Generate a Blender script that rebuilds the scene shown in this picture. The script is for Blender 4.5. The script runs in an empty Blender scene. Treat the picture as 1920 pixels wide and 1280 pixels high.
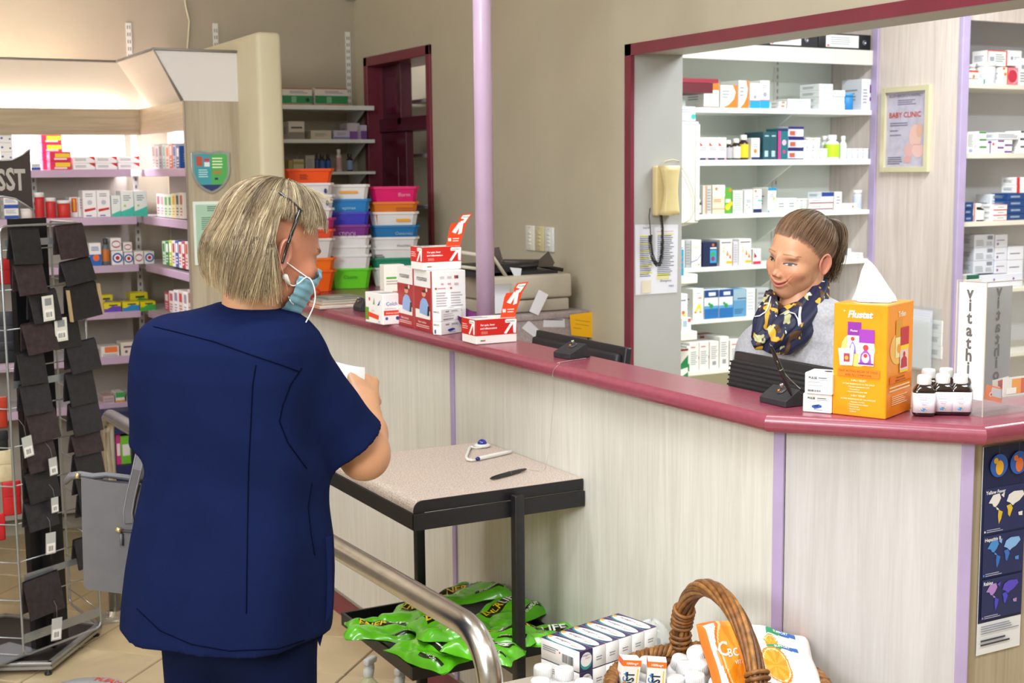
import bpy, math, random
import numpy as np
from mathutils import Vector, Matrix
R = random.Random(7)
S = bpy.context.scene
COL = S.collection
# ------------------------------------------------------------------ camera
CH = 1.62                                    # lens height above the floor
YAW, PITCH, ROLL, FPX = 0.49725, 0.12637, -0.00981, 2508.5
def cam_axes():
    cy, sy = math.cos(YAW), math.sin(YAW)
    f = Vector((sy*math.cos(PITCH), cy*math.cos(PITCH), -math.sin(PITCH)))
    r = Vector((cy, -sy, 0)); u = r.cross(f)
    r2 = math.cos(ROLL)*r + math.sin(ROLL)*u
    u2 = -math.sin(ROLL)*r + math.cos(ROLL)*u
    return r2, u2, f
CR, CU, CF = cam_axes()
cd = bpy.data.cameras.new('camera'); cam = bpy.data.objects.new('camera', cd); COL.objects.link(cam)
cam.matrix_world = Matrix(((CR.x, CU.x, -CF.x, 0), (CR.y, CU.y, -CF.y, 0), (CR.z, CU.z, -CF.z, CH), (0, 0, 0, 1)))
cd.sensor_width = 36; cd.lens = FPX/1920*36
cd.dof.use_dof = True; cd.dof.focus_distance = 2.8; cd.dof.aperture_fstop = 8
cd.clip_start = 0.05
S.camera = cam
S.view_settings.view_transform = 'Standard'; S.view_settings.look = 'None'
S.view_settings.gamma = 1; S.view_settings.use_curve_mapping = False
S.view_settings.exposure = 0.28
# ------------------------------------------------------------------ light
w = bpy.data.worlds.new('world'); S.world = w; w.use_nodes = True
w.node_tree.nodes['Background'].inputs[0].default_value = (0.9, 0.95, 1, 1)
w.node_tree.nodes['Background'].inputs[1].default_value = 0.35
def area(name, loc, rot, sx, sy, power, col):
    l = bpy.data.lights.new(name, 'AREA'); l.shape = 'RECTANGLE'; l.size = sx; l.size_y = sy
    l.energy = power; l.color = col
    o = bpy.data.objects.new(name, l); o.location = loc; o.rotation_euler = rot; COL.objects.link(o); return o
ZC = 2.95
FLUO = [(0.2, 0.6), (0.2, 3.2), (-1.8, 2.0), (0.9, 1.9), (1.9, 0.4)]
for i, (x, y) in enumerate(FLUO):
    area('ceiling_tube_light', (x, y, ZC-.06), (0, 0, 0), 1.2, .3, 21, (.93, .97, 1))
for i, (x, y) in enumerate([(3.85, 3.55), (4.2, 1.6)]):
    area('dispensary_tube_light', (x, y, ZC-.06), (0, 0, 0), 1.2, .3, 62, (.92, .99, 1))
# the photographer's flash, bounced high off the shop side
area('bounced_flash', (-1.9, .1, 2.35), (Vector((-1.9, .1, 2.35))-Vector((1.9, 2.9, 1.0))).to_track_quat('Z', 'Y').to_euler(), 1.2, .9, 100, (.95, .97, 1))
# lamp strip hidden behind the shelf pelmet
area('pelmet_tube_light', (.5, 6.03, 1.86), (0, 0, 0), 2.2, .05, 34, (1, .93, 1.0))
area('pelmet_up_light', (.2, 5.915, 1.885), (math.pi, 0, 0), 2.2, .03, 3.2, (1, .9, .72))
area('pelmet_top_light', (.0, 6.1, 1.99), (math.pi, 0, 0), 2.4, .1, 9, (1, .95, .70))

def ray(px, py): return CR*((px-960)/FPX) - CU*((py-640)/FPX) + CF
def on(px, py, ax, v):                       # the point of the plane axis=v seen there
    d = ray(px, py); o = Vector((0, 0, CH)); return o + d*((v-o[ax])/d[ax])
def dep(px, py, z): return Vector((0, 0, CH)) + ray(px, py)*z
FH = Vector((math.sin(YAW), math.cos(YAW), 0)); RH = Vector((math.cos(YAW), -math.sin(YAW), 0))
def ov(px, py, D):                           # the point seen there on the upright plane D metres ahead
    d = ray(px, py); return Vector((0, 0, CH)) + d*(D/d.dot(FH))
# ------------------------------------------------------------------ materials
def lin(c):
    if isinstance(c, str):
        c = c.lstrip('#'); c = [int(c[i:i+2], 16)/255 for i in (0, 2, 4)]
        c = [v/12.92 if v <= .04045 else ((v+.055)/1.055)**2.4 for v in c]
    return (*c[:3], 1)
MATS = {}
def M(col, rough=.5, metal=0, kind='plain', name=None, **k):
    key = (col, rough, metal, kind, tuple(sorted(k.items())))
    if key in MATS: return MATS[key]
    m = bpy.data.materials.new(name or kind+'_'+col.lstrip('#')); m.use_nodes = True
    nt = m.node_tree; b = nt.nodes['Principled BSDF']; N = nt.nodes.new; L = nt.links.new
    b.inputs['Base Color'].default_value = lin(col); b.inputs['Roughness'].default_value = rough
    b.inputs['Metallic'].default_value = metal
    if 'spec' in k: b.inputs['Specular IOR Level'].default_value = k['spec']
    if 'coat' in k: b.inputs['Coat Weight'].default_value = k['coat']
    if 'emit' in k: b.inputs['Emission Color'].default_value = lin(col); b.inputs['Emission Strength'].default_value = k['emit']
    if 'alpha' in k: b.inputs['Alpha'].default_value = k['alpha']
    if 'sss' in k:
        b.inputs['Subsurface Weight'].default_value = k['sss']; b.inputs['Subsurface Radius'].default_value = (.012, .005, .003); b.inputs['Subsurface Scale'].default_value = 1
    if 'trans' in k: b.inputs['Transmission Weight'].default_value = k['trans']; b.inputs['IOR'].default_value = k.get('ior', 1.45)
    if kind == 'plain': MATS[key] = m; return m
    tc = N('ShaderNodeTexCoord'); mp = N('ShaderNodeMapping'); L(tc.outputs['Object'], mp.inputs[0])
    nz = N('ShaderNodeTexNoise'); L(mp.outputs[0], nz.inputs[0])
    sc, var, bump = k.get('scale', 20), k.get('var', .06), k.get('bump', 0)
    nz.inputs['Scale'].default_value = sc; nz.inputs['Detail'].default_value = 5
    st = k.get('stretch')
    if st: mp.inputs['Scale'].default_value = st
    mix = N('ShaderNodeMix'); mix.data_type = 'RGBA'; 
    c = lin(col); c2 = lin(k['col2']) if 'col2' in k else (*[v*(1-var*3) for v in c[:3]], 1)
    c1 = c if 'col2' in k else (*[min(1, v*(1+var)) for v in c[:3]], 1)
    mix.inputs[6].default_value = c1; mix.inputs[7].default_value = c2
    rp = N('ShaderNodeValToRGB'); lo, hi = k.get('ramp', (.35, .75)); rp.color_ramp.elements[0].position = lo; rp.color_ramp.elements[1].position = hi
    L(nz.outputs[0], rp.inputs[0]); L(rp.outputs[0], mix.inputs[0]); L(mix.outputs[2], b.inputs['Base Color'])
    if bump:
        bp = N('ShaderNodeBump'); bp.inputs['Strength'].default_value = k.get('bstr', .35); bp.inputs['Distance'].default_value = bump
        n2 = N('ShaderNodeTexNoise'); L(mp.outputs[0], n2.inputs[0]); n2.inputs['Scale'].default_value = k.get('bscale', sc*4); n2.inputs['Detail'].default_value = 3
        L(n2.outputs[0], bp.inputs['Height']); L(bp.outputs[0], b.inputs['Normal'])
    MATS[key] = m; return m
def wood(name, c1, c2, axis='z', rough=.45, s=1.0):
    st = {'z': (26*s, 26*s, 1.1*s), 'x': (1.1*s, 26*s, 26*s), 'y': (26*s, 1.1*s, 26*s)}[axis]
    m = bpy.data.materials.new(name); m.use_nodes = True; nt = m.node_tree; b = nt.nodes['Principled BSDF']; N = nt.nodes.new; L = nt.links.new
    tc = N('ShaderNodeTexCoord'); mp = N('ShaderNodeMapping'); L(tc.outputs['Object'], mp.inputs[0]); mp.inputs['Scale'].default_value = st
    a = N('ShaderNodeTexNoise'); L(mp.outputs[0], a.inputs[0]); a.inputs['Scale'].default_value = 1; a.inputs['Detail'].default_value = 6; a.inputs['Distortion'].default_value = 1.3
    mp2 = N('ShaderNodeMapping'); L(tc.outputs['Object'], mp2.inputs[0]); mp2.inputs['Scale'].default_value = tuple(v*6 for v in st)
    f = N('ShaderNodeTexNoise'); L(mp2.outputs[0], f.inputs[0]); f.inputs['Scale'].default_value = 1; f.inputs['Detail'].default_value = 3
    ad = N('ShaderNodeMath'); ad.operation = 'ADD'; L(a.outputs[0], ad.inputs[0])
    mu = N('ShaderNodeMath'); mu.operation = 'MULTIPLY'; mu.inputs[1].default_value = .45; L(f.outputs[0], mu.inputs[0]); L(mu.outputs[0], ad.inputs[1])
    rp = N('ShaderNodeValToRGB'); rp.color_ramp.elements[0].position = .5; rp.color_ramp.elements[1].position = .92
    rp.color_ramp.elements[0].color = lin(c1); rp.color_ramp.elements[1].color = lin(c2)
    L(ad.outputs[0], rp.inputs[0]); L(rp.outputs[0], b.inputs['Base Color']); b.inputs['Roughness'].default_value = rough
    bp = N('ShaderNodeBump'); bp.inputs['Strength'].default_value = .12; bp.inputs['Distance'].default_value = .002; L(f.outputs[0], bp.inputs['Height']); L(bp.outputs[0], b.inputs['Normal'])
    return m
# ------------------------------------------------------------------ mesh builder
class MB:
    def __init__(s): s.v = []; s.f = []; s.m = []; s.sm = []; s.mats = []
    def mi(s, m):
        if isinstance(m, str): m = M(m)
        if m not in s.mats: s.mats.append(m)
        return s.mats.index(m)
    def add(s, vs, fs, m, T=None, smooth=False):
        o = len(s.v); i = s.mi(m)
        if T is not None: vs = [tuple(T @ Vector(v)) for v in vs]
        s.v += [tuple(v) for v in vs]; s.f += [tuple(o+a for a in f) for f in fs]
        s.m += [i]*len(fs); s.sm += [smooth]*len(fs); return s
    def box(s, a, b, m, T=None):
        (x0, y0, z0), (x1, y1, z1) = a, b
        vs = [(x0,y0,z0),(x1,y0,z0),(x1,y1,z0),(x0,y1,z0),(x0,y0,z1),(x1,y0,z1),(x1,y1,z1),(x0,y1,z1)]
        return s.add(vs, [(0,3,2,1),(4,5,6,7),(0,1,5,4),(1,2,6,5),(2,3,7,6),(3,0,4,7)], m, T)
    def rbox(s, a, b, m, r=.004, T=None, seg=2):
        import bmesh
        bm = bmesh.new(); bmesh.ops.create_cube(bm, size=1)
        for v in bm.verts: v.co = Vector([(a[i]+b[i])/2 + v.co[i]*(b[i]-a[i]) for i in range(3)])
        bmesh.ops.bevel(bm, geom=bm.edges[:], offset=r, segments=seg, affect='EDGES', profile=.5)
        bm.verts.index_update(); vs = [tuple(v.co) for v in bm.verts]; fs = [tuple(v.index for v in f.verts) for f in bm.faces]; bm.free()
        return s.add(vs, fs, m, T, True)
    def prism(s, poly, h0, h1, m, T=None, smooth=False, ax=2):
        n = len(poly)
        def mk(p, h): return {2: (p[0], p[1], h), 1: (p[0], h, p[1]), 0: (h, p[0], p[1])}[ax]
        vs = [mk(p, h0) for p in poly] + [mk(p, h1) for p in poly]
        fs = [tuple(range(n))[::-1], tuple(range(n, 2*n))] + [(i, (i+1) % n, n+(i+1) % n, n+i) for i in range(n)]
        return s.add(vs, fs, m, T, smooth)
    def lathe(s, prof, m, n=20, T=None, smooth=True, sx=1, sy=1, p=1):
        vs = []; fs = []
        for (r, z) in prof:
            for i in range(n):
                t = 2*math.pi*i/n; c, d = math.cos(t), math.sin(t)
                if p != 1: c = math.copysign(abs(c)**p, c); d = math.copysign(abs(d)**p, d)
                vs.append((r*c*sx, r*d*sy, z))
        for j in range(len(prof)-1):
            for i in range(n): a = j*n+i; b = j*n+(i+1) % n; fs.append((a, b, b+n, a+n))
        fs.append(tuple(range(n))[::-1]); k = (len(prof)-1)*n; fs.append(tuple(range(k, k+n)))
        return s.add(vs, fs, m, T, smooth)
    def tube(s, pts, r, m, n=8, closed=False, T=None, cap=True):
        pts = [Vector(p) for p in pts]; N = len(pts); vs = []; fs = []
        rs = r if isinstance(r, (list, tuple)) else [r]*N
        u = None
        for i, p in enumerate(pts):
            if closed: d = pts[(i+1) % N]-pts[i-1]
            else: d = pts[min(i+1, N-1)]-pts[max(i-1, 0)]
            if d.length < 1e-9: d = Vector((0, 0, 1))
            d.normalize()
            if u is None: u = d.orthogonal().normalized()
            u = (u - d*u.dot(d)); u = u.normalized() if u.length > 1e-6 else d.orthogonal().normalized()
            w_ = d.cross(u)
            for k in range(n): t = 2*math.pi*k/n; vs.append(p + (u*math.cos(t)+w_*math.sin(t))*rs[i])
        for i in range(N if closed else N-1):
            for k in range(n): a = i*n+k; b = i*n+(k+1) % n; c = ((i+1) % N)*n; fs.append((a, b, c+(k+1) % n, c+k))
        if cap and not closed: fs.append(tuple(range(n))[::-1]); fs.append(tuple(range((N-1)*n, N*n)))
        return s.add(vs, fs, m, T, True)
    def grid(s, P, m, T=None, smooth=True, closed=False):
        P = np.asarray(P); a, b = P.shape[:2]; fs = []
        for i in range(a-1):
            for j in range(b if closed else b-1): k = (j+1) % b; fs.append((i*b+j, i*b+k, (i+1)*b+k, (i+1)*b+j))
        return s.add([tuple(map(float, p)) for p in P.reshape(-1, 3)], fs, m, T, smooth)
    # flat print: fr = (origin, u vector, v vector) spans the face, coordinates 0..1
    def rect(s, fr, u0, v0, u1, v1, m, e=.0004): return s.poly(fr, [(u0, v0), (u1, v0), (u1, v1), (u0, v1)], m, e)
    def poly(s, fr, pts, m, e=.0004):
        o, u, v = fr; n = u.cross(v).normalized()*e
        return s.add([o+u*a+v*b+n for a, b in pts], [tuple(range(len(pts)))], m)
    def disc(s, fr, cu, cv, r, m, e=.0006, ru=None, n=18, a0=0, a1=360):
        o, u, v = fr; k = u.length/v.length
        pts = [(cu+(ru or r)/k*math.cos(math.radians(a0+(a1-a0)*i/n)) if ru is None else cu+ru*math.cos(math.radians(a0+(a1-a0)*i/n)), cv+r*math.sin(math.radians(a0+(a1-a0)*i/n))) for i in range(n)]
        return s.poly(fr, pts, m, e)
    def text(s, fr, txt, u, v, size, m, al='l', e=.0007, sx=1, bold=0, shear=0, rot=0, mirror=False, maxw=None):
        o, U, V = fr; h = V.length; n = U.cross(V).normalized()
        vs, fs, wd = glyphs(txt, bold, shear)
        k = size*h
        if maxw: sx = min(sx, maxw*U.length/(wd*k+1e-9))
        off = {'l': 0, 'c': -wd/2, 'r': -wd}[al]
        un, vn = U.normalized(), V.normalized(); c, d = math.cos(rot), math.sin(rot)
        O = o+U*u+V*v+n*e; out = []
        for x, y in vs:
            a = (x+off)*k*sx; b = y*k
            if mirror: a = -a
            out.append(O + un*(a*c-b*d) + vn*(a*d+b*c))
        return s.add(out, fs, m)
    def obj(s, name, parent=None, label=None, cat=None, group=None, kind=None, loc=None, rz=None, T=None, bevel=0):
        me = bpy.data.meshes.new(name); me.from_pydata(s.v, [], s.f)
        for m in s.mats: me.materials.append(m)
        if me.polygons:
            me.polygons.foreach_set('material_index', s.m); me.polygons.foreach_set('use_smooth', s.sm)
        me.update()
        o = bpy.data.objects.new(name, me); COL.objects.link(o)
        if bevel:
            b = o.modifiers.new('bevel', 'BEVEL'); b.width = bevel; b.segments = 2; b.limit_method = 'ANGLE'; b.harden_normals = False
        return fin(o, parent, label, cat, group, kind, loc, rz, T)
def fin(o, parent=None, label=None, cat=None, group=None, kind=None, loc=None, rz=None, T=None):
    if parent: o.parent = parent
    if label: o['label'] = label
    if cat: o['category'] = cat
    if group: o['group'] = group
    if kind: o['kind'] = kind
    if T is not None: o.matrix_world = T
    if loc is not None: o.location = loc
    if rz is not None: o.rotation_euler = (0, 0, rz)
    return o
def empty(name, label, cat, loc=(0, 0, 0), rz=0, group=None, T=None):
    o = bpy.data.objects.new(name, None); COL.objects.link(o); o.empty_display_size = .05
    return fin(o, None, label, cat, group, None, None if T is not None else loc, None if T is not None else rz, T)
GC = {}
def glyphs(txt, bold=0, shear=0):
    key = (txt, bold, shear)
    if key in GC: return GC[key]
    c = bpy.data.curves.new('t', 'FONT'); c.body = txt; c.size = 1; c.resolution_u = 2; c.fill_mode = 'FRONT'; c.offset = bold; c.shear = shear
    o = bpy.data.objects.new('t', c); me = bpy.data.meshes.new_from_object(o)
    vs = [(v.co.x, v.co.y) for v in me.vertices]; fs = [tuple(p.vertices) for p in me.polygons]
    # the flat faces may wind either way: make them look along +z
    out = []
    for f in fs:
        a = sum(vs[f[i]][0]*vs[f[(i+1) % len(f)]][1]-vs[f[(i+1) % len(f)]][0]*vs[f[i]][1] for i in range(len(f)))
        out.append(f if a > 0 else f[::-1])
    wd = max([v[0] for v in vs], default=.1)
    bpy.data.objects.remove(o); bpy.data.curves.remove(c); bpy.data.meshes.remove(me)
    GC[key] = (vs, out, wd); return GC[key]
def frames(w, d, h):                         # print frames of a box centred in x,y standing on z=0
    V_ = Vector
    return {'F': (V_((-w/2, -d/2, 0)), V_((w, 0, 0)), V_((0, 0, h))), 'B': (V_((w/2, d/2, 0)), V_((-w, 0, 0)), V_((0, 0, h))),
            'R': (V_((w/2, -d/2, 0)), V_((0, d, 0)), V_((0, 0, h))), 'L': (V_((-w/2, d/2, 0)), V_((0, -d, 0)), V_((0, 0, h))),
            'T': (V_((-w/2, -d/2, h)), V_((w, 0, 0)), V_((0, d, 0)))}
def draw(mb, fr, el):
    for n_, e in enumerate(el):
        k = e[0]; dz = n_*.00007         # later print lies a hair above earlier print
        def up(d, e0): d = dict(d); d['e'] = d.get('e', e0)+dz; return d
        if k == 'r': mb.rect(fr, *e[1:5], M(e[5]) if isinstance(e[5], str) else e[5], (e[6] if len(e) > 6 else .0004)+dz)
        elif k == 't': mb.text(fr, e[1], e[2], e[3], e[4], M(e[5]), **up(e[6] if len(e) > 6 else {}, .0007))
        elif k == 'c': mb.disc(fr, e[1], e[2], e[3], M(e[4]), **up(e[5] if len(e) > 5 else {}, .0006))
        elif k == 'p': mb.poly(fr, e[1], M(e[2]), (e[3] if len(e) > 3 else .0005)+dz)
        elif k == 'lines':                   # small print: rows of thin dashes
            _, u0, v0, u1, v1, n, c = e[:7]; rr = random.Random(n*7+int(u0*99))
            for i in range(n):
                v = v1-(v1-v0)*(i+.5)/n; mb.rect(fr, u0, v-(v1-v0)/n*.22, u0+(u1-u0)*rr.uniform(.7, 1), v+(v1-v0)/n*.22, M(c), .0005+dz)
        elif k == 'bars':
            _, u0, v0, u1, v1, n, c = e[:7]; rr = random.Random(n)
            for i in range(n): u = u0+(u1-u0)*i/n; mb.rect(fr, u, v0, u+(u1-u0)/n*rr.uniform(.3, .75), v1, M(c), .0005+dz)
CARD = dict(rough=.42)
def carton(name, w, d, h, base, faces, **k):
    mb = MB(); g = .0006
    mb.rbox((-w/2, -d/2, 0), (w/2, d/2, h), M(base, .42) if isinstance(base, str) else base, min(.0016, w*.04), seg=1); mb.sm = [False]*len(mb.sm)
    fr = frames(w, d, h)
    for f, el in faces.items():
        for q in f: draw(mb, fr[q], el)
    return mb.obj(name, **k)
# ------------------------------------------------------------------ palette
PAINT = M('#bdb59f', .75, kind='paint', scale=3, var=.03, bump=.0015, bscale=160, ramp=(.3, .8), name='beige wall paint')
PAINT2 = M('#c3bdb0', .7, kind='paint', scale=3, var=.02, bump=.001, bscale=160, name='pale jamb paint')
WHITE = M('#e6e6e2', .5, kind='paint', scale=4, var=.02, name='white board')
SHELFW = M('#eef2ee', .4, kind='paint', scale=6, var=.01, name='white shelf laminate')
LILAC = M('#ab9abf', .4, kind='paint', scale=8, var=.03, name='lilac lacquer')
PINKL = M('#c6abc6', .45, kind='paint', scale=8, var=.03, name='lilac shelf edge')
MAROON = M('#7a2b3c', .35, kind='paint', scale=8, var=.04, name='maroon trim paint')
MARD = M('#4a0a22', .3, kind='paint', scale=5, var=.05, name='dark maroon gloss')
TOPM = M('#8e4253', .26, kind='lam', scale=60, var=.03, bump=.0003, bscale=400, spec=.5, name='maroon counter laminate')
OAK = wood('pale oak laminate', '#dcdad0', '#cdcac0', s=1.6)
OAKW = wood('white oak laminate', '#c6c4c4', '#b9b6b5', s=1.6)
OAKD = wood('oak fascia laminate', '#b7a78c', '#9c8a70', 'x')
OAKE = wood('oak end panel', '#b9ad98', '#a3957e')
OAKP = wood('pinkish pale oak', '#dccfcb', '#c6b7b2')
STEEL = M('#cccac6', .26, 1, kind='steel', scale=30, var=.05, name='brushed stainless steel', stretch=(1, 1, 1))
CHROME = M('#9aa0a4', .3, .8, name='zinc wire')
BLACK = M('#17161a', .45, kind='paint', scale=30, var=.1, name='black enamel')
# ================================================================== the setting
XB, YA = 2.55, 6.30                          # wall with the door / far left wall
HC = 1.151                                   # counter height
def struct(mb, name, **k): return mb.obj(name, kind='structure', **k)
X0, X1, Y0 = -3.0, 6.4, -2.6
# floor: tiles laid on the diagonal, each its own piece; a bed of grout below
fl = MB().box((X0, Y0, -.05), (X1, 7.0, -.004), M('#5b5142', .9)); fo = struct(fl, 'floor')
TS = .33; ang = math.radians(45.0); ca, sa = math.cos(ang), math.sin(ang)
tile_m = [M(c, .32, kind='tile', scale=5, var=.05, name='beige floor tile '+str(i)) for i, c in enumerate(('#c0ac86', '#bca77f', '#c4b08c'))]
org = on(309, 1230, 2, 0) + Vector((0, TS*.7071, 0))
tme = []
for m in tile_m:
    a = TS/2-.0025; b = a-.003; mb = MB()
    mb.add([(-a,-a,-.006),(a,-a,-.006),(a,a,-.006),(-a,a,-.006),(-b,-b,0),(b,-b,0),(b,b,0),(-b,b,0)], [(4,5,6,7),(0,1,5,4),(1,2,6,5),(2,3,7,6),(3,0,4,7)], m)
    o = mb.obj('tile'); tme.append(o.data); bpy.data.objects.remove(o)
far = MB()
for i in range(-16, 22):
    for j in range(-16, 22):
        gx, gy = (i)*TS, (j)*TS
        x = org.x+gx*ca-gy*sa; y = org.y+gx*sa+gy*ca
        if not (X0+.25 < x < X1-.25 and Y0+.25 < y < 6.35): continue
        rel = Vector((x, y, -CH)); z = rel.dot(CF)
        px = 960+FPX*rel.dot(CR)/z if z > .5 else -9e9
        py = 640-FPX*rel.dot(CU)/z if z > .5 else 9e9
        if -120 < px < 2040 and 200 < py < 1500 and x < 1.9:
            o = bpy.data.objects.new('tile', tme[(i*7+j*3) % 3]); COL.objects.link(o); o.parent = fo; o.location = (x, y, 0); o.rotation_euler = (0, 0, ang)
        else:
            a = TS/2-.0025; far.add([(-a,-a,0),(a,-a,0),(a,a,0),(-a,a,0)], [(0,1,2,3)], tile_m[0], Matrix.Translation((x, y, 0)) @ Matrix.Rotation(ang, 4, 'Z'))
far.obj('tile_field', fo, kind='stuff')
struct(MB().box((X0, Y0, ZC), (X1, 7.0, ZC+.1), M('#e9e6df', .9, name='white ceiling')), 'ceiling')
struct(MB().box((X0, YA, 0), (XB+.02, YA+.15, ZC), M('#b0a794', .75, kind='paint', scale=3, var=.03, bump=.001, bscale=150, name='wall paint far')), 'wall_back')
struct(MB().box((X0-.15, Y0, 0), (X0, 7.0, ZC), PAINT), 'wall_left')
struct(MB().box((X0, Y0-.15, 0), (X1, Y0, ZC), M('#d6d0c2', .8)), 'wall_front')
struct(MB().box((X1, Y0, 0), (X1+.15, 7.0, ZC), M('#d6d0c2', .8)), 'wall_right')
# wall with door opening and dispensary opening
oy = on(1174, 400, 0, XB).y; oz = on(1174, 86, 0, XB).z          # edge of trim
da, db = on(692, 200, 0, XB).y, on(806, 300, 0, XB).y            # door opening far / near
dz = on(800, 100, 0, XB).z
WT = .21; mb = MB()
mb.box((XB, da, 0), (XB+WT, YA+.3, ZC), PAINT); mb.box((XB, db, dz), (XB+WT, da, ZC), PAINT)
mb.box((XB, oy, 0), (XB+WT, db, ZC), PAINT); mb.box((XB, Y0, oz), (XB+WT, oy, ZC), PAINT)
wb = struct(mb, 'wall_right_partition')
# reveal lining (paler) and maroon edge trim of the opening
ri = MB(); ri.box((XB+.004, oy-.03, 0), (XB+WT+.002, oy+.001, oz-.02), M('#aeaeac', .55, kind='paint', scale=3, var=.02, name='white reveal')); ri.box((XB+.004, Y0, oz-.026), (XB+WT+.002, oy, oz), M('#aeaeac', .55, kind='paint', scale=3, var=.02, name='white reveal'))
struct(ri, 'trim_1')
tr = MB(); tr.box((XB-.006, oy-.036, 0), (XB+.008, oy+.002, oz+.004), MAROON); tr.box((XB-.006, Y0, oz-.034), (XB+.008, oy+.002, oz+.004), MAROON)
struct(tr, 'trim_2')
# ---- door: maroon frame, transom bar, an open panelled leaf and the store room behind
dn = MB(); t = .035
dn.box((XB-.012, da-t*.2, 0), (XB+WT+.01, da+t, dz+t), MAROON); dn.box((XB-.012, db-t, 0), (XB+WT+.01, db+t*.2, dz+t), MAROON)
dn.box((XB-.012, db-t, dz-.01), (XB+WT+.01, da+t, dz+t), MAROON)
door = struct(dn, 'door_1', bevel=.003)
zt = on(745, 236, 0, XB+.1).z
MB().box((XB+.05, db-.02, zt-.03), (XB+.15, da+.01, zt+.035), MARD).obj('transom_bar', door, bevel=.003)
lf = MB(); lw = (da-db)*.43
lf.box((XB+.06, da-lw, .01), (XB+.10, da, zt-.03), MARD)
for z0, z1 in ((.15, .75), (.9, zt-.15)): lf.box((XB+.052, da-lw+.08, z0), (XB+.062, da-.07, z1), MARD)
lf.obj('door_leaf', door, bevel=.004)
fx = MB(); fx.box((XB+.07, da-lw*.75, zt+.02), (XB+.10, da, dz), MARD); fx.box((XB+.062, da-lw*.66, zt+.06), (XB+.072, da-.06, dz-.06), M('#5c1a33', .15, name='maroon glazed panel'))
fx.box((XB+.05, da-lw*.9, zt), (XB+.11, da-lw*.75, dz), MARD)
fx.obj('transom_panel', door, bevel=.003)
# store room behind the door
sb = MB(); sb.box((XB+WT, 6.22, 0), (XB+1.1, 6.3, ZC), PAINT2); sb.box((XB+1.0, 5.3, 0), (XB+1.1, 6.2, ZC), PAINT2)
struct(sb, 'wall_storeroom')
for i, (y1, y2) in enumerate(((185, 191), (288, 294), (385, 391))):
    z1, z0 = on(790, y1, 1, 6.0).z, on(790, y2, 1, 6.0).z
    MB().box((XB+WT+.02, 5.95, z0), (XB+.98, 6.2, z1), M('#cfd0cc', .5)).obj('storeroom_shelf', label=('upper', 'middle', 'lower')[i]+' white shelf seen through the maroon door opening', cat='shelf', group='storeroom shelves')
mb = MB().box((XB+.36, 5.98, on(790, 287, 1, 6.0).z), (XB+.62, 6.15, on(790, 252, 1, 6.0).z), '#6a4a34'); mb.obj('cardboard_box', label='brown cardboard box on middle storeroom shelf behind maroon door', cat='box')
mb = MB().box((XB+.36, 5.98, on(790, 184, 1, 6.0).z), (XB+.62, 6.15, on(790, 145, 1, 6.0).z), '#7a5238'); mb.obj('cardboard_box', label='brown cardboard box on upper storeroom shelf behind maroon door', cat='box')
area('storeroom_light', (XB+.55, 5.7, 2.6), (0, 0, 0), .4, .2, 5, (1, .97, .9))  # added fill that lightens the dark door opening; stands for no known lamp
# stub wall at the end of the counter
ye = 4.9; sx0 = on(485, 200, 1, ye).x; sx1 = on(534, 250, 1, ye).x; sz = on(510, 60, 1, ye).z
mb = MB(); mb.rbox((sx0, ye, 0), (sx1, YA, sz), M('#cfc6a8', .55, kind='paint', scale=3, var=.02, name='cream stub wall'), .018, seg=3)
struct(mb, 'wall_stub')
# ================================================================== service counter
FX = 1.70                                    # face of the counter
LX = 1.637                                   # nose of the worktop
c2 = on(1468, 775, 2, HC); c3 = on(1815, 793, 2, HC)
YE = ye
def nose(mb, pts, w, m, th=.036):            # bullnosed slab along a polyline, outer edge = pts, w = depth inward list
    n = len(pts); prof = [(0, -th/2)]
    prof = [( .014-.014*math.sin(a), -th/2 + th/2*math.cos(a)) for a in [math.pi*i/22 for i in range(23)]]
    rings = []
    for (p, wv) in zip(pts, w):
        p = Vector((p[0], p[1], 0)); wv = Vector((wv[0], wv[1], 0)); L = wv.length; d = wv/L; k = L
        ring = [p + d*o*1.0 + Vector((0, 0, HC+z)) for o, z in prof]
        ring = [p+wv+Vector((0, 0, HC))] + ring + [p+wv+Vector((0, 0, HC-th))]
        rings.append(ring)
    m_ = len(rings[0]); vs = [v for r in rings for v in r]; fs = []
    for i in range(n-1):
        for j in range(m_): a = i*m_+j; b = i*m_+(j+1) % m_; fs.append((a, b, b+m_, a+m_))
    fs.append(tuple(range(m_))[::-1]); fs.append(tuple(range((n-1)*m_, n*m_)))
    mb.add(vs, fs, m, smooth=False)
counter = empty('service_counter', 'long bar counter with pale oak front, lilac strips and maroon top', 'counter', (FX, 3, 0))
cinv = Matrix.Translation((-FX, -3, 0))
def cpart(mb, name, bevel=0, **k):
    mb.v = [(a-FX, b-3, c) for a, b, c in mb.v]; return mb.obj(name, counter, bevel=bevel, **k)
P1 = (LX, YE); P2 = (LX, c2.y+.01); P3 = (c3.x, c3.y-.045); P4 = (X1-.02, P3[1])
d45 = .14
mb = MB(); nose(mb, [P1, P2], [(.15, 0), (.155, .03)], TOPM); cpart(mb, 'worktop')
mb = MB(); nose(mb, [P2, P3], [(.155, .03), (.07, .20)], TOPM); cpart(mb, 'worktop')
mb = MB(); nose(mb, [P3, P4], [(.07, .20), (.07, .20)], TOPM); cpart(mb, 'worktop')
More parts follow.
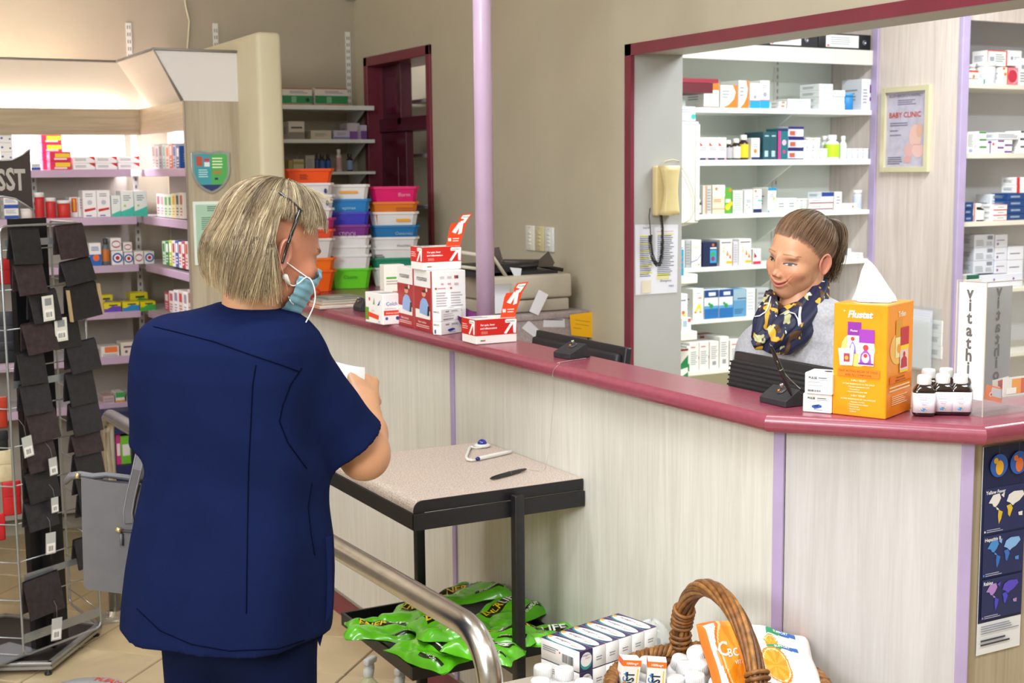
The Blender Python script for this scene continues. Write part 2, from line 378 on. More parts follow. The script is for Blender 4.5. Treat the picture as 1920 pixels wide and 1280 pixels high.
# deeper worktop of the far return, carrying the bins
mb = MB(); mb.box((LX+.12, 4.42, HC-.036), (2.36, 4.9+.35, HC-.0006), TOPM); cpart(mb, 'return_top', .003)
q2 = (FX, c2.y+.035); q3 = (P3[0]+.02, P3[1]+.055)
BT = .10
def panel(a, b, name, m, z0=BT, z1=HC-.036, t=.02):
    a, b = Vector((*a, 0)), Vector((*b, 0)); d = (b-a); n = Vector((-d.y, d.x, 0)).normalized()
    mb = MB(); o = [a, b, b+n*t, a+n*t]; mb.prism([(p.x, p.y) for p in o], z0, z1, m); return cpart(mb, name)
s1 = on(854, 800, 0, FX).y; sw = .018
panel((FX, YE), (FX, s1+sw), 'front_panel', OAK); panel((FX, s1), (FX, q2[1]), 'front_panel', OAK)
panel((q2[0]+.004, q2[1]-.01), (q3[0]-.01, q3[1]), 'front_panel', OAKW); panel(q3, (X1-.02, q3[1]), 'front_panel', OAKE)
for (x, y, r) in ((FX-.003, s1+sw/2, 0), (FX-.004, q2[1]-.0, .4), (q3[0]-.006, q3[1]-.0, .9)):
    mb = MB(); mb.box((-.004, -sw*.65, BT), (.004, sw*.65, HC-.036), LILAC, Matrix.Translation((x, y, 0)) @ Matrix.Rotation(r, 4, 'Z')); cpart(mb, 'edge_strip', .002)
mb = MB(); mb.box((LX, 0, 0), (LX, 0, 0), MAROON)
for (a, b) in (((FX+.014, YE), (FX+.014, q2[1]+.01)), ((FX+.014, q2[1]+.01), (q3[0]+.01, q3[1]+.014)), ((q3[0]+.01, q3[1]+.014), (X1-.02, q3[1]+.014))):
    panel(a, b, 'kick_board', MAROON, 0, BT-.006, .015)
mb = MB(); mb.box((FX-.002, q2[1], BT-.006), (FX+.02, YE, BT+.004), M('#8d8a80', .5)); cpart(mb, 'kick_trim')
# counter carcass behind the panels, closed so no light leaks through
mb = MB(); mb.box((FX+.03, q2[1]+.03, 0), (FX+.06, YE, HC-.04), M('#a49a8a', .7)); mb.box((FX+.03, 4.5, 0), (2.3, 4.53, HC-.04), M('#a49a8a', .7)); cpart(mb, 'carcass')
# lilac pole rising from the worktop to the ceiling
pb = on(912, 612, 2, HC)
mb = MB(); rr_ = .0265; mb.tube([(0, 0, 0), (0, 0, ZC-HC)], rr_, M('#c9b0cf', .3, kind='paint', scale=6, var=.03, name='lilac pole lacquer'), 28)
px_ = 1.765; pr = ray(910.5, 560); pt = Vector((0, 0, CH)) + pr*(px_/pr.x)
pole = mb.obj('pole', None, 'lilac round pole standing on the maroon counter up to the ceiling', 'pole', loc=(pt.x, pt.y, HC+.0005))
MB().lathe([(.0, 0), (.045, 0), (.045, .006), (.03, .012), (.0, .012)], M('#c9b0cf', .3), 24).obj('base_flange', pole)
# ================================================================== shelving and its stock
ORD = ['first', 'second', 'third', 'fourth', 'fifth', 'sixth', 'seventh', 'eighth', 'ninth', 'tenth', 'eleventh', 'twelfth', 'thirteenth', 'fourteenth', 'fifteenth', 'sixteenth', 'seventeenth', 'eighteenth', 'nineteenth', 'twentieth', 'twenty-first', 'twenty-second', 'twenty-third', 'twenty-fourth', 'twenty-fifth']
def b(v0, v1, c): return ('r', 0, v0, 1, v1, c)
def B(u0, v0, u1, v1, c, e=.0004): return ('r', u0, v0, u1, v1, c, e)
def l(u0, v0, u1, v1, n=4, c='#8f96a0'): return ('lines', u0, v0, u1, v1, n, c)
def c_(u, v, r, c): return ('c', u, v, r, c)
def t_(s, u, v, z, c, **k): return ('t', s, u, v, z, c, dict(al='c', e=.0012, **k))
def p_(pts, c): return ('p', pts, c, .0006)
GRY = '#7f8794'
def bottle_mesh(wd, h, body, cap, lab, lo=.08, hi=.62, square=1.0, capr=.62, capz=.84, n=16):
    r = wd/2; mb = MB()
    mb.lathe([(r*.9, 0), (r, h*.02), (r, h*.62), (r*.86, h*.70), (r*capr*.85, h*.76), (r*capr*.85, h*capz)], M(body, .15 if body.startswith('#3') or body.startswith('#2') else .4), n, p=square)
    mb.lathe([(r*1.012, h*lo), (r*1.015, h*lo+.0004), (r*1.015, h*hi), (r*1.012, h*hi+.0004)], M(lab, .5), n, p=square)
    cp = MB().lathe([(r*capr, h*(capz-.04)), (r*capr*1.02, h*(capz-.03)), (r*capr*1.02, h*.985), (r*capr*.9, h), (0, h)], M(cap, .4), n)
    return mb, cp
def tub_mesh(wd, h, body, cap, lab, capz=.82):
    r = wd/2; mb = MB()
    mb.lathe([(r*.9, 0), (r*.94, h*.02), (r*.94, h*capz)], M(body, .4), 18); mb.lathe([(r*.955, h*.08), (r*.957, h*.081), (r*.957, h*(capz-.08)), (r*.955, h*(capz-.079))], M(lab, .5), 18)
    cp = MB().lathe([(r, h*capz), (r, h*.98), (r*.95, h), (0, h)], M(cap, .4), 18)
    return mb, cp
class Shelf:
    """one board: items are placed by where they stand on it"""
    def __init__(s, name, axis, v, yref, xref, group, face=0):
        s.name, s.ax, s.v, s.group, s.face = name, axis, v, group, face
        s.z = on(xref, yref, axis, v).z; s.n = 0
    def put(s, x0, x1, yt, kind, desc, *a, n=1, stack=1, yb=None, d=.09, back=0, cat='box', name='carton', side=None):
        """n equal neighbours between pixel columns x0..x1; stack = levels"""
        first = s.n
        sgn = 1
        pv = s.v + sgn*(.006+back)
        xm = (x0+x1)/2
        z1 = on(xm, yt, s.ax, pv).z; z0 = s.z+.0006 if yb is None else on(xm, yb, s.ax, pv).z
        if yb is None and back > 0: z1 = on(xm, yt, s.ax, pv).z
        A, Bq = on(x0, 300, s.ax, pv), on(x1, 300, s.ax, pv); oa = 1-s.ax
        a0, a1 = A[oa], Bq[oa]; wd = abs(a1-a0)/n; hh = (z1-z0)/stack
        for i in range(n):
            s.n += 1
            for k in range(stack):
                nm_ = s.name.replace('the ', '')
                if stack == 1: lab = f"{desc}, {ORD[s.n-1]} from left, {nm_}"
                else: lab = f"{desc}, {'bottom' if k == 0 else 'top' if k == stack-1 else ('', 'second', 'third', 'fourth')[k]} of pile, {ORD[s.n-1]} from left, {nm_}"
                grp = s.group
                w_ = wd*.965; h_ = hh*.985
                ca = a0+(a1-a0)*(i+.5)/n; zb = z0+hh*k
                if s.ax == 1: loc = (ca, pv+d/2, zb); rz = 0
                else: loc = (pv+d/2, ca, zb); rz = -math.pi/2
                jit = R.uniform(-.0015, .0015)
                loc = (loc[0], loc[1]+(R.uniform(0, .006) if s.ax == 1 else 0), loc[2])
                if kind == 'box':
                    base, els = a[0], a[1]
                    fc = {'F': els}
                    fc['L'] = side if side is not None else [l(.15, .3, .85, .7, 4)] ; fc['R'] = fc['L']
                    carton(name, w_, d, h_, base, fc, label=lab, cat=cat, group=grp, loc=loc, rz=rz)
                else:
                    if kind == 'bot': mb, cp = bottle_mesh(w_, h_, *a)
                    elif kind == 'sq': mb, cp = bottle_mesh(w_, h_, *a, square=.5)
                    else: mb, cp = tub_mesh(w_, h_, *a)
                    o = mb.obj(name, label=lab, cat='bottle' if kind != 'tub' else 'tub', group=grp, loc=(loc[0], pv+w_/2+.002, zb) if s.ax == 1 else loc)
                    cp.obj('cap', o)
        return s
def rail(px, y0, y1, ax, v, label, grp='slotted shelf rails'):
    a = on(px, y0, ax, v); b_ = on(px, y1, ax, v); mb = MB(); L = a.z-b_.z
    mb.box((-.012, -.006, 0), (.012, 0, L), WHITE)
    for i in range(int(L/.032)): 
        for sx in (-.005, .005): mb.box((sx-.002, -.0068, .008+i*.032), (sx+.002, -.0058, .024+i*.032), '#6a6a62')
    return mb.obj('shelf_rail', label=label, cat='rail', group=grp, loc=(a.x, v-.0005, b_.z))
# ---------- left wall bay -------------------------------------------------
YL = 5.88; YLB = YL+.3
XR = 1.603                                   # left face of the stub wall
SX = 1.38                                    # front of the return shelves
YP = 5.15                                    # oak end panel
XL0 = -1.2
LS = [(318, 330), (407, 420), (498, 509.5), (586, 596.5), (669.5, 682), (757, 770)]
LSZ = [(on(200, a, 1, YL).z, on(200, b_, 1, YL).z) for a, b_ in LS]
bayL = empty('wall_shelf_bay', 'long wall bay of lilac-edged shelves under a lit pelmet', 'shelves', (0, YL, 0))
def at_(mb, e, name, bevel=0, **k):
    L_ = e.location; mb.v = [(x-L_.x, y-L_.y, z-L_.z) for x, y, z in mb.v]; return mb.obj(name, e, bevel=bevel, **k)
at_(MB().box((XL0, YLB, .1), (SX+.0, YLB+.02, 1.95), M('#a9a196', .7, kind='paint', scale=4, var=.02)), bayL, 'back_panel')
NM = ['top', 'second', 'third', 'fourth', 'fifth', 'sixth']
for i, (zt_, zb_) in enumerate(LSZ):
    xe = SX-.03 if i else SX-.045
    mb = MB(); mb.box((XL0, YL+.012, zb_), (xe, YLB, zt_), M('#d8d0d4', .5)); at_(mb, bayL, 'shelf')
    mb = MB(); mb.box((XL0, YL, zb_-.004), (xe, YL+.012, zt_+.001), PINKL); at_(mb, bayL, 'shelf_edge', .002)
for px, yy in ((252, 0), (60, 0)):
    x = on(px, 300, 1, YLB).x; mb = MB(); mb.box((x-.012, YLB-.008, .15), (x+.012, YLB, 1.9), WHITE)
    for k in range(50): mb.box((x-.004, YLB-.0088, .2+k*.034), (x+.004, YLB-.0078, .216+k*.034), '#77736c')
    at_(mb, bayL, 'slotted_upright')
zf0, zf1, zc = 1.79, 1.90, 2.09              # fascia bottom / top, pelmet top
YF = YL; fl_ = .11                           # pelmet flares outward by this much
at_(MB().box((XL0, YF, zf0), (SX, YF+.02, zf1), OAKD), bayL, 'fascia')
def pelmet(e, along, name):                  # curved flared board; along = list of (inner point, outward dir)
    P = []
    for k in range(9):
        u = k/8; out = -.055 + (fl_+.055)*(u**1.15); z = zf1 + (zc-zf1)*u
        P.append([(p[0]+dx*out, p[1]+dy*out, z) for p, (dx, dy) in along])
    Q = [[(x+.006, y+.008, z) for x, y, z in r] for r in P]
    mb = MB().grid(P, M('#eee6d2', .5, name='cream pelmet laminate')); mb.grid(Q, M('#eee6d2', .5, name='cream pelmet laminate'))
    at_(mb, e, name)
    at_(MB().tube([P[-1][i] for i in range(len(along))], .005, M('#8d8a86', .5), 6), e, 'pelmet_edge')
pelmet(bayL, [((XL0, YF), (0, -1)), ((SX, YF), (-1, -1))], 'pelmet')
at_(MB().box((XL0, YF+.02, zf0), (SX, YLB, zf0+.01), M('#e8e4e0', .5)), bayL, 'soffit') if False else None
bayR = empty('return_shelf_bay', 'short return bay of lilac-edged shelves with an oak end panel', 'shelves', (SX, YP, 0))
at_(MB().box((SX+.0, YP, 0), (XR-.002, YP+.02, zf1), OAKE), bayR, 'end_panel', .0015)
at_(MB().box((SX-.001, YP-.001, 0), (SX+.004, YP+.021, zf1), M('#8f8678', .5)), bayR, 'edge_band')
at_(MB().box((SX, YP+.02, zf0), (SX+.02, YL+.02, zf1), wood('oak fascia laminate y', '#c4b496', '#a8977a', 'y')), bayR, 'fascia')
pelmet(bayR, [((SX, YF), (-1, -1)), ((SX, YP+.02), (-1, 0))], 'pelmet')
mb = MB(); mb.prism([(SX-fl_, zc), (XR-.002, zc), (XR-.002, zf1), (SX, zf1)], YP, YP+.012, M('#dcd8d6', .5, name='white end cap'), ax=1); at_(mb, bayR, 'pelmet_end')
mb = MB(); mb.tube([(XR-.004, YP-.004, zc), (SX-fl_, YP-.004, zc), (SX-.008, YP-.004, zf1)], .006, M('#8d8a86', .5), 6); at_(mb, bayR, 'pelmet_edge')
at_(MB().box((XR-.03, YP+.02, 0), (XR-.003, YLB, zc-.05), M('#b7afa6', .6, kind='paint', scale=4, var=.02)), bayR, 'back_panel')
for i, (zt_, zb_) in enumerate(LSZ[:5]):
    at_(MB().box((SX+.012, YP+.02, zb_), (XR-.03, YLB-.0, zt_), M('#d8d0d4', .5)), bayR, 'shelf')
    at_(MB().box((SX, YP+.02, zb_-.004), (SX+.012, YL-.0, zt_+.001), PINKL), bayR, 'shelf_edge', .002)
W_ = '#f1efee'
RED, YEL, BLU, TEA, ORG, NAV, PUR, GRN = '#c9202e', '#f3b51c', '#2250a8', '#3fc4ae', '#ee6a2a', '#1d2a5e', '#6a2f8e', '#2f9a48'
sh = Shelf('the top lilac shelf', 1, YL, 318, 200, 'packs on the top lilac shelf')
sh.put(0, 26, 250, 'box', 'white carton with blue dots', W_, [c_(.2, .5, .12, BLU), c_(.8, .4, .1, BLU)], stack=4)
sh.put(58, 76, 306, 'box', 'small blue and white pack', W_, [b(0, .4, BLU), l(.1, .5, .9, .9, 2)])
sh.put(79, 119, 251, 'box', 'pink carton with yellow lettering', '#e0295a', [B(.25, .3, .95, .8, '#f0e33c'), B(.2, .1, .8, .3, '#ffd9e0')], stack=4, back=.09, d=.09)
sh.put(93, 134, 284, 'box', 'bright pink front carton with yellow lettering', '#e0295a', [B(.25, .35, .95, .8, '#f4d22a'), B(.2, .1, .8, .3, '#ffd9e0')], stack=2, d=.08)
sh.put(136, 262, 293, 'box', 'flat white carton with a red corner', '#f6f4f6', [p_([(.7, 1), (1, 1), (1, .4)], RED), l(.1, .3, .6, .7, 2)], n=3, stack=2)
sh = Shelf('the second lilac shelf', 1, YL, 407, 200, 'packs on the second lilac shelf')
sh.put(2, 30, 370, 'box', 'white and blue carton', W_, [b(0, .35, BLU), l(.1, .5, .9, .9)], stack=2)
sh.put(34, 58, 391, 'tub', 'low white tub', W_, W_, '#e4dcd6')
sh.put(61, 81, 360, 'tub', 'tall red tub with white lid', RED, W_, '#c4262c', name='supplement_tub')
sh.put(82, 103, 370, 'tub', 'middle red tub with white lid', '#d4302a', W_, '#c4262c', name='supplement_tub')
sh.put(104, 131, 375, 'tub', 'wide red tub with white lid', '#d4302a', W_, '#c9342a', name='supplement_tub')
sh.put(126, 158, 369, 'box', 'white carton with red and yellow panel', W_, [B(.25, .25, .9, .95, '#d9421e'), B(.45, .3, .7, .9, YEL)], n=2, back=.06)
sh.put(151, 204, 356, 'box', 'tall white carton with a red swoosh', '#f7f5f6', [p_([(.1, .3), (.9, .36), (.9, .28), (.1, .2)], RED), B(.2, .04, .6, .08, '#4a3a9a'), l(.2, .75, .8, .9, 2), c_(.5, .55, .09, '#c7c5d2')], n=2)
sh.put(205, 223, 366, 'box', 'small white carton with teal wave', '#eef5f2', [p_([(0, 0), (1, 0), (1, .3), (.5, .22), (0, .12)], TEA), l(.2, .6, .8, .85, 3)])
sh.put(223, 273, 357, 'box', 'tall white carton with teal wave', '#f0f7f4', [p_([(0, 0), (1, 0), (1, .4), (.6, .3), (0, .2)], TEA), l(.2, .6, .8, .85, 3), c_(.3, .42, .05, '#b5d66a')], n=2)
sh = Shelf('the third lilac shelf', 1, YL, 498, 200, 'packs on the third lilac shelf')
sh.put(159, 182, 455, 'box', 'white and blue carton with orange disc', W_, [b(0, .5, '#1f63b8'), c_(.55, .35, .14, ORG), l(.15, .65, .85, .85, 3, BLU)])
sh.put(184, 199, 447, 'bot', 'dark grey spray can with orange band', '#5b6a70', '#33363c', '#c7702c', .15, .6, cat='can', name='spray_can')
LOGO = [c_(.5, .5, .36, '#2f5fae'), c_(.5, .5, .24, '#ffffff'), c_(.5, .5, .15, '#c9202e')]
OVAL = [('c', .5, .5, .3, '#b8405a', dict(ru=.42)), ('c', .5, .5, .2, '#f1efee', dict(ru=.36, e=.0009))]
sh.put(201, 223, 470, 'box', 'white carton with round blue emblem', W_, LOGO)
sh.put(225, 242, 473, 'box', 'small white carton with round blue emblem', W_, LOGO)
sh.put(200, 221, 446, 'box', 'white carton with oval red outline', W_, OVAL, yb=469.6)
sh.put(224, 241, 454, 'box', 'small white carton with oval red outline', W_, OVAL, yb=472.6)
sh.put(244, 262, 471, 'box', 'white carton with red stroke', W_, OVAL)
sh.put(263, 282, 471, 'box', 'white end carton with round blue emblem', W_, LOGO)
sh = Shelf('the fourth lilac shelf', 1, YL, 586, 230, 'packs on the fourth lilac shelf')
def tray(c): return [b(0, .42, c), p_([(.2, .42), (.5, .7), (1, .62), (1, .42)], c), B(.3, .7, .8, .82, '#3a3a22')]
sh.put(172, 200, 553, 'box', 'yellow tray with violet and blue front behind', '#d8cc22', tray('#5a55b0'), back=.08)
sh.put(232, 267, 549, 'box', 'yellow tray with dark green front behind', '#d8cc22', tray('#2c9a3c'), back=.08)
sh.put(181, 215, 568, 'box', 'yellow tray with purple front', '#e6d61e', tray('#6a45b8'), d=.07)
sh.put(217, 250, 566, 'box', 'yellow tray with blue front', '#e6d61e', tray('#2a8ac9'), d=.07)
sh.put(251, 281, 565, 'box', 'yellow tray with green front', '#e6d61e', tray('#42b04a'), d=.07)
sh = Shelf('the fifth lilac shelf', 1, YL, 669.5, 230, 'packs on the fifth lilac shelf')
sh.put(172, 208, 650, 'box', 'flat white carton with orange label', '#e8dfdc', [B(.2, .45, .9, .95, '#f07a3c'), l(.1, .1, .9, .35, 2)])
sh.put(210, 244, 642, 'box', 'cream carton with purple lettering', '#e6dccb', [B(.15, .62, .85, .74, '#6a3c70'), c_(.3, .35, .1, '#6a3c70')])
sh = Shelf('the sixth lilac shelf', 1, YL, 757, 230, 'packs on the sixth lilac shelf')
sh.put(172, 194, 744, 'box', 'low pink pack', '#c9a5a5', [l(.1, .2, .9, .8, 2)])
sh.put(196, 214, 737, 'box', 'green and white pack', '#e9e6da', [b(.55, 1, '#3ea352'), b(0, .3, '#d98a2c')])
sh.put(216, 262, 744, 'box', 'low grey pack', '#a29a98', [B(.5, .2, .9, .8, '#d6d0cc'), B(.1, .3, .4, .6, '#9c4a44')])
# return shelves: narrow packs, spines to the shop
def spines(name, shelfname, yref, x0, x1, yt, cols, jitter=5):
    s_ = Shelf(shelfname, 0, SX, yref, 310, 'narrow packs on '+shelfname)
    n = len(cols); w = (x1-x0)/n
    for i, (c, d2, ds) in enumerate(cols):
        s_.put(x1-w*(n-i), x1-w*(n-i-1), yt+R.uniform(0, jitter), 'box', ds, c, [B(.2, .55, .8, .9, d2), l(.2, .1, .8, .45, 3, d2)], d=.1)
spines('a', 'the top return shelf', 318.5, 285, 337, 268, [(W_, '#c9a5b0', 'thin white pack'), (W_, '#a5a5c0', 'thin white pack'), ('#9aa5b0', '#556', 'thin grey pack') , ('#cfe3dc', '#7fa', 'thin mint pack'), (W_, ORG, 'thin white pack with orange'), ('#e0693a', '#ffffff', 'thin orange pack'), ('#b9c8e4', '#4a68b8', 'thin pale blue pack'), ('#1d4f9c', '#ffffff', 'thin dark blue pack')] if False else [(W_, '#c9a5b0', 'thin white pack with pink print'), (W_, '#a5a5c0', 'thin white pack with lilac print'), ('#9aa5b0', '#555566', 'thin grey pack'), ('#cfe3dc', '#77bbaa', 'thin mint pack'), (W_, ORG, 'thin white pack with orange print'), ('#e0693a', '#ffffff', 'thin orange pack'), ('#b9c8e4', '#4a68b8', 'thin pale blue pack'), ('#1d4f9c', '#ffffff', 'thin dark blue pack')])
spines('b', 'the second return shelf', 408, 290, 340, 360, [(W_, '#c9607a', 'thin white pack with pink print'), (W_, '#d8a5b0', 'thin pale pack'), ('#d9e8d2', '#6aa860', 'thin pale green pack'), ('#dfe6cf', '#5a9a50', 'thin lime pack'), ('#e8d9a0', '#e0a020', 'thin yellow pack'), ('#cfcabc', '#4a5a50', 'thin grey green pack'), ('#e2d5cc', '#b86a50', 'thin beige pack')])
spines('c', 'the third return shelf', 497, 297, 346, 449, [('#cfe8d2', '#2f9a48', 'thin white and green pack'), ('#2f8a48', '#ffffff', 'thin dark green pack'), ('#b9cf3a', '#ffffff', 'thin lime pack'), (W_, '#c93a4a', 'thin white and red pack'), ('#3a58a8', '#ffffff', 'thin blue pack'), (W_, '#c93a4a', 'thin white pack with crimson print'), ('#b8304a', '#ffffff', 'thin crimson pack'), ('#e6dcd2', '#c95a3a', 'thin cream pack')])
spines('d', 'the fourth return shelf', 583, 297, 350, 540, [('#d84a78', '#ffffff', 'thin pink pack'), (W_, '#c9607a', 'thin white pack with pink print'), (W_, '#a08ab0', 'thin white pack with mauve print'), ('#e0d8d0', '#c93a4a', 'thin beige pack with red print'), (W_, '#9aa', 'thin plain white pack') if False else (W_, '#9999aa', 'thin plain white pack'), ('#d8c8c0', '#a56a5a', 'thin tan pack')])
# shield sign and green notice on the oak end panel
fx_ = lambda x, y: on(x, y, 1, YP-.003)
def sign_outline(cx, cy, hw, hh_):
    top = [(-1, .96), (-.5, 1.0), (0, .94), (.5, 1.0), (1, .96)]; pts = [(a, b_) for a, b_ in top]
    for k in range(1, 9): u = k/8; pts.append((math.cos(u*math.pi/2)**.62 if u < 1 else 0, .15-1.15*u) if True else 0)
    right = pts[5:]; left = [(-a, b_) for a, b_ in right[:-1]][::-1]
    return [(cx+a*hw, cy+b_*hh_) for a, b_ in [(-1, .96), (-.5, 1.02), (0, .96), (.5, 1.02), (1, .96), (1, .15)]+right+left+[(-1, .15)]][::-1]
a_, b2 = fx_(357, 284), fx_(432, 362); cx, cz, hw, hh_ = (a_.x+b2.x)/2, (a_.z+b2.z)/2, (b2.x-a_.x)/2, (a_.z-b2.z)/2
shd = empty('shield_sign', 'shield-shaped blue and green notice sign on oak end panel', 'sign', (cx, YP-.004, cz))
MB().prism(sign_outline(0, 0, hw, hh_), -.006, .003, M('#a8b4b4', .25, .6), ax=1).obj('sign_frame', shd, bevel=.001)
q = MB(); o2 = sign_outline(0, 0, hw*.86, hh_*.88)
q.prism([(min(x, 0), z) for x, z in o2], -.0075, -.005, '#3f9aa8', ax=1); q.prism([(max(x, 0), z) for x, z in o2], -.0075, -.005, '#4faa58', ax=1)
q.prism([(x, min(z, -hh_*.58)) for x, z in sign_outline(0, 0, hw*.86, hh_*.88)], -.0082, -.005, '#2a3468', ax=1)
fr = (Vector((-hw*.86, -.0078, -hh_*.88)), Vector((hw*1.72, 0, 0)), Vector((0, 0, hh_*1.76)))
draw(q, fr, [B(.06, .68, .24, .94, '#b8503c'), B(.3, .8, .46, .88, '#c93a4a'), B(.3, .66, .46, .78, '#dfe8e8'), l(.12, .36, .46, .6, 4, '#bfe0e6'), l(.54, .6, .9, .92, 4, '#e4f0c8'), l(.56, .44, .86, .56, 2, '#c96a3a'), B(.6, .3, .7, .36, '#2a3468')])
q.obj('sign_face', shd)
a_, b2 = fx_(361, 378), fx_(440, 494)
nt_ = MB(); w2, h2 = b2.x-a_.x, a_.z-b2.z; nt_.box((0, -.004, 0), (w2, 0, h2), '#e4ece6'); fr = (Vector((0, -.004, 0)), Vector((w2, 0, 0)), Vector((0, 0, h2)))
draw(nt_, fr, [B(.06, .03, .94, .95, '#a9cdb6'), l(.35, .84, .9, .93, 3, '#4a6a58'), l(.2, .55, .8, .76, 7, '#5a7a68'), l(.2, .08, .7, .5, 9, '#5a7a68')])
nt_.obj('green_notice', label='pale green printed notice in white frame on oak end panel', cat='notice', loc=(a_.x, YP-.001, b2.z))
# ---------- open shelves between stub wall and door ------------------------
YM = 6.06
bm_ = empty('alcove_shelves', 'three white wall shelves in the alcove left of the maroon door', 'shelves', (sx1, YM, 0))
MS = [(197.5, 206), (261, 268), (321.5, 327), (386, 392)]
for a, b_ in MS:
    z1, z0 = on(640, a, 1, YM).z, on(640, b_, 1, YM).z
    at_(MB().box((sx1+.003, YM, z0), (XB-.004, YA-.012, z1), SHELFW), bm_, 'shelf', .0015)
    x = on(653, 230, 1, YA).x; at_(MB().prism([(YM+.03, z0), (YA-.012, z0), (YA-.012, z0-.1)], x-.004, x+.004, WHITE, ax=0), bm_, 'bracket')
rail(651, 60, 420, 1, YA, 'tall slotted white rail on grey wall beside the maroon door')
rail(403, 44, 90, 1, YA, 'slotted white rail end showing above the white stub wall')
rail(240, 43, 125, 1, YA, 'slotted white rail end on lit wall above the pelmet')
Wn, Gn = '#e9e5df', '#2f8f5a'
sh = Shelf('top alcove shelf', 1, YM, 197.5, 620, 'boxes on the top alcove shelf')
gb = [b(0, .06, '#b85a3a'), b(.08, .56, Gn), B(.35, .14, .5, .5, '#7fc49a'), l(.3, .68, .9, .86, 2), b(.94, 1, '#b86a4a')]
sh.put(528, 590, 165, 'box', 'wide green and white box with dark dot', Wn, gb+[c_(.85, .3, .12, '#1a3a2a')], d=.16)
sh.put(593, 656, 165, 'box', 'wide green and white box', Wn, gb, d=.16)
sh = Shelf('middle alcove shelf', 1, YM, 261, 620, 'boxes on the middle alcove shelf')
sh.put(543, 574, 227, 'box', 'square white and grey carton', '#d9d2c6', [b(0, .4, '#8f8a80'), B(.15, .6, .85, .7, '#4a4a52')])
sh.put(584, 624, 244, 'box', 'low beige carton', '#cfc6b4', [l(.2, .3, .8, .7, 3)], d=.14)
sh.put(627, 658, 244, 'box', 'low pale lilac carton', '#cfcbe0', [b(0, .25, '#7f8ab8'), l(.2, .4, .8, .8, 3)])
sh.put(653, 677, 230, 'box', 'cream and purple carton', '#d6cdd2', [b(0, .5, '#8a5aa0')], back=.04, d=.1)
sh.put(678, 690, 234, 'box', 'purple-fronted carton', '#cfc6d2', [b(0, .6, '#7a4f9c')], d=.1)
sh = Shelf('bottom alcove shelf', 1, YM, 321.5, 620, 'bottles on the bottom alcove shelf')
sh.put(541, 549, 300, 'box', 'small yellow pack', '#b8a85a', [l(.2, .2, .8, .8, 3)])
sh.put(550, 571, 298, 'box', 'dull white and yellow pack', '#c9c2a8', [b(.6, .8, '#b8a040')])
sh.put(573, 591, 291, 'box', 'grey white carton', '#b4b0ac', [l(.2, .2, .8, .8, 5)])
sh.put(592, 600, 287, 'bot', 'thin dark bottle', '#26262e', '#1a1a20', '#2f4f8a')
sh.put(600, 612, 288, 'bot', 'dark bottle with blue and yellow label', '#2a2228', '#1f2028', '#3f68a8')
sh.put(612, 622, 288, 'bot', 'dark bottle with plain blue label', '#2a2228', '#1f2028', '#2f5aa8')
sh.put(632, 643, 279, 'bot', 'slim white bottle with pink label', '#e4dcd8', '#efece8', '#d8a8b0')
sh.put(652, 664, 288, 'bot', 'dark bottle with white and blue label', '#241c20', '#1a1a20', '#8aa0c8')
# cable and sensor on the far wall
pts = [on(x, y, 1, YA-.006) for x, y in ((344, -30), (348, 10), (355, 40), (353, 70), (350, 110))]
MB().tube(pts, .004, '#d8d2b8').obj('wall_cable', label='white cable running down the lit wall above the pelmet', cat='cable')
p = on(654, 0, 1, YA-.02); mb = MB(); mb.lathe([(0, .0), (.03, .0), (.034, .01), (.03, .03), (.03, .05)], '#e6e2d6', 20); mb.obj('alarm_sensor', label='small white sensor high in the corner of the far wall', cat='sensor', loc=(p.x, p.y-.015, p.z))
# navy floor display under the left shelves
YD = 5.72
a_, b2 = on(165, 778, 1, YD), on(300, 806, 1, YD)
nd = empty('navy_display_stand', 'navy blue floor display with small packs under the lilac shelves', 'display', ((a_.x+b2.x)/2, YD, 0))
NV = M('#232a5a', .4); w2 = (b2.x-a_.x)/2; tz, bz = a_.z, b2.z; z3, z4 = on(230, 873, 1, YD).z, on(230, 895, 1, YD).z
mb = MB(); mb.box((-w2, 0, bz), (w2, .1, tz), NV); fr = (Vector((-w2, 0, bz)), Vector((2*w2, 0, 0)), Vector((0, 0, tz-bz))); mb.text(fr, 'GO', .53, .35, .5, M('#d8d8e8'), bold=.02)
mb.obj('header', nd)
MB().box((-w2, 0, 0), (w2, .12, z3), NV).obj('base', nd)
MB().box((-w2, .1, 0), (w2, .12, tz), M('#1a1f44', .5)).obj('back_panel', nd)
xa = on(247, 840, 1, YD).x-nd.location.x; MB().box((xa, .0, z3), (xa+.06, .1, bz), M('#14162a', .5)).obj('divider', nd)
shz = on(230, 850, 1, YD).z; 
for i, (x0, x1, yt, c) in enumerate(((190, 200, 815, '#e8762a'), (200, 216, 820, '#c9b8e0'), (217, 226, 815, '#d43a8a'), (226, 246, 818, '#7ac43a'), (266, 280, 815, '#c93a9a'), (280, 296, 818, '#58b04a'))):
    A, Bq = on(x0, yt, 1, YD+.02), on(x1, yt, 1, YD+.02)
    carton('small_pack', Bq.x-A.x-.001, .05, A.z-z3-.001, c, {'F': [B(.15, .3, .85, .7, '#f0e8e8')]}, label='small %s pack, %s from left in the navy floor display' % (('orange', 'lilac', 'magenta', 'lime', 'violet', 'green')[i], ORD[i]), cat='box', group='packs in the navy display', loc=((A.x+Bq.x)/2, YD+.05, z3+.0006))
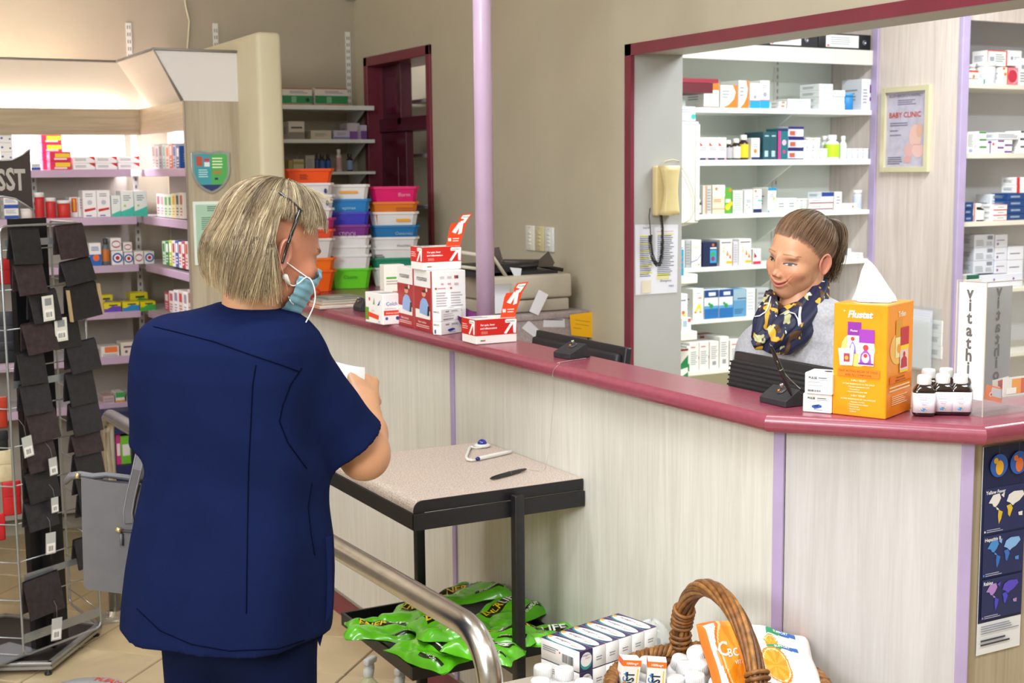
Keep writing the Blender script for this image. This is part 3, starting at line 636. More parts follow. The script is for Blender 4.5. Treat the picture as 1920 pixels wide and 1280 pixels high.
# ================================================================== dispensary shelving
YS = 4.90; YSB = 5.2; XP = 4.651             # far bay front, its back, panel plane
DXL, DXR = 3.05, XP
struct(MB().box((XB+WT, YSB, 0), (XP+.05, YSB+.08, ZC), M('#eef3ec', .7, kind='paint', scale=3, var=.02, name='grey back board')), 'wall_dispensary')
SZ = [(202.7, 212, 1400), (299.5, 310, 1400), (401.6, 410.5, 1330), (502, 510.5, 1300), (600, 607.5, 1310), (696, 704.5, 1300)]
bay = empty('dispensary_shelf_bay', 'tall bay of white medicine shelves behind the dispensary opening', 'shelves', (3.8, YS, 0))
XJ = on(1492, 300, 1, YS).x
for i, (a, b_, xr) in enumerate(SZ):
    z1, z0 = on(xr, a, 1, YS).z, on(xr, b_, 1, YS).z
    at_(MB().box((DXL-.1, YS, z0), (XJ-.0015, YSB, z1), SHELFW), bay, 'shelf', .0015)
    at_(MB().box((XJ+.0015, YS, z0), (DXR, YSB, z1), SHELFW), bay, 'shelf', .0015)
    for x in (XJ+.01, DXL+.25):
        at_(MB().prism([(YS+.04, z0), (YSB-.01, z0), (YSB-.01, z0-.13)], x-.004, x+.004, M('#dfe3dc', .45), ax=0), bay, 'bracket')
zh0, zh1 = on(1400, 113, 1, YS).z, on(1400, 84, 1, YS).z
at_(MB().box((DXL-.1, YS, zh0), (DXR, YS+.02, zh1), M('#d8d5cf', .5, kind='paint', scale=3, var=.02, name='white header')), bay, 'header')
at_(MB().box((DXL-.1, YS+.02, zh1-.02), (DXR, YSB, zh1), SHELFW), bay, 'top_board')
for px in (1452,):
    x = on(px, 300, 1, YSB).x; mb = MB(); mb.box((x-.014, YSB-.008, .3), (x+.014, YSB, zh0), WHITE)
    for k in range(56): mb.box((x+.002, YSB-.0088, .32+k*.034), (x+.008, YSB-.0078, .338+k*.034), '#8d8d86')
    at_(mb, bay, 'slotted_upright')
# side panel unit with the framed poster, then the near right bay
YN = on(1800, 200, 0, XP).y
pn = empty('tall_divider_panel', 'tall pale oak divider panel with lilac edges between the medicine shelves', 'panel', (XP, YN, 0))
at_(MB().box((XP, YN+.0, 0), (XP+.035, YSB, 2.7), OAKP), pn, 'board')
at_(MB().box((XP-.006, YN-.012, 0), (XP+.04, YN+.012, 2.7), LILAC), pn, 'edge_strip', .004)
yq = on(1641, 200, 0, XP).y
at_(MB().box((XP-.012, yq-.02, 0), (XP+.0, yq+.02, 2.7), LILAC), pn, 'edge_strip', .003)
YR = YN+.05; YRB = YR+.32
rb = empty('right_shelf_bay', 'right-hand bay of cream-edged medicine shelves behind the acrylic stand', 'shelves', (5.1, YR, 0))
at_(MB().box((XP+.035, YRB, 0), (X1-.01, YRB+.03, 2.7), M('#dadae4', .6, kind='paint', scale=3, var=.02, name='pale lilac grey board')), rb, 'back_panel')
RSY = [(157, 165.5), (287.6, 297), (415.5, 424.5), (544.5, 552), (668, 676)]
for a, b_ in RSY:
    z1, z0 = on(1830, a, 1, YR).z, on(1830, b_, 1, YR).z
    at_(MB().box((XP+.037, YR, z0), (X1-.01, YRB, z1), M('#e2dccf', .5, kind='paint', scale=5, var=.02, name='cream shelf')), rb, 'shelf', .0015)
    at_(MB().box((XP+.037, YR-.004, z0-.006), (XP+.07, YR+.03, z1-.0), M('#a9804f', .5)), rb, 'raw_shelf_end')
zq = on(1830, 38, 1, YR).z
at_(MB().box((XP+.037, YR, zq), (X1-.01, YR+.02, 2.7), OAKP), rb, 'header')
# framed poster
fy0, fy1 = on(1657, 240, 0, XP).y, on(1746, 240, 0, XP).y; fz1, fz0 = on(1750, 158, 0, XP).z, on(1750, 322, 0, XP).z
W2, H2 = fy0-fy1, fz1-fz0
pic = empty('framed_poster', 'baby clinic poster in a pale gold frame on the oak divider', 'poster', T=Matrix.Translation((XP-.001, fy0, fz0)) @ Matrix.Rotation(-math.pi/2, 4, 'Z'))
fm = M('#d9cfae', .35, .3, name='pale gold frame'); fw = .024; mb = MB()
for a, b_ in (((0, -.02, 0), (fw, 0, H2)), ((W2-fw, -.02, 0), (W2, 0, H2)), ((fw, -.019, 0), (W2-fw, 0, fw)), ((fw, -.019, H2-fw), (W2-fw, 0, H2))): mb.box(a, b_, fm)
mb.obj('frame', pic)
mb = MB(); mb.box((fw*.9, -.006, fw*.9), (W2-fw*.9, -.001, H2-fw*.9), M('#b9b2c6', .4, kind='paint', scale=25, var=.06, name='mottled lilac paper'))
fr = (Vector((fw, -.006, fw)), Vector((W2-2*fw, 0, 0)), Vector((0, 0, H2-2*fw)))
draw(mb, fr, [t_('ALGEN HENDERSON PHARMACY', .48, .93, .06, '#4a4560', maxw=.84), l(.28, .82, .78, .9, 3, '#6a6480'), t_('BABY CLINIC', .47, .66, .10, '#b8402c', maxw=.9, bold=.02),
  l(.1, .54, .55, .6, 2, '#6a6480'), l(.1, .47, .35, .5, 1, '#6a6480'), l(.1, .41, .45, .44, 1, '#6a6480'), l(.06, .03, .45, .14, 4, '#4a4560')])
SK = '#d9aeb0'
draw(mb, fr, [('c', .74, .40, .16, '#d9b0a8', dict(ru=.15)), ('c', .82, .22, .10, '#dbb2b0', dict(ru=.15, e=.001)), ('c', .6, .22, .09, '#d2a4a4', dict(ru=.13, e=.0008)), ('c', .56, .10, .05, '#cf9c9c', dict(ru=.09, e=.0012)), ('c', .84, .48, .09, '#d2a493', dict(ru=.08, e=.0009)), B(.7, .29, .9, .295, '#a8747a', .0013)]) 
mb.obj('poster', pic)
# perspex file pocket with papers lower on the divider
y0_, y1_ = on(1708, 640, 0, XP).y, on(1756, 640, 0, XP).y; z1_, z0_ = on(1740, 575, 0, XP).z, on(1740, 690, 0, XP).z
pk = empty('document_pocket', 'clear wall pocket of white papers on the oak divider', 'pocket', T=Matrix.Translation((XP-.001, y0_+.03, z0_)) @ Matrix.Rotation(-math.pi/2, 4, 'Z'))
GL = M('#dfe4e2', .08, alpha=.2, name='clear acrylic thin')
ww, hh2 = (y0_-y1_)+.06, z1_-z0_
mb = MB(); mb.box((0, -.07, 0), (ww, -.067, hh2*.8), GL); mb.box((0, -.004, 0), (ww, -.001, hh2), GL); mb.box((0, -.07, 0), (ww, 0, .004), GL); mb.obj('pocket', pk)
for k in range(4): MB().box((.01, -.06+k*.012, .006), (ww-.02-.006*k, -.057+k*.012, hh2*(.86+.03*k)), M('#dcdce6', .6)).obj('paper', pk)
# ---- side shelves on the back of the partition, seen end-on past the jamb
ysd = 4.4; xs0 = XB+WT+.004
def sx(px): return on(px, 400, 1, ysd).x
bs = empty('side_shelf_unit', 'narrow white side shelves seen end-on beside the telephone', 'shelves', (xs0, ysd, 0))
for y1, y2 in ((514, 531), (621, 637)):
    z1, z0 = on(1300, y1, 1, ysd).z, on(1300, y2, 1, ysd).z
    at_(MB().box((xs0, ysd, z0), (sx(1309), YS-.03, z1), SHELFW), bs, 'shelf', .002)
    at_(MB().prism([(xs0, z0), (sx(1308), z0), (xs0, z0-.07)], ysd+.01, ysd+.02, WHITE, ax=1), bs, 'bracket')
z1, z0 = on(1300, 228, 1, ysd).z, on(1300, 418, 1, ysd).z
cb = empty('white_side_cabinet', 'shallow white cabinet beside the dispensary jamb above the phone', 'cabinet', (xs0, ysd, z0))
at_(MB().box((xs0, ysd, z0), (sx(1309), YS-.05, z1), WHITE), cb, 'body', .003)
at_(MB().box((sx(1303), ysd-.004, z0+.01), (sx(1310.5), YS-.06, z1-.01), M('#e8eaee', .4)), cb, 'door', .002)
at_(MB().prism([(xs0, z0), (sx(1309), z0), (xs0, z0-.08)], ysd+.01, ysd+.02, WHITE, ax=1), cb, 'bracket')
def sidebox(x0, x1, yt, yb, base, els, label, cat='box', dd=.06, yy=None, name='carton'):
    yy = yy or ysd+.01; A, Bq = on(x0, yt, 1, yy), on(x1, yb, 1, yy)
    return carton(name, Bq.x-A.x, dd, A.z-Bq.z, base, {'F': els, 'R': els}, label=label, cat=cat, group='things on the side shelves', loc=((A.x+Bq.x)/2, yy+dd/2, Bq.z+.0008))
sidebox(1276, 1304, 200, 227, '#e9e9ec', [b(.0, .35, '#cfd0d4'), c_(.85, .3, .2, '#35a8a0'), l(.1, .55, .7, .85, 2)], 'flat white box with teal mark on top of the side cabinet', yy=ysd+.02)
rf = MB(); A, Bq = on(1274, 146, 1, YS-.12), on(1347, 176, 1, YS-.12)
for k, (c) in enumerate(('#5c0f22', '#8c2238')): rf.box((A.x, YS-.12, Bq.z+(A.z-Bq.z)*(.05 if k == 0 else .72)), (Bq.x-(.03 if k == 0 else 0), YS+.1, A.z-(A.z-Bq.z)*(.3 if k == 0 else 0)), c)
rf.obj('maroon_file_box', label='maroon lever file lying on top of the side cabinet', cat='file')
sidebox(1276, 1282, 468, 517, '#2a9ad0', [l(.2, .2, .8, .8, 3)], 'slim bright blue pack standing end-on beside the jamb', yy=ysd-.0)
sidebox(1276, 1289, 552, 620, W_, [l(.1, .8, .9, .86, 1, BLU), c_(.4, .5, .05, ORG), B(.3, .2, .7, .45, '#f0d628')], 'white carton with yellow legs on the lower side shelf', yy=ysd+.12)
sidebox(1278, 1296, 597, 621, W_, [B(.15, .35, .55, .8, '#a8c8dc'), B(.65, .7, .95, .95, '#c96a5a')], 'small white pack with blue square on the lower side shelf')
sidebox(1274, 1290, 655, 692, W_, [p_([(0, 0), (1, .1), (1, .7), (0, .2)], '#1e8a52'), b(.9, 1, '#9a3030')], 'white and green carton beside the jamb, upper of two', yy=ysd+.05)
sidebox(1274, 1290, 692.5, 712, W_, [p_([(0, 0), (1, .1), (1, .7), (0, .2)], '#1e8a52')], 'white and green carton beside the jamb, lower of two', yy=ysd+.05)
z_ = on(1280, 712, 1, ysd+.05).z
at_(MB().box((xs0, ysd+.03, z_-.02), (sx(1297), YS-.03, z_), SHELFW), bs, 'shelf')
# ---- stock of the far bay
def Sh(i, nm): return Shelf(nm, 1, YS, SZ[i][0], SZ[i][2], 'packs on '+nm)
ORNG = '#ee7a26'
sh = Sh(0, 'the top dispensary shelf')
sh.put(1319, 1348, 154, 'box', 'white carton with orange cap band', W_, [b(0, .04, '#c9501c'), b(.7, 1, ORNG), l(.2, .4, .7, .6, 3)], d=.14)
ARC = [('p', [(.72, 1), (1, 1), (1, 0), (.1, 0), (.5, .15), (.8, .4), (.9, .7)], ORNG, .0005), l(.1, .4, .6, .8, 3)]
sh.put(1351, 1383, 159, 'box', 'lower white carton with orange arc', W_, ARC, d=.14)
sh.put(1384, 1403, 150, 'box', 'taller white carton with orange arc', W_, ARC, d=.14)
sh.put(1405, 1424, 155, 'box', 'white carton with cyan foot, lower', W_, [b(0, .3, '#1f9ad0'), b(.3, .32, RED), l(.2, .6, .8, .8, 3), c_(.5, .45, .08, '#9aa0b0')])
sh.put(1424, 1442, 150, 'box', 'white carton with cyan foot, taller', W_, [b(0, .29, '#1f9ad0'), b(.29, .31, RED), l(.2, .7, .8, .85, 2), c_(.5, .5, .09, '#9aa0b0')])
sh.put(1460, 1474, 190, 'box', 'tiny white pack with orange square', W_, [B(.3, .45, .8, .9, '#d86a1c')], stack=2, d=.06)
sh.put(1476, 1520, 185.5, 'box', 'flat white carton with grey print', '#e9ecee', [l(.2, .3, .8, .7, 2)], stack=2, d=.1)
sh.put(1535, 1561, 157, 'box', 'white low carton with faint blue print', '#e9ecee', [l(.2, .35, .8, .75, 2, '#9aaac4')], stack=4, d=.14)
sh.put(1561, 1583, 169, 'box', 'white low carton in shorter pile', '#e9ecee', [l(.2, .35, .8, .75, 2, '#9aaac4')], stack=3, d=.12)
sh.put(1584, 1604, 174, 'tub', 'blue tub with lighter blue lid', '#1f78c0', '#3f9ad8', '#2a82cc')
sh.put(1614, 1637, 147, 'box', 'tall white carton with purple blocks', '#dfe0ea', [B(.65, .55, 1, .82, PUR), B(.65, .3, 1, .42, PUR), l(.1, .2, .5, .7, 5)], d=.14)
sh = Sh(1, 'the second dispensary shelf')
BX = [b(0, .09, NAV), B(.78, 0, 1, .09, '#d88a9a'), p_([(.1, .8), (.5, .62), (.1, .62)], '#d84a4a'), l(.1, .42, .9, .58, 2), l(.1, .25, .9, .3, 1)]
sh.put(1311, 1363, 257, 'box', 'white carton with navy foot and red mark', W_, BX, n=3)
sh.put(1364, 1377, 262, 'bot', 'small amber bottle with white cap', '#33201a', W_, '#b8b4c0')
sh.put(1378, 1393, 259, 'bot', 'amber bottle with white label and orange dot', '#33201a', W_, '#e4e0dc')
sh.put(1392, 1408, 252, 'bot', 'taller amber bottle with yellow label', '#33201a', W_, '#e8c82c')
sh.put(1410, 1426, 258, 'box', 'slim white carton with orange dot', W_, [b(0, .12, NAV), c_(.45, .4, .1, ORNG), l(.2, .55, .8, .75, 2)])
sh.put(1418, 1431, 247, 'box', 'dark teal carton with pink spine', '#1f4a58', [B(.85, 0, 1, 1, '#c93a80')], back=.05)
sh.put(1431, 1458, 246, 'box', 'dark teal carton with pale square', '#24505e', [B(.2, .1, .7, .32, '#a9c4cc'), l(.2, .8, .8, .9, 1, '#9fd0d8')], n=2)
sh.put(1459, 1478, 240, 'box', 'teal and magenta carton', '#1f6a78', [B(0, 0, .22, 1, '#e0298a'), c_(.6, .55, .09, '#f0b0d0'), c_(.6, .25, .05, '#e0298a'), b(.92, 1, NAV)])
NB_ = [b(.78, 1, '#20206a'), B(.1, .2, .45, .6, '#b85a3c'), B(.5, .1, .95, .7, W_), b(0, .1, '#20206a')]
sh.put(1478, 1508, 237, 'box', 'navy and white carton with copper picture', '#c9cce0', NB_, stack=3)
sh.put(1508, 1514, 262, 'tub', 'slim white jar', W_, W_, '#dfe3ea')
sh.put(1515, 1542, 258, 'tub', 'white jar in the double row', W_, W_, '#dde1ea', n=2, stack=2)
sh.put(1542, 1556, 278, 'tub', 'short white jar', W_, W_, '#dde1ea')
sh.put(1546, 1561, 254, 'bot', 'white pill bottle behind lime one', W_, W_, '#e4e8ec', back=.06)
sh.put(1558, 1580, 252, 'bot', 'white pill bottle with lime label', '#f2f4f0', W_, '#b4dc1e')
sh.put(1580, 1590, 254, 'bot', 'white pill bottle with dark blue line', W_, W_, '#dfe8ee')
sh.put(1591, 1632, 278, 'tub', 'small white jar in the low row', W_, W_, '#d4dae4', n=4)
sh = Sh(2, 'the third dispensary shelf')
sh.put(1309, 1319, 373, 'bot', 'small amber bottle half hidden by cabinet', '#33201a', W_, '#cfc8c4')
sh.put(1319, 1326, 347, 'box', 'slim pale carton with peach edge', '#cfd0cc', [B(.6, 0, 1, 1, '#e0a080')])
sh.put(1327, 1336, 347, 'box', 'slim grey carton', '#c4c6c4', [l(.1, .1, .9, .9, 8)])
sh.put(1337, 1361, 346, 'box', 'white and peach carton with red dot', '#f0d4bc', [b(.75, 1, W_), b(.6, .72, W_), c_(.3, .87, .06, ORNG), b(.16, .18, ORNG), l(.1, .4, .7, .52, 2, '#b87a50')], d=.12)
sh.put(1361, 1375, 351, 'box', 'green carton with yellow shapes', '#5aa83c', [c_(.7, .9, .06, ORNG), B(.1, .42, .8, .56, '#d8e8e0'), c_(.4, .25, .12, '#f0dc3a'), c_(.8, .38, .1, '#f4c81e')], d=.12)
sh.put(1376, 1396, 357, 'box', 'pale grey carton side', '#d4dad6', [l(.1, .1, .9, .9, 8, '#b8c4c0')], d=.1)
sh.put(1397, 1413, 356, 'box', 'white carton with blue marks', W_, [l(.2, .45, .8, .6, 2, '#4a7aa0'), c_(.3, .35, .04, '#7a9ac0'), c_(.6, .25, .04, '#7a9ac0')])
sh.put(1415, 1431, 354, 'box', 'white carton with navy foot and orange dot', W_, [b(0, .16, NAV), c_(.25, .92, .06, ORNG), B(.5, .48, 1, .55, TEA), l(.2, .66, .6, .74, 1, '#c94a80')])
sh.put(1441, 1457, 351, 'box', 'white carton with blue top', W_, [b(.88, 1, '#1f8ab8'), c_(.7, .55, .06, '#a8d84a'), p_([(0, 0), (.3, 0), (0, .12)], '#2aa8c0'), l(.2, .6, .8, .75, 2)], d=.12)
sh.put(1458, 1496, 371, 'box', 'low white carton with faint print', '#e6eaea', [l(.2, .3, .8, .7, 2)], n=2, d=.12)
sh.put(1497, 1518, 372, 'tub', 'white jar with green print', W_, W_, '#cfe0d4', n=2)
sh.put(1519, 1565, 372, 'box', 'flat white carton with maroon stripe', W_, [b(.2, .4, '#8a2a50'), l(.1, .6, .6, .8, 1, PUR)], stack=2, d=.12)
sh.put(1543, 1567, 360, 'box', 'small navy-topped carton', '#dfe6f0', [b(.3, 1, '#1f3f8a')], yb=371.6, d=.1)
sh.put(1568, 1582, 359, 'box', 'upright white carton', W_, [l(.2, .3, .8, .8, 3)])
sh.put(1583, 1610, 381, 'box', 'low white carton with red dot', W_, [c_(.7, .5, .2, ORNG)])
sh.put(1609, 1622, 356, 'tub', 'pale blue and white tub', '#d4d8e8', W_, '#c0c8e0')
sh = Sh(3, 'the fourth dispensary shelf')
sh.put(1275, 1286, 450, 'box', 'white carton with violet curve, partly hidden', W_, [l(.1, .7, .9, .76, 1, '#7a6ab8')])
sh.put(1287, 1297, 450, 'box', 'narrow grey carton side', '#b4b8b8', [l(.1, .1, .9, .9, 8)])
sh.put(1298, 1317, 449, 'box', 'white carton with violet curve', W_, [p_([(0, .18), (.6, .26), (1, .46), (1, .5), (.6, .3), (0, .22)], '#8a74c4'), l(.2, .72, .8, .76, 1, '#e0b04a'), c_(.75, .1, .04, '#e0a04a')])
sh.put(1319, 1347, 453, 'box', 'navy carton with cyan picture', '#1c2850', [B(.5, .15, .95, .68, '#28a0d8'), c_(.7, .5, .1, '#3aa84a'), c_(.7, .32, .1, '#8a3a70'), B(.5, .72, .95, .78, '#dfe4f0'), c_(.7, .88, .06, '#c96a3a')], d=.12)
HUM = [B(.1, .86, .9, .9, '#4a4a60'), ('p', [(.18, .4), (.3, .66), (.42, .4), (.3, .55)], '#f0b81c', .0007), c_(.3, .68, .03, '#f0b81c'), ('p', [(.5, .38), (.6, .62), (.7, .38)], '#ee8a26', .0007), ('p', [(.72, .28), (.82, .46), (.92, .28)], '#ee6a3a', .0007), B(.5, .08, 1, .18, '#f0b81c')]
sh.put(1352, 1376, 448, 'box', 'white carton with yellow and orange figures, left', W_, HUM, d=.14)
sh.put(1377, 1387, 452, 'box', 'pale carton side', '#d4d0d8', [l(.1, .1, .9, .9, 8, '#b4b0c0')])
sh.put(1388, 1412, 447, 'box', 'white carton with yellow and orange figures, right', W_, HUM, d=.14)
sh.put(1416, 1431, 466, 'box', 'short white carton with crimson foot', W_, [b(0, .2, '#c4304a'), p_([(.1, .4), (.1, .8), (.5, .5)], '#a82040')])
sh.put(1580, 1602, 466, 'box', 'white carton with navy square', W_, [B(.3, .4, .6, .8, '#1f3a70')])
sh.put(1602, 1624, 474, 'box', 'low white carton pair at the right', W_, [l(.2, .3, .8, .7, 2)], stack=2)
sh = Sh(4, 'the fifth dispensary shelf')
LEG = [t_('Clinical', .5, .84, .05, '#2a3a80', maxw=.8), B(.5, .68, .8, .72, ORNG), p_([(.2, .28), (.5, .5), (.72, .5), (.78, .24), (.68, .24), (.6, .4), (.3, .24)], '#f2dc1e'), B(.15, .22, .35, .27, '#e0603a'), B(.62, .22, .82, .27, '#e0603a')]
sh.put(1301, 1322, 540, 'box', 'white carton with yellow legs', W_, LEG, d=.12)
BLW = [b(.74, 1, '#1c4488'), B(.0, 0, 1, .35, '#2470b8'), B(0, .35, 1, .45, '#5aa0d8'), c_(.5, .44, .08, '#2f9a48'), c_(.35, .52, .05, '#2f9a48'), B(.3, .8, .8, .92, '#dfe8f4')]
sh.put(1324, 1378, 542, 'box', 'blue and white carton with green leaf', '#e4f0f6', BLW, n=2, d=.14)
sh.put(1379, 1404, 541, 'box', 'steel blue carton side', '#5f9ac8', [b(.6, 1, '#9ab8cc'), B(.3, .64, 1, .68, '#2a4a80'), l(.1, .1, .9, .3, 3, '#2a6a9c')])
sh.put(1404, 1421, 540, 'box', 'plain white carton', '#eef2f4', [l(.1, .2, .9, .9, 6, '#c4ccd4')])
sh.put(1422, 1446, 539, 'box', 'grey carton behind the shoulder', '#b8bcc0', [l(.1, .2, .9, .9, 4)])
sh = Sh(5, 'the lowest dispensary shelf')
TL = [l(.15, .8, .8, .88, 1, '#d04a3a'), l(.15, .2, .85, .7, 7, '#a8b0ba'), B(.95, .4, 1, .5, '#222222')]
TQ = [B(.3, .14, .7, .28, '#9aa0aa'), l(.15, .35, .85, .85, 7, '#a8b0ba')]
sh.put(1291, 1296, 648, 'box', 'slim white and green sliver carton', W_, [b(0, .3, '#2f8a52')])
sh.put(1296, 1334, 641, 'box', 'white carton with red print', W_, TL, n=2, d=.12)
sh.put(1335, 1353, 639, 'box', 'white carton with grey square', W_, TQ, d=.12)
sh.put(1354, 1372, 630, 'box', 'taller white carton with grey square', W_, TQ, d=.12)
sh.put(1373, 1395, 636, 'box', 'white carton with small red print', W_, TL, d=.12)
sh.put(1396, 1412, 635, 'box', 'white carton, partly hidden', W_, TL, d=.12)
a = on(1322, 622, 1, YS+.1); b2 = on(1357, 640, 1, YS+.1)
carton('flat_carton', b2.x-a.x, .1, .02, '#d8d4dc', {'F': [b(.2, .8, '#b04a50')], 'T': [B(.1, .3, .9, .7, '#b04a50')]}, label='flat carton with red lettering lying on the lowest row of cartons', cat='box', group='packs on the lowest dispensary shelf', loc=((a.x+b2.x)/2, YS+.19, on(1322, 637, 1, YS+.12).z))
# lever arch files lying on the header board
for (x0, x1, yb, col, ds) in ((1432, 1535, 76, '#23252c', 'left'), (1536, 1645, 82, '#1b1c20', 'right')):
    A, Bq = on(x0, 40, 1, YS+.03), on(x1, 40, 1, YS+.03); h = .075; zz = zh1+.0006
    f = empty('lever_arch_file', ('black lever file with white spine label lying above the shelves, %s one' % ds), 'file', ((A.x+Bq.x)/2, YS+.03, zz), group='files lying above the shelves')
    w2 = Bq.x-A.x; mb = MB(); mb.rbox((-w2/2, 0, 0), (w2/2, .25, h), M(col, .4), .004); mb.obj('cover', f)
    fr = (Vector((-w2/2, 0, 0)), Vector((w2, 0, 0)), Vector((0, 0, h))); q = MB(); draw(q, fr, [B(.12, .15, .68, .9, '#e6e8e6'), l(.2, .3, .6, .8, 4, '#99a0a8'), B(.14, .18, .18, .3, '#c9503c')]); q.obj('spine_label', f)
    q = MB(); q.lathe([(.012, 0), (.012, .002), (.007, .002), (.007, -.001)], M('#8a8f98', .3, .8), 16, T=Matrix.Translation((w2*.28, -.0005, h/2)) @ Matrix.Rotation(math.pi/2, 4, 'X')); q.obj('finger_ring', f)
# ---- stock of the right bay
def Sr(i, nm): return Shelf(nm, 1, YR, RSY[i][0], 1830, 'packs on '+nm)
sh = Sr(0, 'the top right shelf')
sh.put(1800, 1830, 131, 'box', 'flat white carton with red edge and dot', W_, [b(.85, 1, '#e0502a'), c_(.7, .55, .14, ORNG), b(.35, .4, '#555566')], stack=1, d=.1)
sh.put(1821, 1843, 119, 'tub', 'white tub behind', W_, W_, '#e6e6ec', back=.07)
sh.put(1828, 1843, 134, 'box', 'small white pack with teal corner', W_, [B(.75, 0, .95, .4, '#1a9a80'), l(.1, .5, .6, .8, 2)], d=.05)
sh.put(1844, 1871, 116, 'tub', 'front white tub with blue print', W_, W_, '#dfe0f0')
sh.put(1873, 1885, 125, 'box', 'white carton with orange edge', W_, [B(.8, 0, .95, 1, ORNG), c_(.55, .6, .1, ORNG), B(.1, .85, .5, .98, ORNG)])
sh.put(1886, 1904, 126, 'box', 'crimson carton with pale crescent', '#e07a88', [('c', .5, .5, .42, '#e8b8c0', {}), ('c', .4, .5, .38, '#c9304a', dict(e=.0012))])
sh.put(1905, 1925, 108, 'box', 'tall white carton at the frame edge', W_, [B(.2, .6, .5, .75, '#9aa0aa'), l(.1, .1, .9, .5, 4)])
sh.put(1844, 1882, 94, 'box', 'white carton with red border on tubs', W_, [B(0, 0, .04, 1, '#e0402a'), B(.94, 0, 1, 1, '#e0402a'), b(.94, 1, '#e0402a'), B(.12, .3, .35, .6, '#9aa0aa'), l(.4, .25, .88, .8, 4)], yb=123.5, back=.02)
sh.put(1883, 1909, 94, 'box', 'white carton end on tubs', '#e6e4ea', [B(.2, .4, .35, .6, '#8a8f9a'), l(.45, .4, .9, .6, 2)], yb=123.5, back=.02)
sh = Sr(1, 'the second right shelf')
sh.put(1793, 1809, 252, 'bot', 'amber bottle with white label', '#33201a', W_, '#e6e6ea')
sh.put(1812, 1828, 247, 'box', 'upright white carton with violet square', W_, [B(.3, .05, .75, .2, '#a8a4d0'), l(.15, .3, .85, .9, 8)])
sh.put(1833, 1850, 246, 'box', 'small white carton with green tab', W_, [B(.15, .72, .95, .98, '#3a8a3c')], stack=3)
sh.put(1852, 1859, 264, 'box', 'slim white pack with purple cross', W_, [B(.0, .82, 1, 1, PUR), B(.5, 0, .8, .8, PUR)])
sh.put(1860, 1868, 264, 'box', 'slim white pack with red dot', W_, [c_(.4, .75, .12, '#ee4020')])
sh.put(1869, 1899, 262, 'box', 'white carton with purple tab', W_, [B(.05, .7, .45, .95, PUR), B(.5, .1, .98, .35, PUR)], n=1, stack=2)
sh.put(1868, 1910, 248, 'box', 'flat white carton on purple-tab boxes', '#e6e4ea', [l(.05, .2, .95, .8, 3)], yb=261.5)
sh.put(1911, 1925, 245, 'box', 'white carton with dark teal tab', W_, [B(.1, .75, 1, .98, '#2a3f4a')], stack=3)
sh = Sr(2, 'the third right shelf')
sh.put(1785, 1795, 394, 'box', 'small plain white pack', W_, [])
BLX = [l(.15, .35, .85, .65, 2, '#c4d4ec')]
sh.put(1796, 1830, 379, 'box', 'dark blue carton in small pile', '#16407c', BLX, n=2, stack=3, d=.09)
sh.put(1831, 1836, 381, 'box', 'slim orange-edged carton', W_, [B(0, 0, .5, 1, '#e0602a')])
sh.put(1836, 1856, 381, 'bot', 'amber pill bottle with white label', '#33201a', W_, '#e6e6ee')
sh.put(1862, 1892, 364, 'box', 'white carton back with grey square', '#d8dae2', [B(.1, .5, .4, .9, '#8a8f9a')], stack=2, yb=381, back=.05) if False else None
sh.put(1860, 1892, 363, 'box', 'white carton behind red-edged ones', '#dcdee6', [B(.15, .82, .4, .94, '#8a8f9a'), l(.1, .5, .9, .78, 3)], back=.08)
sh.put(1866, 1893, 383, 'box', 'flat white carton with red edges', W_, [b(0, .1, '#d04a4a'), b(.9, 1, '#d04a4a'), l(.3, .35, .9, .65, 1)], stack=3, d=.07)
sh.put(1893, 1928, 362, 'box', 'dark blue carton in tall pile', '#16407c', BLX, stack=4, d=.1)
sh.put(1909, 1927, 332, 'box', 'white carton with red end', W_, [B(0, 0, .35, 1, '#cc2a36')], yb=361.5, stack=2)
sh = Sr(3, 'the fourth right shelf')
sh.put(1783, 1788, 505, 'tub', 'white jar at the divider', W_, W_, '#e0e0e8')
sh.put(1789, 1810, 500, 'tub', 'white jar with ribbed lid', W_, W_, '#e0e0e8')
sh.put(1820, 1845, 514, 'box', 'dark green and white pack', W_, [b(.55, 1, '#14604a')], d=.06)
sh.put(1833, 1872, 439, 'box', 'wide white carton back with grey code', '#d4d6e2', [B(.65, .6, .92, .9, '#7f8494'), l(.08, .1, .5, .6, 4), l(.6, .1, .95, .45, 3)], yb=512, stack=3, back=.05)
sh.put(1873, 1897, 439, 'box', 'white carton end with purple dot', '#dcdce8', [l(.1, .5, .9, .62, 1, '#5a5070'), c_(.2, .28, .1, '#7a3a9c')], yb=512, stack=3, back=.05)
sh.put(1898, 1928, 461, 'box', 'white carton with dim lettering', '#e2e2ec', [l(.1, .4, .9, .55, 1, '#5a5070')], yb=512, stack=2, back=.05)
sh.put(1833, 1928, 513, 'box', 'long white carton under the pile', '#dcdce8', [c_(.4, .6, .1, '#7a3a9c'), c_(.8, .6, .1, '#7a3a9c')], back=.05)
sh = Sr(4, 'the lowest right shelf')
sh.put(1778, 1800, 600, 'box', 'white carton low beside the divider', W_, [l(.1, .4, .9, .8, 3)], stack=3)
sh.put(1802, 1840, 620, 'box', 'white carton low behind the acrylic stand', '#d4d6e2', [l(.1, .4, .9, .8, 3)], stack=2)
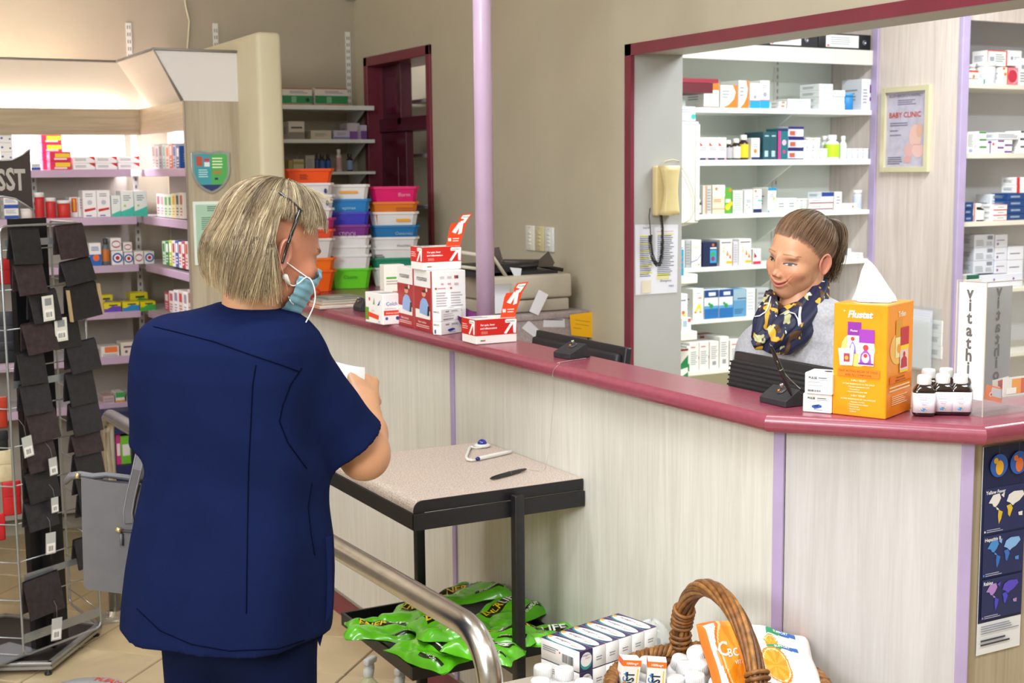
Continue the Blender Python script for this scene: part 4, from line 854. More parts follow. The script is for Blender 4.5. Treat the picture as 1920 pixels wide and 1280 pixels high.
# ================================================================== things on the counter
class Cb:
    """a box standing on plane z, given its near bottom corner, its right and left bottom ends"""
    def __init__(s, C, Rt, Lt=None, yt=None, z=HC, d=None, h=None, dz=.0006):
        c = on(*C, 2, z)
        def reach(dv, px):                       # how far along dv until it stands over that pixel column
            a = (c-Vector((0, 0, CH))); kx = (px-960)/FPX
            f = lambda t: (a+dv*t).dot(CR)-kx*(a+dv*t).dot(CF)
            f0, f1 = f(0), f(.1); return abs(-f0/(f1-f0)*.1)
        if Lt is not None and abs(Lt[0]-C[0]) > .8*abs(Rt[0]-C[0])-3 and d is None:
            n = on(*Lt, 2, z)-c; n.z = 0; n.normalize(); u = Vector((n.y, -n.x, 0)); s.d = reach(n, Lt[0]); s.w = reach(u, Rt[0])
        else:
            u = on(*Rt, 2, z)-c; u.z = 0; u.normalize(); n = Vector((-u.y, u.x, 0)); s.w = reach(u, Rt[0]); s.d = d or max(.015, reach(n, Lt[0]))
        s.u, s.n = u, n
        # height from a pixel row straight above the corner
        if h is None:
            D = ray(C[0], yt); dd = math.hypot(c.x, c.y)/math.hypot(D.x, D.y); h = CH + D.z*dd - z
        s.h = h; s.c = c; s.rz = math.atan2(u.y, u.x); s.z = z
        m = c + u*s.w/2 + n*s.d/2; s.loc = (m.x, m.y, z+dz); s.top = z+dz+h
    def T(s): return Matrix.Translation(s.loc) @ Matrix.Rotation(s.rz, 4, 'Z')
    def carton(s, name, base, faces, label, cat='box', group=None):
        return carton(name, s.w, s.d, s.h, base, faces, label=label, cat=cat, group=group, loc=s.loc, rz=s.rz)
# colch box
q = Cb((718.6, 609.5), (752, 606.5), (685.8, 602.5), 552)
q.carton('medicine_carton', '#f4f3f2', {'F': [t_('Colch', .48, .62, .17, '#3a4a9a', maxw=.8), B(.05, .3, 1, .46, '#e0402a'), t_('Relieves acute', .52, .35, .08, '#ffffff', maxw=.85), l(.1, .5, .9, .54, 1, '#d8a090'), c_(.2, .2, .05, '#4a5aa8'), c_(.8, .2, .06, '#3a4a9a')],
  'L': [B(0, .08, .2, .5, '#6a9a2a'), t_('GOUT', .45, .38, .08, '#e0602a', maxw=.4), p_([(.15, .2), (.75, .14), (.78, .28), (.15, .36)], '#e84a26'), c_(.25, .78, .06, '#e0502a'), p_([(.45, .62), (.55, .62), (.52, .85)], '#8aa83a'), p_([(.7, .6), (.8, .62), (.88, .8), (.8, .72)], '#2a50b8'), t_('Safe', .8, .06, .08, '#4a5aa8', maxw=.3)],
  'T': [l(.1, .2, .9, .4, 2)]}, 'white gout medicine box with orange bands near the pen stand')
q = Cb((722, 592), (760, 590), (716, 590), 497, d=.05)
q.carton('medicine_carton', '#efece4', {'F': [B(.1, .72, .6, .76, '#5aa83c'), l(.1, .6, .8, .7, 2, '#b8a8a0'), p_([(.3, .42), (.8, .4), (.7, .48), (.4, .48)], '#c98a8a')], 'L': [B(.1, .2, .9, .5, '#d8a898')]}, 'tall cream carton with green line behind the gout box')
# two tall blood pressure monitor boxes
def rosFace():
    return {'L': [b(0, .72, '#a82c2c'), B(.92, 0, 1, 1, '#b83c3a'), t_('rossmax', .45, .82, .13, '#4a3a42', maxw=.8), B(.06, .2, .88, .34, '#f2ece8'),
             p_([(.3, .28), (.78, .25), (.82, .42), (.7, .52), (.6, .54), (.48, .54), (.36, .48), (.3, .38)], '#8fb0e0'), ('c', .55, .61, .05, '#d8a080', dict(ru=.11)), ('c', .55, .65, .022, '#4a2a20', dict(ru=.1, e=.0011)), p_([(.72, .26), (.84, .26), (.84, .42), (.76, .42)], '#26262c'), t_('Heart monitor', .45, .12, .06, '#f4e4e0', maxw=.75), l(.1, .04, .85, .1, 2, '#e8c0b8'), ('c', .72, .68, .035, '#e8e0dc', dict(e=.0013))],
            'F': [l(.12, .2, .46, .66, 11, '#b4aab0'), l(.55, .2, .92, .66, 11, '#b4aab0'), B(.08, .7, .14, .73, '#b83a3a'), B(.53, .7, .59, .73, '#b83a3a'), l(.16, .7, .4, .73, 1, '#c96a6a'), B(.24, .87, .36, .91, '#c8c4cc'), B(.45, .87, .58, .91, '#c8c4cc'), B(.66, .87, .72, .92, '#c83a3a'), B(.72, .87, .78, .92, '#4a4a52'), B(.26, .77, .34, .8, '#d8a0a0'), B(.46, .77, .56, .8, '#d8a0a0'), B(.66, .76, .78, .8, '#d0b0b0')], 'T': [l(.3, .3, .7, .5, 1)]}
q1 = Cb((811.5, 624.3), (874.5, 606), (747, 607), 509); q1.d *= .5; q1.w *= .995; m_ = q1.c+q1.u*q1.w/2+q1.n*q1.d/2; q1.loc = (m_.x, m_.y, q1.loc[2])
q1.carton('monitor_box', '#f0eeee', rosFace(), 'tall red and white box picturing man in blue shirt, near one', group='blood pressure monitor boxes')
q2_ = Cb((778.4, 615), (842, 598), (746, 606.5), 505.5); q2_.d = q1.d; q2_.w = q1.w; q2_.rz = q1.rz; q2_.h = q1.h
v = q1.n*(q1.d+.0015); q2_.loc = (q1.loc[0]+v.x, q1.loc[1]+v.y, q1.loc[2])
q2_.carton('monitor_box', '#f0eeee', rosFace(), 'tall red and white box picturing man in blue shirt, far one', group='blood pressure monitor boxes')
REDB, ORB = '#d3261c', '#ee4c1e'
def arrow(cx, cy, s_, k=1.0, c='#ffffff'):   # the white up-right arrow of the painkiller box
    P = lambda pts: [(cx+a*s_*k, cy+b_*s_) for a, b_ in pts]
    return [p_(P([(-1.0, -.9), (-.62, -1.0), (.5, .45), (.2, .7)]), c), p_(P([(-.75, .5), (-.8, .85), (-.6, 1.0), (.85, 1.0), (.95, .8), (.95, .5)]), c), p_(P([(.35, .9), (.95, .95), (.85, -.95), (.45, -.9)]), c), t_('Neurafen', cx, cy+s_*.62, s_*.34, '#2a9a5a', maxw=1.5*s_*k)]
def pain_box(C, Rt, Lt, yt, z, label, like=None):
    q = Cb(C, Rt, Lt, yt, z=z)
    if like:
        q.w, q.d, q.h, q.rz, q.u, q.n = like.w, like.d, like.h, like.rz, like.u, like.n; m = q.c+q.u*q.w/2+q.n*q.d/2; q.loc = (m.x, m.y, q.loc[2])
    k = q.h/q.w
    e = empty('painkiller_box', label, 'box', q.loc, q.rz, group='red painkiller boxes with standing flaps')
    F = [b(.34, 1, REDB)] + arrow(.84, .66, .3, k*1.0) + [t_('For pain, fever', .28, .74, .11, '#ffffff', maxw=.4, bold=.02), t_('and inflammation', .30, .6, .11, '#ffffff', maxw=.42, bold=.02), l(.12, .4, .32, .52, 4, '#f0a090'), B(.1, .12, .16, .17, '#2a9a4a'), B(.16, .12, .22, .17, '#d04a2a')]
    Lf = [b(.34, 1, REDB)] + arrow(.72, .66, .3, q.h/q.d) + [l(.05, .55, .45, .8, 3, '#f4c0b8')]
    o = carton('carton', q.w, q.d, q.h, '#f6f4f2', {'F': F, 'L': Lf, 'T': [l(.05, .4, .5, .8, 2)]}, parent=e)
    # raised display flap
    u = lambda a: -q.w/2+a*q.w; v = lambda a: a*q.h
    pts = [(.645, .99), (1.0, .99), (1.2, 2.0), (1.36, 2.42), (1.08, 2.38), (1.0, 2.2), (.99, 2.02), (.80, 2.0), (.75, 1.8)]
    fl2 = MB(); yy = -q.d/2+.012; fl2.prism([(u(a), v(b_)) for a, b_ in pts], yy, yy+.0014, ORB, ax=1)
    fr = (Vector((u(0), yy, 0)), Vector((q.w, 0, 0)), Vector((0, 0, q.h)))
    draw(fl2, fr, [p_([(.80, 1.62), (.9, 1.55), (1.06, 1.95), (1.0, 2.05)], '#ffffff'), p_([(.96, 1.5), (1.06, 1.56), (1.12, 2.1), (1.04, 2.1)], '#ffffff'), p_([(.98, 1.98), (1.14, 2.0), (1.3, 2.36), (1.1, 2.34), (1.04, 2.2), (1.14, 2.16)], '#ffffff'), l(.82, 1.18, 1.0, 1.38, 2, '#ffe0d8'), B(.7, 1.22, .78, 1.36, '#f8f0ea'), t_('Neurafen', 1.18, 2.24, .1, '#2a9a5a', maxw=.16)])
    fl2.obj('display_flap', e)
    return q
pb1 = pain_box((893, 646.5), (969, 640.8), (866.4, 641.7), 600.3, HC, 'red and white painkiller box standing directly on the counter ledge')
pain_box((793.5, 507.3), (861, 506.3), (766, 503.5), 464, q1.top, 'red and white painkiller box on top of the tall monitor boxes', pb1)
# small pulse oximeter boxes beside the red boxes
def pulse(q, label, logo, grp):
    F = [t_('PULSE', .3, .72, .15, '#2a2e4a', maxw=.36, bold=.03), B(.5, .76, .8, .8, '#4a4e6a'), l(.5, .66, .85, .72, 1)]
    if logo: F += [p_([(.32, .38), (.55, .46), (.66, .4), (.66, .3), (.42, .2), (.32, .28)], '#2450b0'), B(.4, .34, .54, .4, '#101a40', .0009), l(.4, .12, .7, .2, 1)]
    else: F += [l(.12, .54, .7, .6, 1), l(.12, .36, .8, .46, 1, '#b0b4c0'), ('bars', .12, .12, .6, .22, 20, '#555566')]
    return q.carton('oximeter_box', '#f1f0ee', {'F': F, 'L': F[:3] + [B(.2, .1, .4, .4, '#2a5aa0')] if logo else F[:3], 'T': [('c', .7, .5, .14, '#3a3f52', dict(ru=.14)), l(.5, .3, .9, .36, 1)]}, label, group=grp)
qa = Cb((827, 629), (866, 623), (812, 626), 604.5, h=None); pulse(qa, 'small white pulse oximeter box against the tall boxes, lower one', 1, 'oximeter boxes by the tall boxes')
qb = Cb((827, 607), (866, 601.5), (812, 604.5), 583, z=qa.top); qb.w = qa.w; qb.d = qa.d; qb.rz = qa.rz; qb.loc = (qa.loc[0], qa.loc[1], qa.top+.0006); pulse(qb, 'small white pulse oximeter box against the tall boxes, upper one', 0, 'oximeter boxes by the tall boxes')
qc = Cb((1505, 771.8), (1559, 776.2), None, 737, d=.055); pulse(qc, 'white pulse oximeter box left of the orange tissue box, lower one', 1, 'oximeter boxes by the tissue box')
qd = Cb((1508.5, 738), (1560, 742), None, 698, z=qc.top, d=.055); pulse(qd, 'white pulse oximeter box left of the orange tissue box, upper one', 0, 'oximeter boxes by the tissue box')
# purple flyer tray
e = empty('purple_flyer', 'curved purple leaflet bundle lying between the small white boxes and red box', 'leaflet', (0, 0, HC))
A = on(822, 611, 2, HC+.012); Bq = on(893, 622, 2, HC+.012); u = (Bq-A); L = u.length; u.normalize(); n = Vector((-u.y, u.x, 0)); 
base = A - Vector((0, 0, HC+.012)); e.location = (A.x, A.y, HC)
for k, (col, dz) in enumerate((('#4a1048', 0), ('#8a2a88', .004), ('#6a1a68', .008))):
    P = []
    for i in range(13):
        a = i/12; row = []
        for j in range(7):
            c = j/6-.5; lift = .040*(2*c)**2*(1-a*.3) + .036*(1-a)**2
            wdt = .07*(math.sin(math.pi*min(1, .12+a*.75)))
            p = u*(a*L*1.05) + n*(c*wdt+.035) + Vector((0, 0, .001+dz+lift)); row.append(tuple(p))
        P.append(row)
    MB().grid(P, M(col, .3)).obj('leaflet', e)
# magazines
c = on(601, 580.6, 2, HC); r = on(660, 577.3, 2, HC)
zz = HC+.0006
for k, (hh2, cc, ds, rot, sh_) in enumerate(((.012, '#e6ddd0', 'orange-covered magazine at the bottom of the pile', 0, 0), (.009, '#cfc8ba', 'thick cream magazine, second from the bottom', .05, .008), (.007, '#bdb8ac', 'grey magazine, third from the bottom', -.04, .016), (.006, '#8f968a', 'green-grey magazine on top of the pile', .1, .03))):
    u = (r-c).normalized(); n = Vector((-u.y, u.x, 0)); w_ = (r-c).length*1.15; m = c+u*w_/2+n*(.07+sh_*.6)+u*sh_
    top = [B(0, 0, 1, 1, ('#d8805a', '#c4b8a0', '#a8a498', '#7f8a7c')[k]), l(.1, .1, .6, .5, 5, '#f0e4d8'), c_(.8, .2, .08, '#c94a3a')]
    mb = MB(); mb.rbox((-w_/2, -.06, 0), (w_/2, .06, hh2), M(cc, .6), .0015, seg=1); fr = frames(w_, .12, hh2); draw(mb, fr['T'], top); draw(mb, fr['L'], [b(.1, .9, ('#e09a80', '#c4b8a8', '#a8a498', '#777f74')[k])]); 
    for f in 'F': draw(mb, fr[f], [('lines', 0, .1, 1, .9, 3, '#a89f92')])
    mb.obj('magazine', label=ds+' left of the pen stand', cat='magazine', group='pile of magazines', loc=(m.x, m.y, zz), rz=math.atan2(u.y, u.x)+rot); zz += hh2+.0005
# pen stands
def pen_stand(C, Rt, Lt, hf, hb, label, pen=True, cat='pen stand', grp=None):
    q = Cb(C, Rt, Lt, h=hb)
    e = empty('pen_stand', label, cat, q.loc, q.rz, grp)
    w2, d2 = q.w/2, q.d/2
    BK = M('#2a2a2e', .55, kind='plastic', scale=80, var=.08, bump=.0004, bscale=500, name='black pen stand plastic')
    # wedge: low on the left side (customer side), high on the right
    mb = MB(); vs = [(-w2, -d2, 0), (w2, -d2, 0), (w2, d2, 0), (-w2, d2, 0), (-w2, -d2, hf), (w2*.75, -d2, hb), (w2*.75, d2, hb), (-w2, d2, hf)]
    vs = [(-w2, -d2, 0), (w2, -d2, 0), (w2, d2, 0), (-w2, d2, 0), (-w2, -d2, hf), (w2*.55, -d2, hb), (w2*.55, d2, hb), (-w2, d2, hf)]
    mb.add(vs, [(3, 2, 1, 0), (4, 5, 6, 7), (0, 1, 5, 4), (1, 2, 6, 5), (2, 3, 7, 6), (3, 0, 4, 7)], BK); mb.obj('base', e, bevel=.0015)
    s = MB(); sl = (hb-hf)/(w2*1.55); T = Matrix.Translation((w2*.05, 0, hf+sl*(w2*1.05)+.0005)) @ Matrix.Rotation(-math.atan(sl), 4, 'Y')
    s.lathe([(.012, 0), (.012, .0015), (.009, .003), (.006, .003)], M('#3a3a3e', .3), 20, T=T); s.lathe([(.004, .002), (.004, .012), (.0025, .013), (0, .013)], M('#c8c8cc', .2, 1), 12, T=T @ Matrix.Translation((.004, 0, 0))); s.lathe([(.003, .002), (.003, .006), (0, .006)], M('#d07a2a', .3, .6), 12, T=T @ Matrix.Translation((-.006, .001, 0)))
    s.obj('socket', e); return q, e
PS1, ps1 = pen_stand((1069, 674.5), (1107.8, 672), (1037.5, 669.5), .014, .036, 'empty black pen stand with a chain by the left computer screen')
PS2, ps2 = pen_stand((1472.7, 765), (1507, 762), (1423.7, 753.5), .012, .034, 'black pen stand holding an upright pen beside the tissue box')
PS3, ps3 = pen_stand((675, 584.5), (688, 583), (662, 581), .014, .045, 'dark grey pen stand between the magazines and gout box')
# upright pen in stand 2
A = on(1484, 741, 2, HC+.024); D = ray(1443, 643); k = (math.hypot(A.x, A.y)-.03)/math.hypot(D.x, D.y); Bq = Vector((0, 0, CH))+D*k
def pen(A, Bq, label, col='#121214', r=.0052, bands=True):
    e = empty('pen', label, 'pen', tuple(A)); A = Vector(A); Bq = Vector(Bq); d = Bq-A; 
    f = [0, .06, .2, .42, .5, .7, .9, 1.0]; rr = [.0018, .0035, .0050, .0055, .0055, .0048, .0034, .0016]
    MB().tube([d*a for a in f], [x*r/.0055 for x in rr], M(col, .25, coat=.3), 14).obj('barrel', e)
    if bands: MB().tube([d*.49, d*.51], r*1.06, M('#8a8a90', .3, .9), 14).obj('ring', e)
    return e
pen(A, Bq, 'black desk pen standing in the stand before the ribbed screen')
def chain(pts, label, r=.0011, name='bead_chain'):
    # smooth the way and thread beads on it
    P = [Vector(p) for p in pts]; out = []
    for i in range(len(P)-1):
        p0, p1, p2, p3 = P[max(i-1, 0)], P[i], P[i+1], P[min(i+2, len(P)-1)]
        for k in range(24):
            t = k/24; out.append(.5*((2*p1)+(-p0+p2)*t+(2*p0-5*p1+4*p2-p3)*t*t+(-p0+3*p1-3*p2+p3)*t**3))
    out.append(P[-1]); mb = MB(); acc = 0; last = out[0]; m = M('#c9c4b8', .3, .9)
    mb.tube([p-P[0] for p in out], r*.35, m, 4)
    for p in out:
        acc += (p-last).length; last = p
        if acc > r*2.6: acc = 0; mb.lathe([(0, -r), (r*.8, -r*.5), (r, 0), (r*.8, r*.5), (0, r)], m, 6, T=Matrix.Translation(p-P[0]))
    return mb.obj(name, label=label, cat='chain', loc=P[0])
A = dep(1459, 668, 2.35)
t1 = A+(Bq-A)*0
mid = lambda px, py, z: dep(px, py, z)
rel = Vector((0, 0, -CH)) ; zA = (Bq-Vector((0, 0, CH))).dot(CF); s2 = on(1500, 728, 2, HC+.026); zB = (s2-Vector((0, 0, CH))).dot(CF)
chain([dep(1452, 665, zA+.01), dep(1460, 682, zA+.01), dep(1475, 704, (zA+zB)/2), dep(1490, 719, zB), s2], 'short bead chain hanging from the upright desk pen')
# chain from stand 1 over the edge down to the pen on the table
TBZ = .865
z1 = HC+.0025; P = [on(1100, 671, 2, z1), on(1070, 675.5, 2, z1), on(1046, 680, 2, z1), Vector((LX+.012, on(1041, 685, 0, LX).y, HC+.001)), Vector((LX-.005, on(1040, 690, 0, LX).y, HC-.02)), on(1038, 740, 0, LX+.01), on(1032, 820, 0, LX+.03), on(1027, 858, 0, LX+.02), on(1020, 881, 2, TBZ+.002), on(1004, 882, 2, TBZ+.002), on(988, 879.5, 2, TBZ+.003)]
chain(P, 'long bead chain hanging over the counter edge to the table pen')
# ---- orange tissue box
q = Cb((1660, 787), (1708, 774.5), (1559.7, 776), 573.3)
OG = M('#f4980f', .35, kind='print', scale=7, var=.05, col2='#f47a08', ramp=(.45, .75), name='orange printed card')
tb = empty('tissue_box', 'tall orange tissue box with white lettering and a tissue sticking up', 'tissue box', q.loc, q.rz)
def ccc(u, v, r, c, **k): return ('c', u, v, r, c, k)
F1 = [t_('Flustat', .5, .88, .085, '#ffffff', maxw=.56, bold=.03, shear=.2), t_('"', .2, .905, .05, '#ffffff'),
  ccc(.47, .60, .155, '#f9d27a', ru=.32, e=.0006),
  B(.27, .72, .52, .84, '#8a2a9c', .0010), B(.27, .56, .52, .72, '#f2eef2', .0010), t_('Flustat', .39, .755, .026, '#ffffff', maxw=.2), ccc(.37, .69, .018, '#e0402a', e=.0015), ('p', [(.30, .56), (.32, .63), (.37, .67), (.42, .63), (.44, .56)], '#8a70c8', .0013), ccc(.37, .60, .05, '#f4d4d0', ru=.035, e=.0016),
  B(.49, .66, .77, .78, '#9a38b0', .0016), B(.49, .46, .77, .66, '#f6f0f4', .0016), t_('Flustat', .62, .70, .028, '#ffffff', maxw=.2, **{}) , ccc(.62, .62, .026, '#e03a3a', e=.0022), ('p', [(.51, .48), (.53, .56), (.6, .6), (.64, .6), (.71, .56), (.73, .48)], '#a04ac0', .0020), ccc(.62, .53, .045, '#f8dcd4', ru=.07, e=.0024), ccc(.62, .55, .018, '#e03a3a', e=.0028), B(.49, .47, .77, .485, '#7a2a9c', .0024),
  ('p', [(.11, .60), (.41, .61), (.38, .455), (.15, .45)], '#e8e6ea', .0026), B(.22, .485, .33, .56, '#a83a5a', .0030), ccc(.275, .52, .018, '#f0a030', e=.0034),
  B(.1, .355, .88, .425, '#ef7f14', .0008), t_('FAST ACTING RELIEF OF COLD', .49, .395, .026, '#7a3a10', maxw=.72), t_('AND FLU SYMPTOMS', .49, .362, .026, '#7a3a10', maxw=.5),
  t_('3-IN-1 RELIEF', .5, .315, .024, '#fff4d8', maxw=.4), t_('ACTIVE INGREDIENTS IN THE SYRUP', .5, .285, .018, '#fff4d8', maxw=.75), t_('• Phenylpropanolamine HCl', .5, .26, .018, '#fff4d8', maxw=.55), t_('• Paracetamol', .42, .238, .018, '#fff4d8', maxw=.4), t_('• Dextromethorphan HBr', .48, .216, .018, '#fff4d8', maxw=.5),
  t_('5-IN-1 RELIEF', .5, .18, .024, '#fff4d8', maxw=.4), t_('ACTIVE INGREDIENTS IN THE CAPSULES', .5, .15, .018, '#fff4d8', maxw=.82), t_('• Phenylephrine HCl', .48, .125, .017, '#fff4d8', maxw=.5), t_('• Chlorpheniramine Maleate', .5, .104, .017, '#fff4d8', maxw=.6), t_('• Paracetamol', .42, .083, .017, '#fff4d8', maxw=.4), t_('• Ascorbic Acid', .43, .062, .017, '#fff4d8', maxw=.4), t_('• Caffeine', .4, .041, .017, '#fff4d8', maxw=.3)]
F2 = [t_('Trifen', .52, .88, .07, '#f6eede', maxw=.52, bold=.02), ccc(.4, .6, .14, '#f6c060', ru=.3, e=.0006), B(.3, .7, .55, .85, '#d89a2a', .0010), B(.3, .52, .55, .7, '#f4e6a0', .0010), ccc(.42, .6, .04, '#f0a02a', e=.0014), B(.48, .62, .8, .78, '#c02a3a', .0014), t_('Trifen', .62, .68, .028, '#ffffff', maxw=.24), B(.48, .58, .8, .62, '#f4d01e', .0014), B(.46, .4, .78, .58, '#e8c8c4', .0014), ccc(.62, .54, .022, '#c02a2a', e=.0020), ('p', [(.5, .42), (.52, .5), (.62, .53), (.72, .5), (.74, .42)], '#b82a3a', .0018), B(.46, .38, .78, .4, '#f4d01e', .0016),
  B(.1, .30, .92, .36, '#ef7f14', .0008), t_('WHEN ONE NEEDS', .5, .335, .022, '#5a2a10', maxw=.6), t_('BREAKFAST TO WORK', .5, .31, .022, '#5a2a10', maxw=.7), l(.1, .22, .9, .28, 2, '#f8e0b0'), l(.2, .1, .8, .19, 5, '#f8e0b0')]
o = carton('carton', q.w, q.d, q.h, OG, {'L': F1, 'F': F2, 'T': [('c', .5, .5, .28, '#7a3a08', dict(ru=.28))]}, parent=tb)
mb = MB(); P = []; rr2 = random.Random(3)
for i in range(15):
    a = i/14; row = []
    for j in range(29):
        th = 2*math.pi*j/28; rad = (1-a)**.75; fold = 1+.14*math.sin(th*5+a*3)*(1-a*.2)
        row.append((rad*q.w*.44*math.cos(th)*fold*.55 + .004*a, rad*q.d*.38*math.sin(th)*fold + .018*a*math.sin(a*2) , q.h+.001+.078*a+.004*math.sin(th*3+a*6)*a*(1-a)*4))
    P.append(row)
mb.grid(P, M('#f6f5f6', .8, sss=.2)); mb.obj('tissue', tb)
# ---- five amber bottles
AMB = M('#1c0a08', .08, spec=.8, coat=.5)
def syrup(px, py, i, label, front):
    p = on(px, py, 2, HC); wd = .0415; h = .078
    e = empty('syrup_bottle', label, 'bottle', (p.x, p.y+.0, HC+.0005), -math.radians(40), group='small amber pharmacy bottles')
    pr = [(.80, 0), (.96, .003), (1, .006), (1, .046), (.96, .050), (.62, .060), (.52, .062), (.52, .066)]
    mb = MB().lathe([(r*wd/2, z) for r, z in pr], AMB, 32, p=.45, sy=.78); mb.obj('glass_body', e)
    lb = MB(); k = 1.012; lb.lathe([(wd/2*k, .0075), (wd/2*k, .045)], M('#eceaf2', .5), 32, p=.45, sy=.78); 
    fr = (Vector((-wd*.42, -wd*.78/2*k-.0002, .0075)), Vector((wd*.84, 0, 0)), Vector((0, 0, .0375)))
    draw(lb, fr, [t_('ALGEN', .5, .86, .09, '#4a4a8a', maxw=.4), t_('HENDERSON', .5, .75, .09, '#4a4a8a', maxw=.66), t_('PHARMACY', .5, .64, .09, '#4a4a8a', maxw=.62), t_('Gent & Cold', .5, .5, .07, '#4a4a8a', maxw=.55), t_('Mixture', .5, .41, .07, '#4a4a8a', maxw=.4), ccc(.5, .31, .05, '#e8c49a'), ccc(.46, .16, .08, '#3a8ac4', ru=.14), p_([(.25, .26), (.42, .2), (.4, .16)], '#e8c49a'), p_([(.75, .26), (.56, .22), (.58, .18)], '#e8c49a'), ccc(.56, .12, .04, '#e0a040', e=.001)])
    lb.obj('label', e)
    cp = MB().lathe([(.0115, .060), (.0125, .0605), (.0130, .0615), (.0130, .075), (.0122, .0775), (.0105, .078), (0, .078)], M('#ecebea', .45), 28)
    for a in range(28):
        t = 2*math.pi*a/28; cp.box((-.0003, -.0004, .062), (.0003, .0004, .074), M('#dddcdc', .5), Matrix.Translation((.0131*math.cos(t), .0131*math.sin(t), 0)) @ Matrix.Rotation(t, 4, 'Z'))
    cp.obj('cap', e)
for i, (px, py, ds) in enumerate(((1731, 779, 'front left amber bottle with printed label next to the tissue box'), (1766, 776.5, 'front middle amber bottle with printed label'), (1799, 777, 'front right amber bottle with printed label beside the acrylic stand'))): syrup(px, py, i, ds, 1)
syrup(1739, 765.5, 3, 'rear left amber bottle, only its cap and shoulder showing', 0); syrup(1772, 763.5, 4, 'rear right amber bottle, only its cap and shoulder showing', 0)
# ---- acrylic leaflet stand
q = Cb((1842, 783), (1925, 771), (1786, 773.5), 530)
ac = empty('acrylic_stand', 'clear acrylic display stand with vertical lettering at the counter end', 'display stand', q.loc, q.rz)
w_, d_, h_ = q.w*1.25, q.d, q.h
x0, y0 = -q.w/2, -d_/2; AC = M('#e9efec', .06, alpha=.07, name='clear acrylic'); t2 = .0022
mb = MB()
for a, b_ in (((x0, y0, 0), (x0+t2, -y0, h_)), ((x0, y0, 0), (x0+w_, y0+t2, h_)), ((x0, -y0-t2, 0), (x0+w_, -y0, h_)), ((x0, y0, 0), (x0+w_, -y0, t2)), ((x0, y0, h_*.11), (x0+w_, -y0, h_*.11+t2))): mb.box(a, b_, AC)
mb.obj('acrylic_case', ac)
eg = M('#c9bdb4', .2, name='acrylic edge')
mb = MB(); 
for x, y in ((x0, y0), (x0, -y0-.002), (x0+w_, y0)): mb.box((x-.0006, y-.0006, 0), (x+.0012, y+.0012, h_), eg)
mb.box((x0, y0, h_-.001), (x0+.0012, -y0, h_+.0008), eg); mb.box((x0, y0, h_-.001), (x0+w_, y0+.0012, h_+.0008), eg); mb.obj('case_edges', ac)
mb = MB(); mb.box((x0+.004, y0+.004, h_*.12), (x0+.0055, -y0-.004, h_*.985), '#eceae6')
fr = (Vector((x0+.004, -y0-.004, h_*.12)), Vector((0, 2*y0+.008, 0)), Vector((0, 0, h_*.865)))
for k, ch in enumerate('vitathion'): mb.text(fr, ch, .42, .87-.1085*k, .150, M('#28262a'), al='c', bold=.03)
mb.obj('lettered_insert', ac)
mb = MB(); mb.box((x0+.015, -y0-.006, h_*.12), (x0+.06, -y0-.004, h_*1.0), '#e6e3df'); mb.obj('white_insert', ac)
mb = MB(); mb.box((x0+.062, -y0-.006, h_*.12), (x0+w_-.004, -y0-.0045, h_*.93), '#9a9aa0')
fr = (Vector((x0+.062, -y0-.0065, h_*.12)), Vector((w_-.066, 0, 0)), Vector((0, 0, h_*.85)))
for k, ch in enumerate('vitathion'): mb.text(fr, ch, .55, .87-.1085*k, .150, M('#4a484e'), al='c', bold=.03, mirror=True)
mb.obj('grey_insert', ac)
for k, (x, y, w3, h3, c1, cc, ds, rot) in enumerate(((x0+.012, y0+.008, .05, .028, '#ee7a3a', '#c9ccd4', 'orange leaflet with round red seal in the acrylic stand', .25), (x0+.045, y0+.014, .045, .032, '#d8d4d0', '#b83a3a', 'grey and red leaflet in the acrylic stand', -.1), (x0+.058, y0+.003, .08, .036, '#eceae6', '#f0a01e', 'white and yellow leaflet with barcode in the acrylic stand', 0))):
    mb = MB(); mb.box((0, 0, 0), (w3, .0015, h3), c1); fr = (Vector((0, 0, 0)), Vector((w3, 0, 0)), Vector((0, 0, h3)))
    draw(mb, fr, [B(.3, .3, .95, .9, cc), ccc(.3, .4, .16, '#f4f0ec', e=.0012), ccc(.3, .4, .1, '#d03a2a', e=.0016)] if k < 2 else [B(.3, .1, .62, .9, cc), B(.62, .1, 1, .9, '#d8501e'), B(.1, .12, .45, .45, '#f4f2ee', .001), ('bars', .14, .14, .4, .3, 12, '#222222')])
    mb.obj('leaflet', label=ds, cat='leaflet', group='leaflets in the acrylic stand', T=ac.matrix_basis.copy() @ Matrix.Translation((x, y, h_*.13)) @ Matrix.Rotation(rot, 4, 'Y'))
# ================================================================== bins, printer, screens, phone, wall bits
def bin_mb(w, d, h, m, ch=.22):
    """hollow tapered tub with clipped corners and a rim"""
    def ring(s, z):
        a, c = w/2*s, d/2*s; k = ch*min(a, c)
        return [(a, -c+k, z), (a, c-k, z), (a-k, c, z), (-a+k, c, z), (-a, c-k, z), (-a, -c+k, z), (-a+k, -c, z), (a-k, -c, z)]
    R_ = [ring(.80, 0), ring(.94, h*.9), ring(1.0, h*.9), ring(1.0, h), ring(.955, h), ring(.925, h*.88), ring(.79, .002)]
    vs = [v for r in R_ for v in r]; fs = []
    for i in range(len(R_)-1):
        for j in range(8): a = i*8+j; b_ = i*8+(j+1) % 8; fs.append((a, b_, b_+8, a+8))
    fs.append(tuple(range(8))[::-1]); k = (len(R_)-1)*8; fs.append(tuple(range(k, k+8)))
    return MB().add(vs, fs, m)
NEST = {}
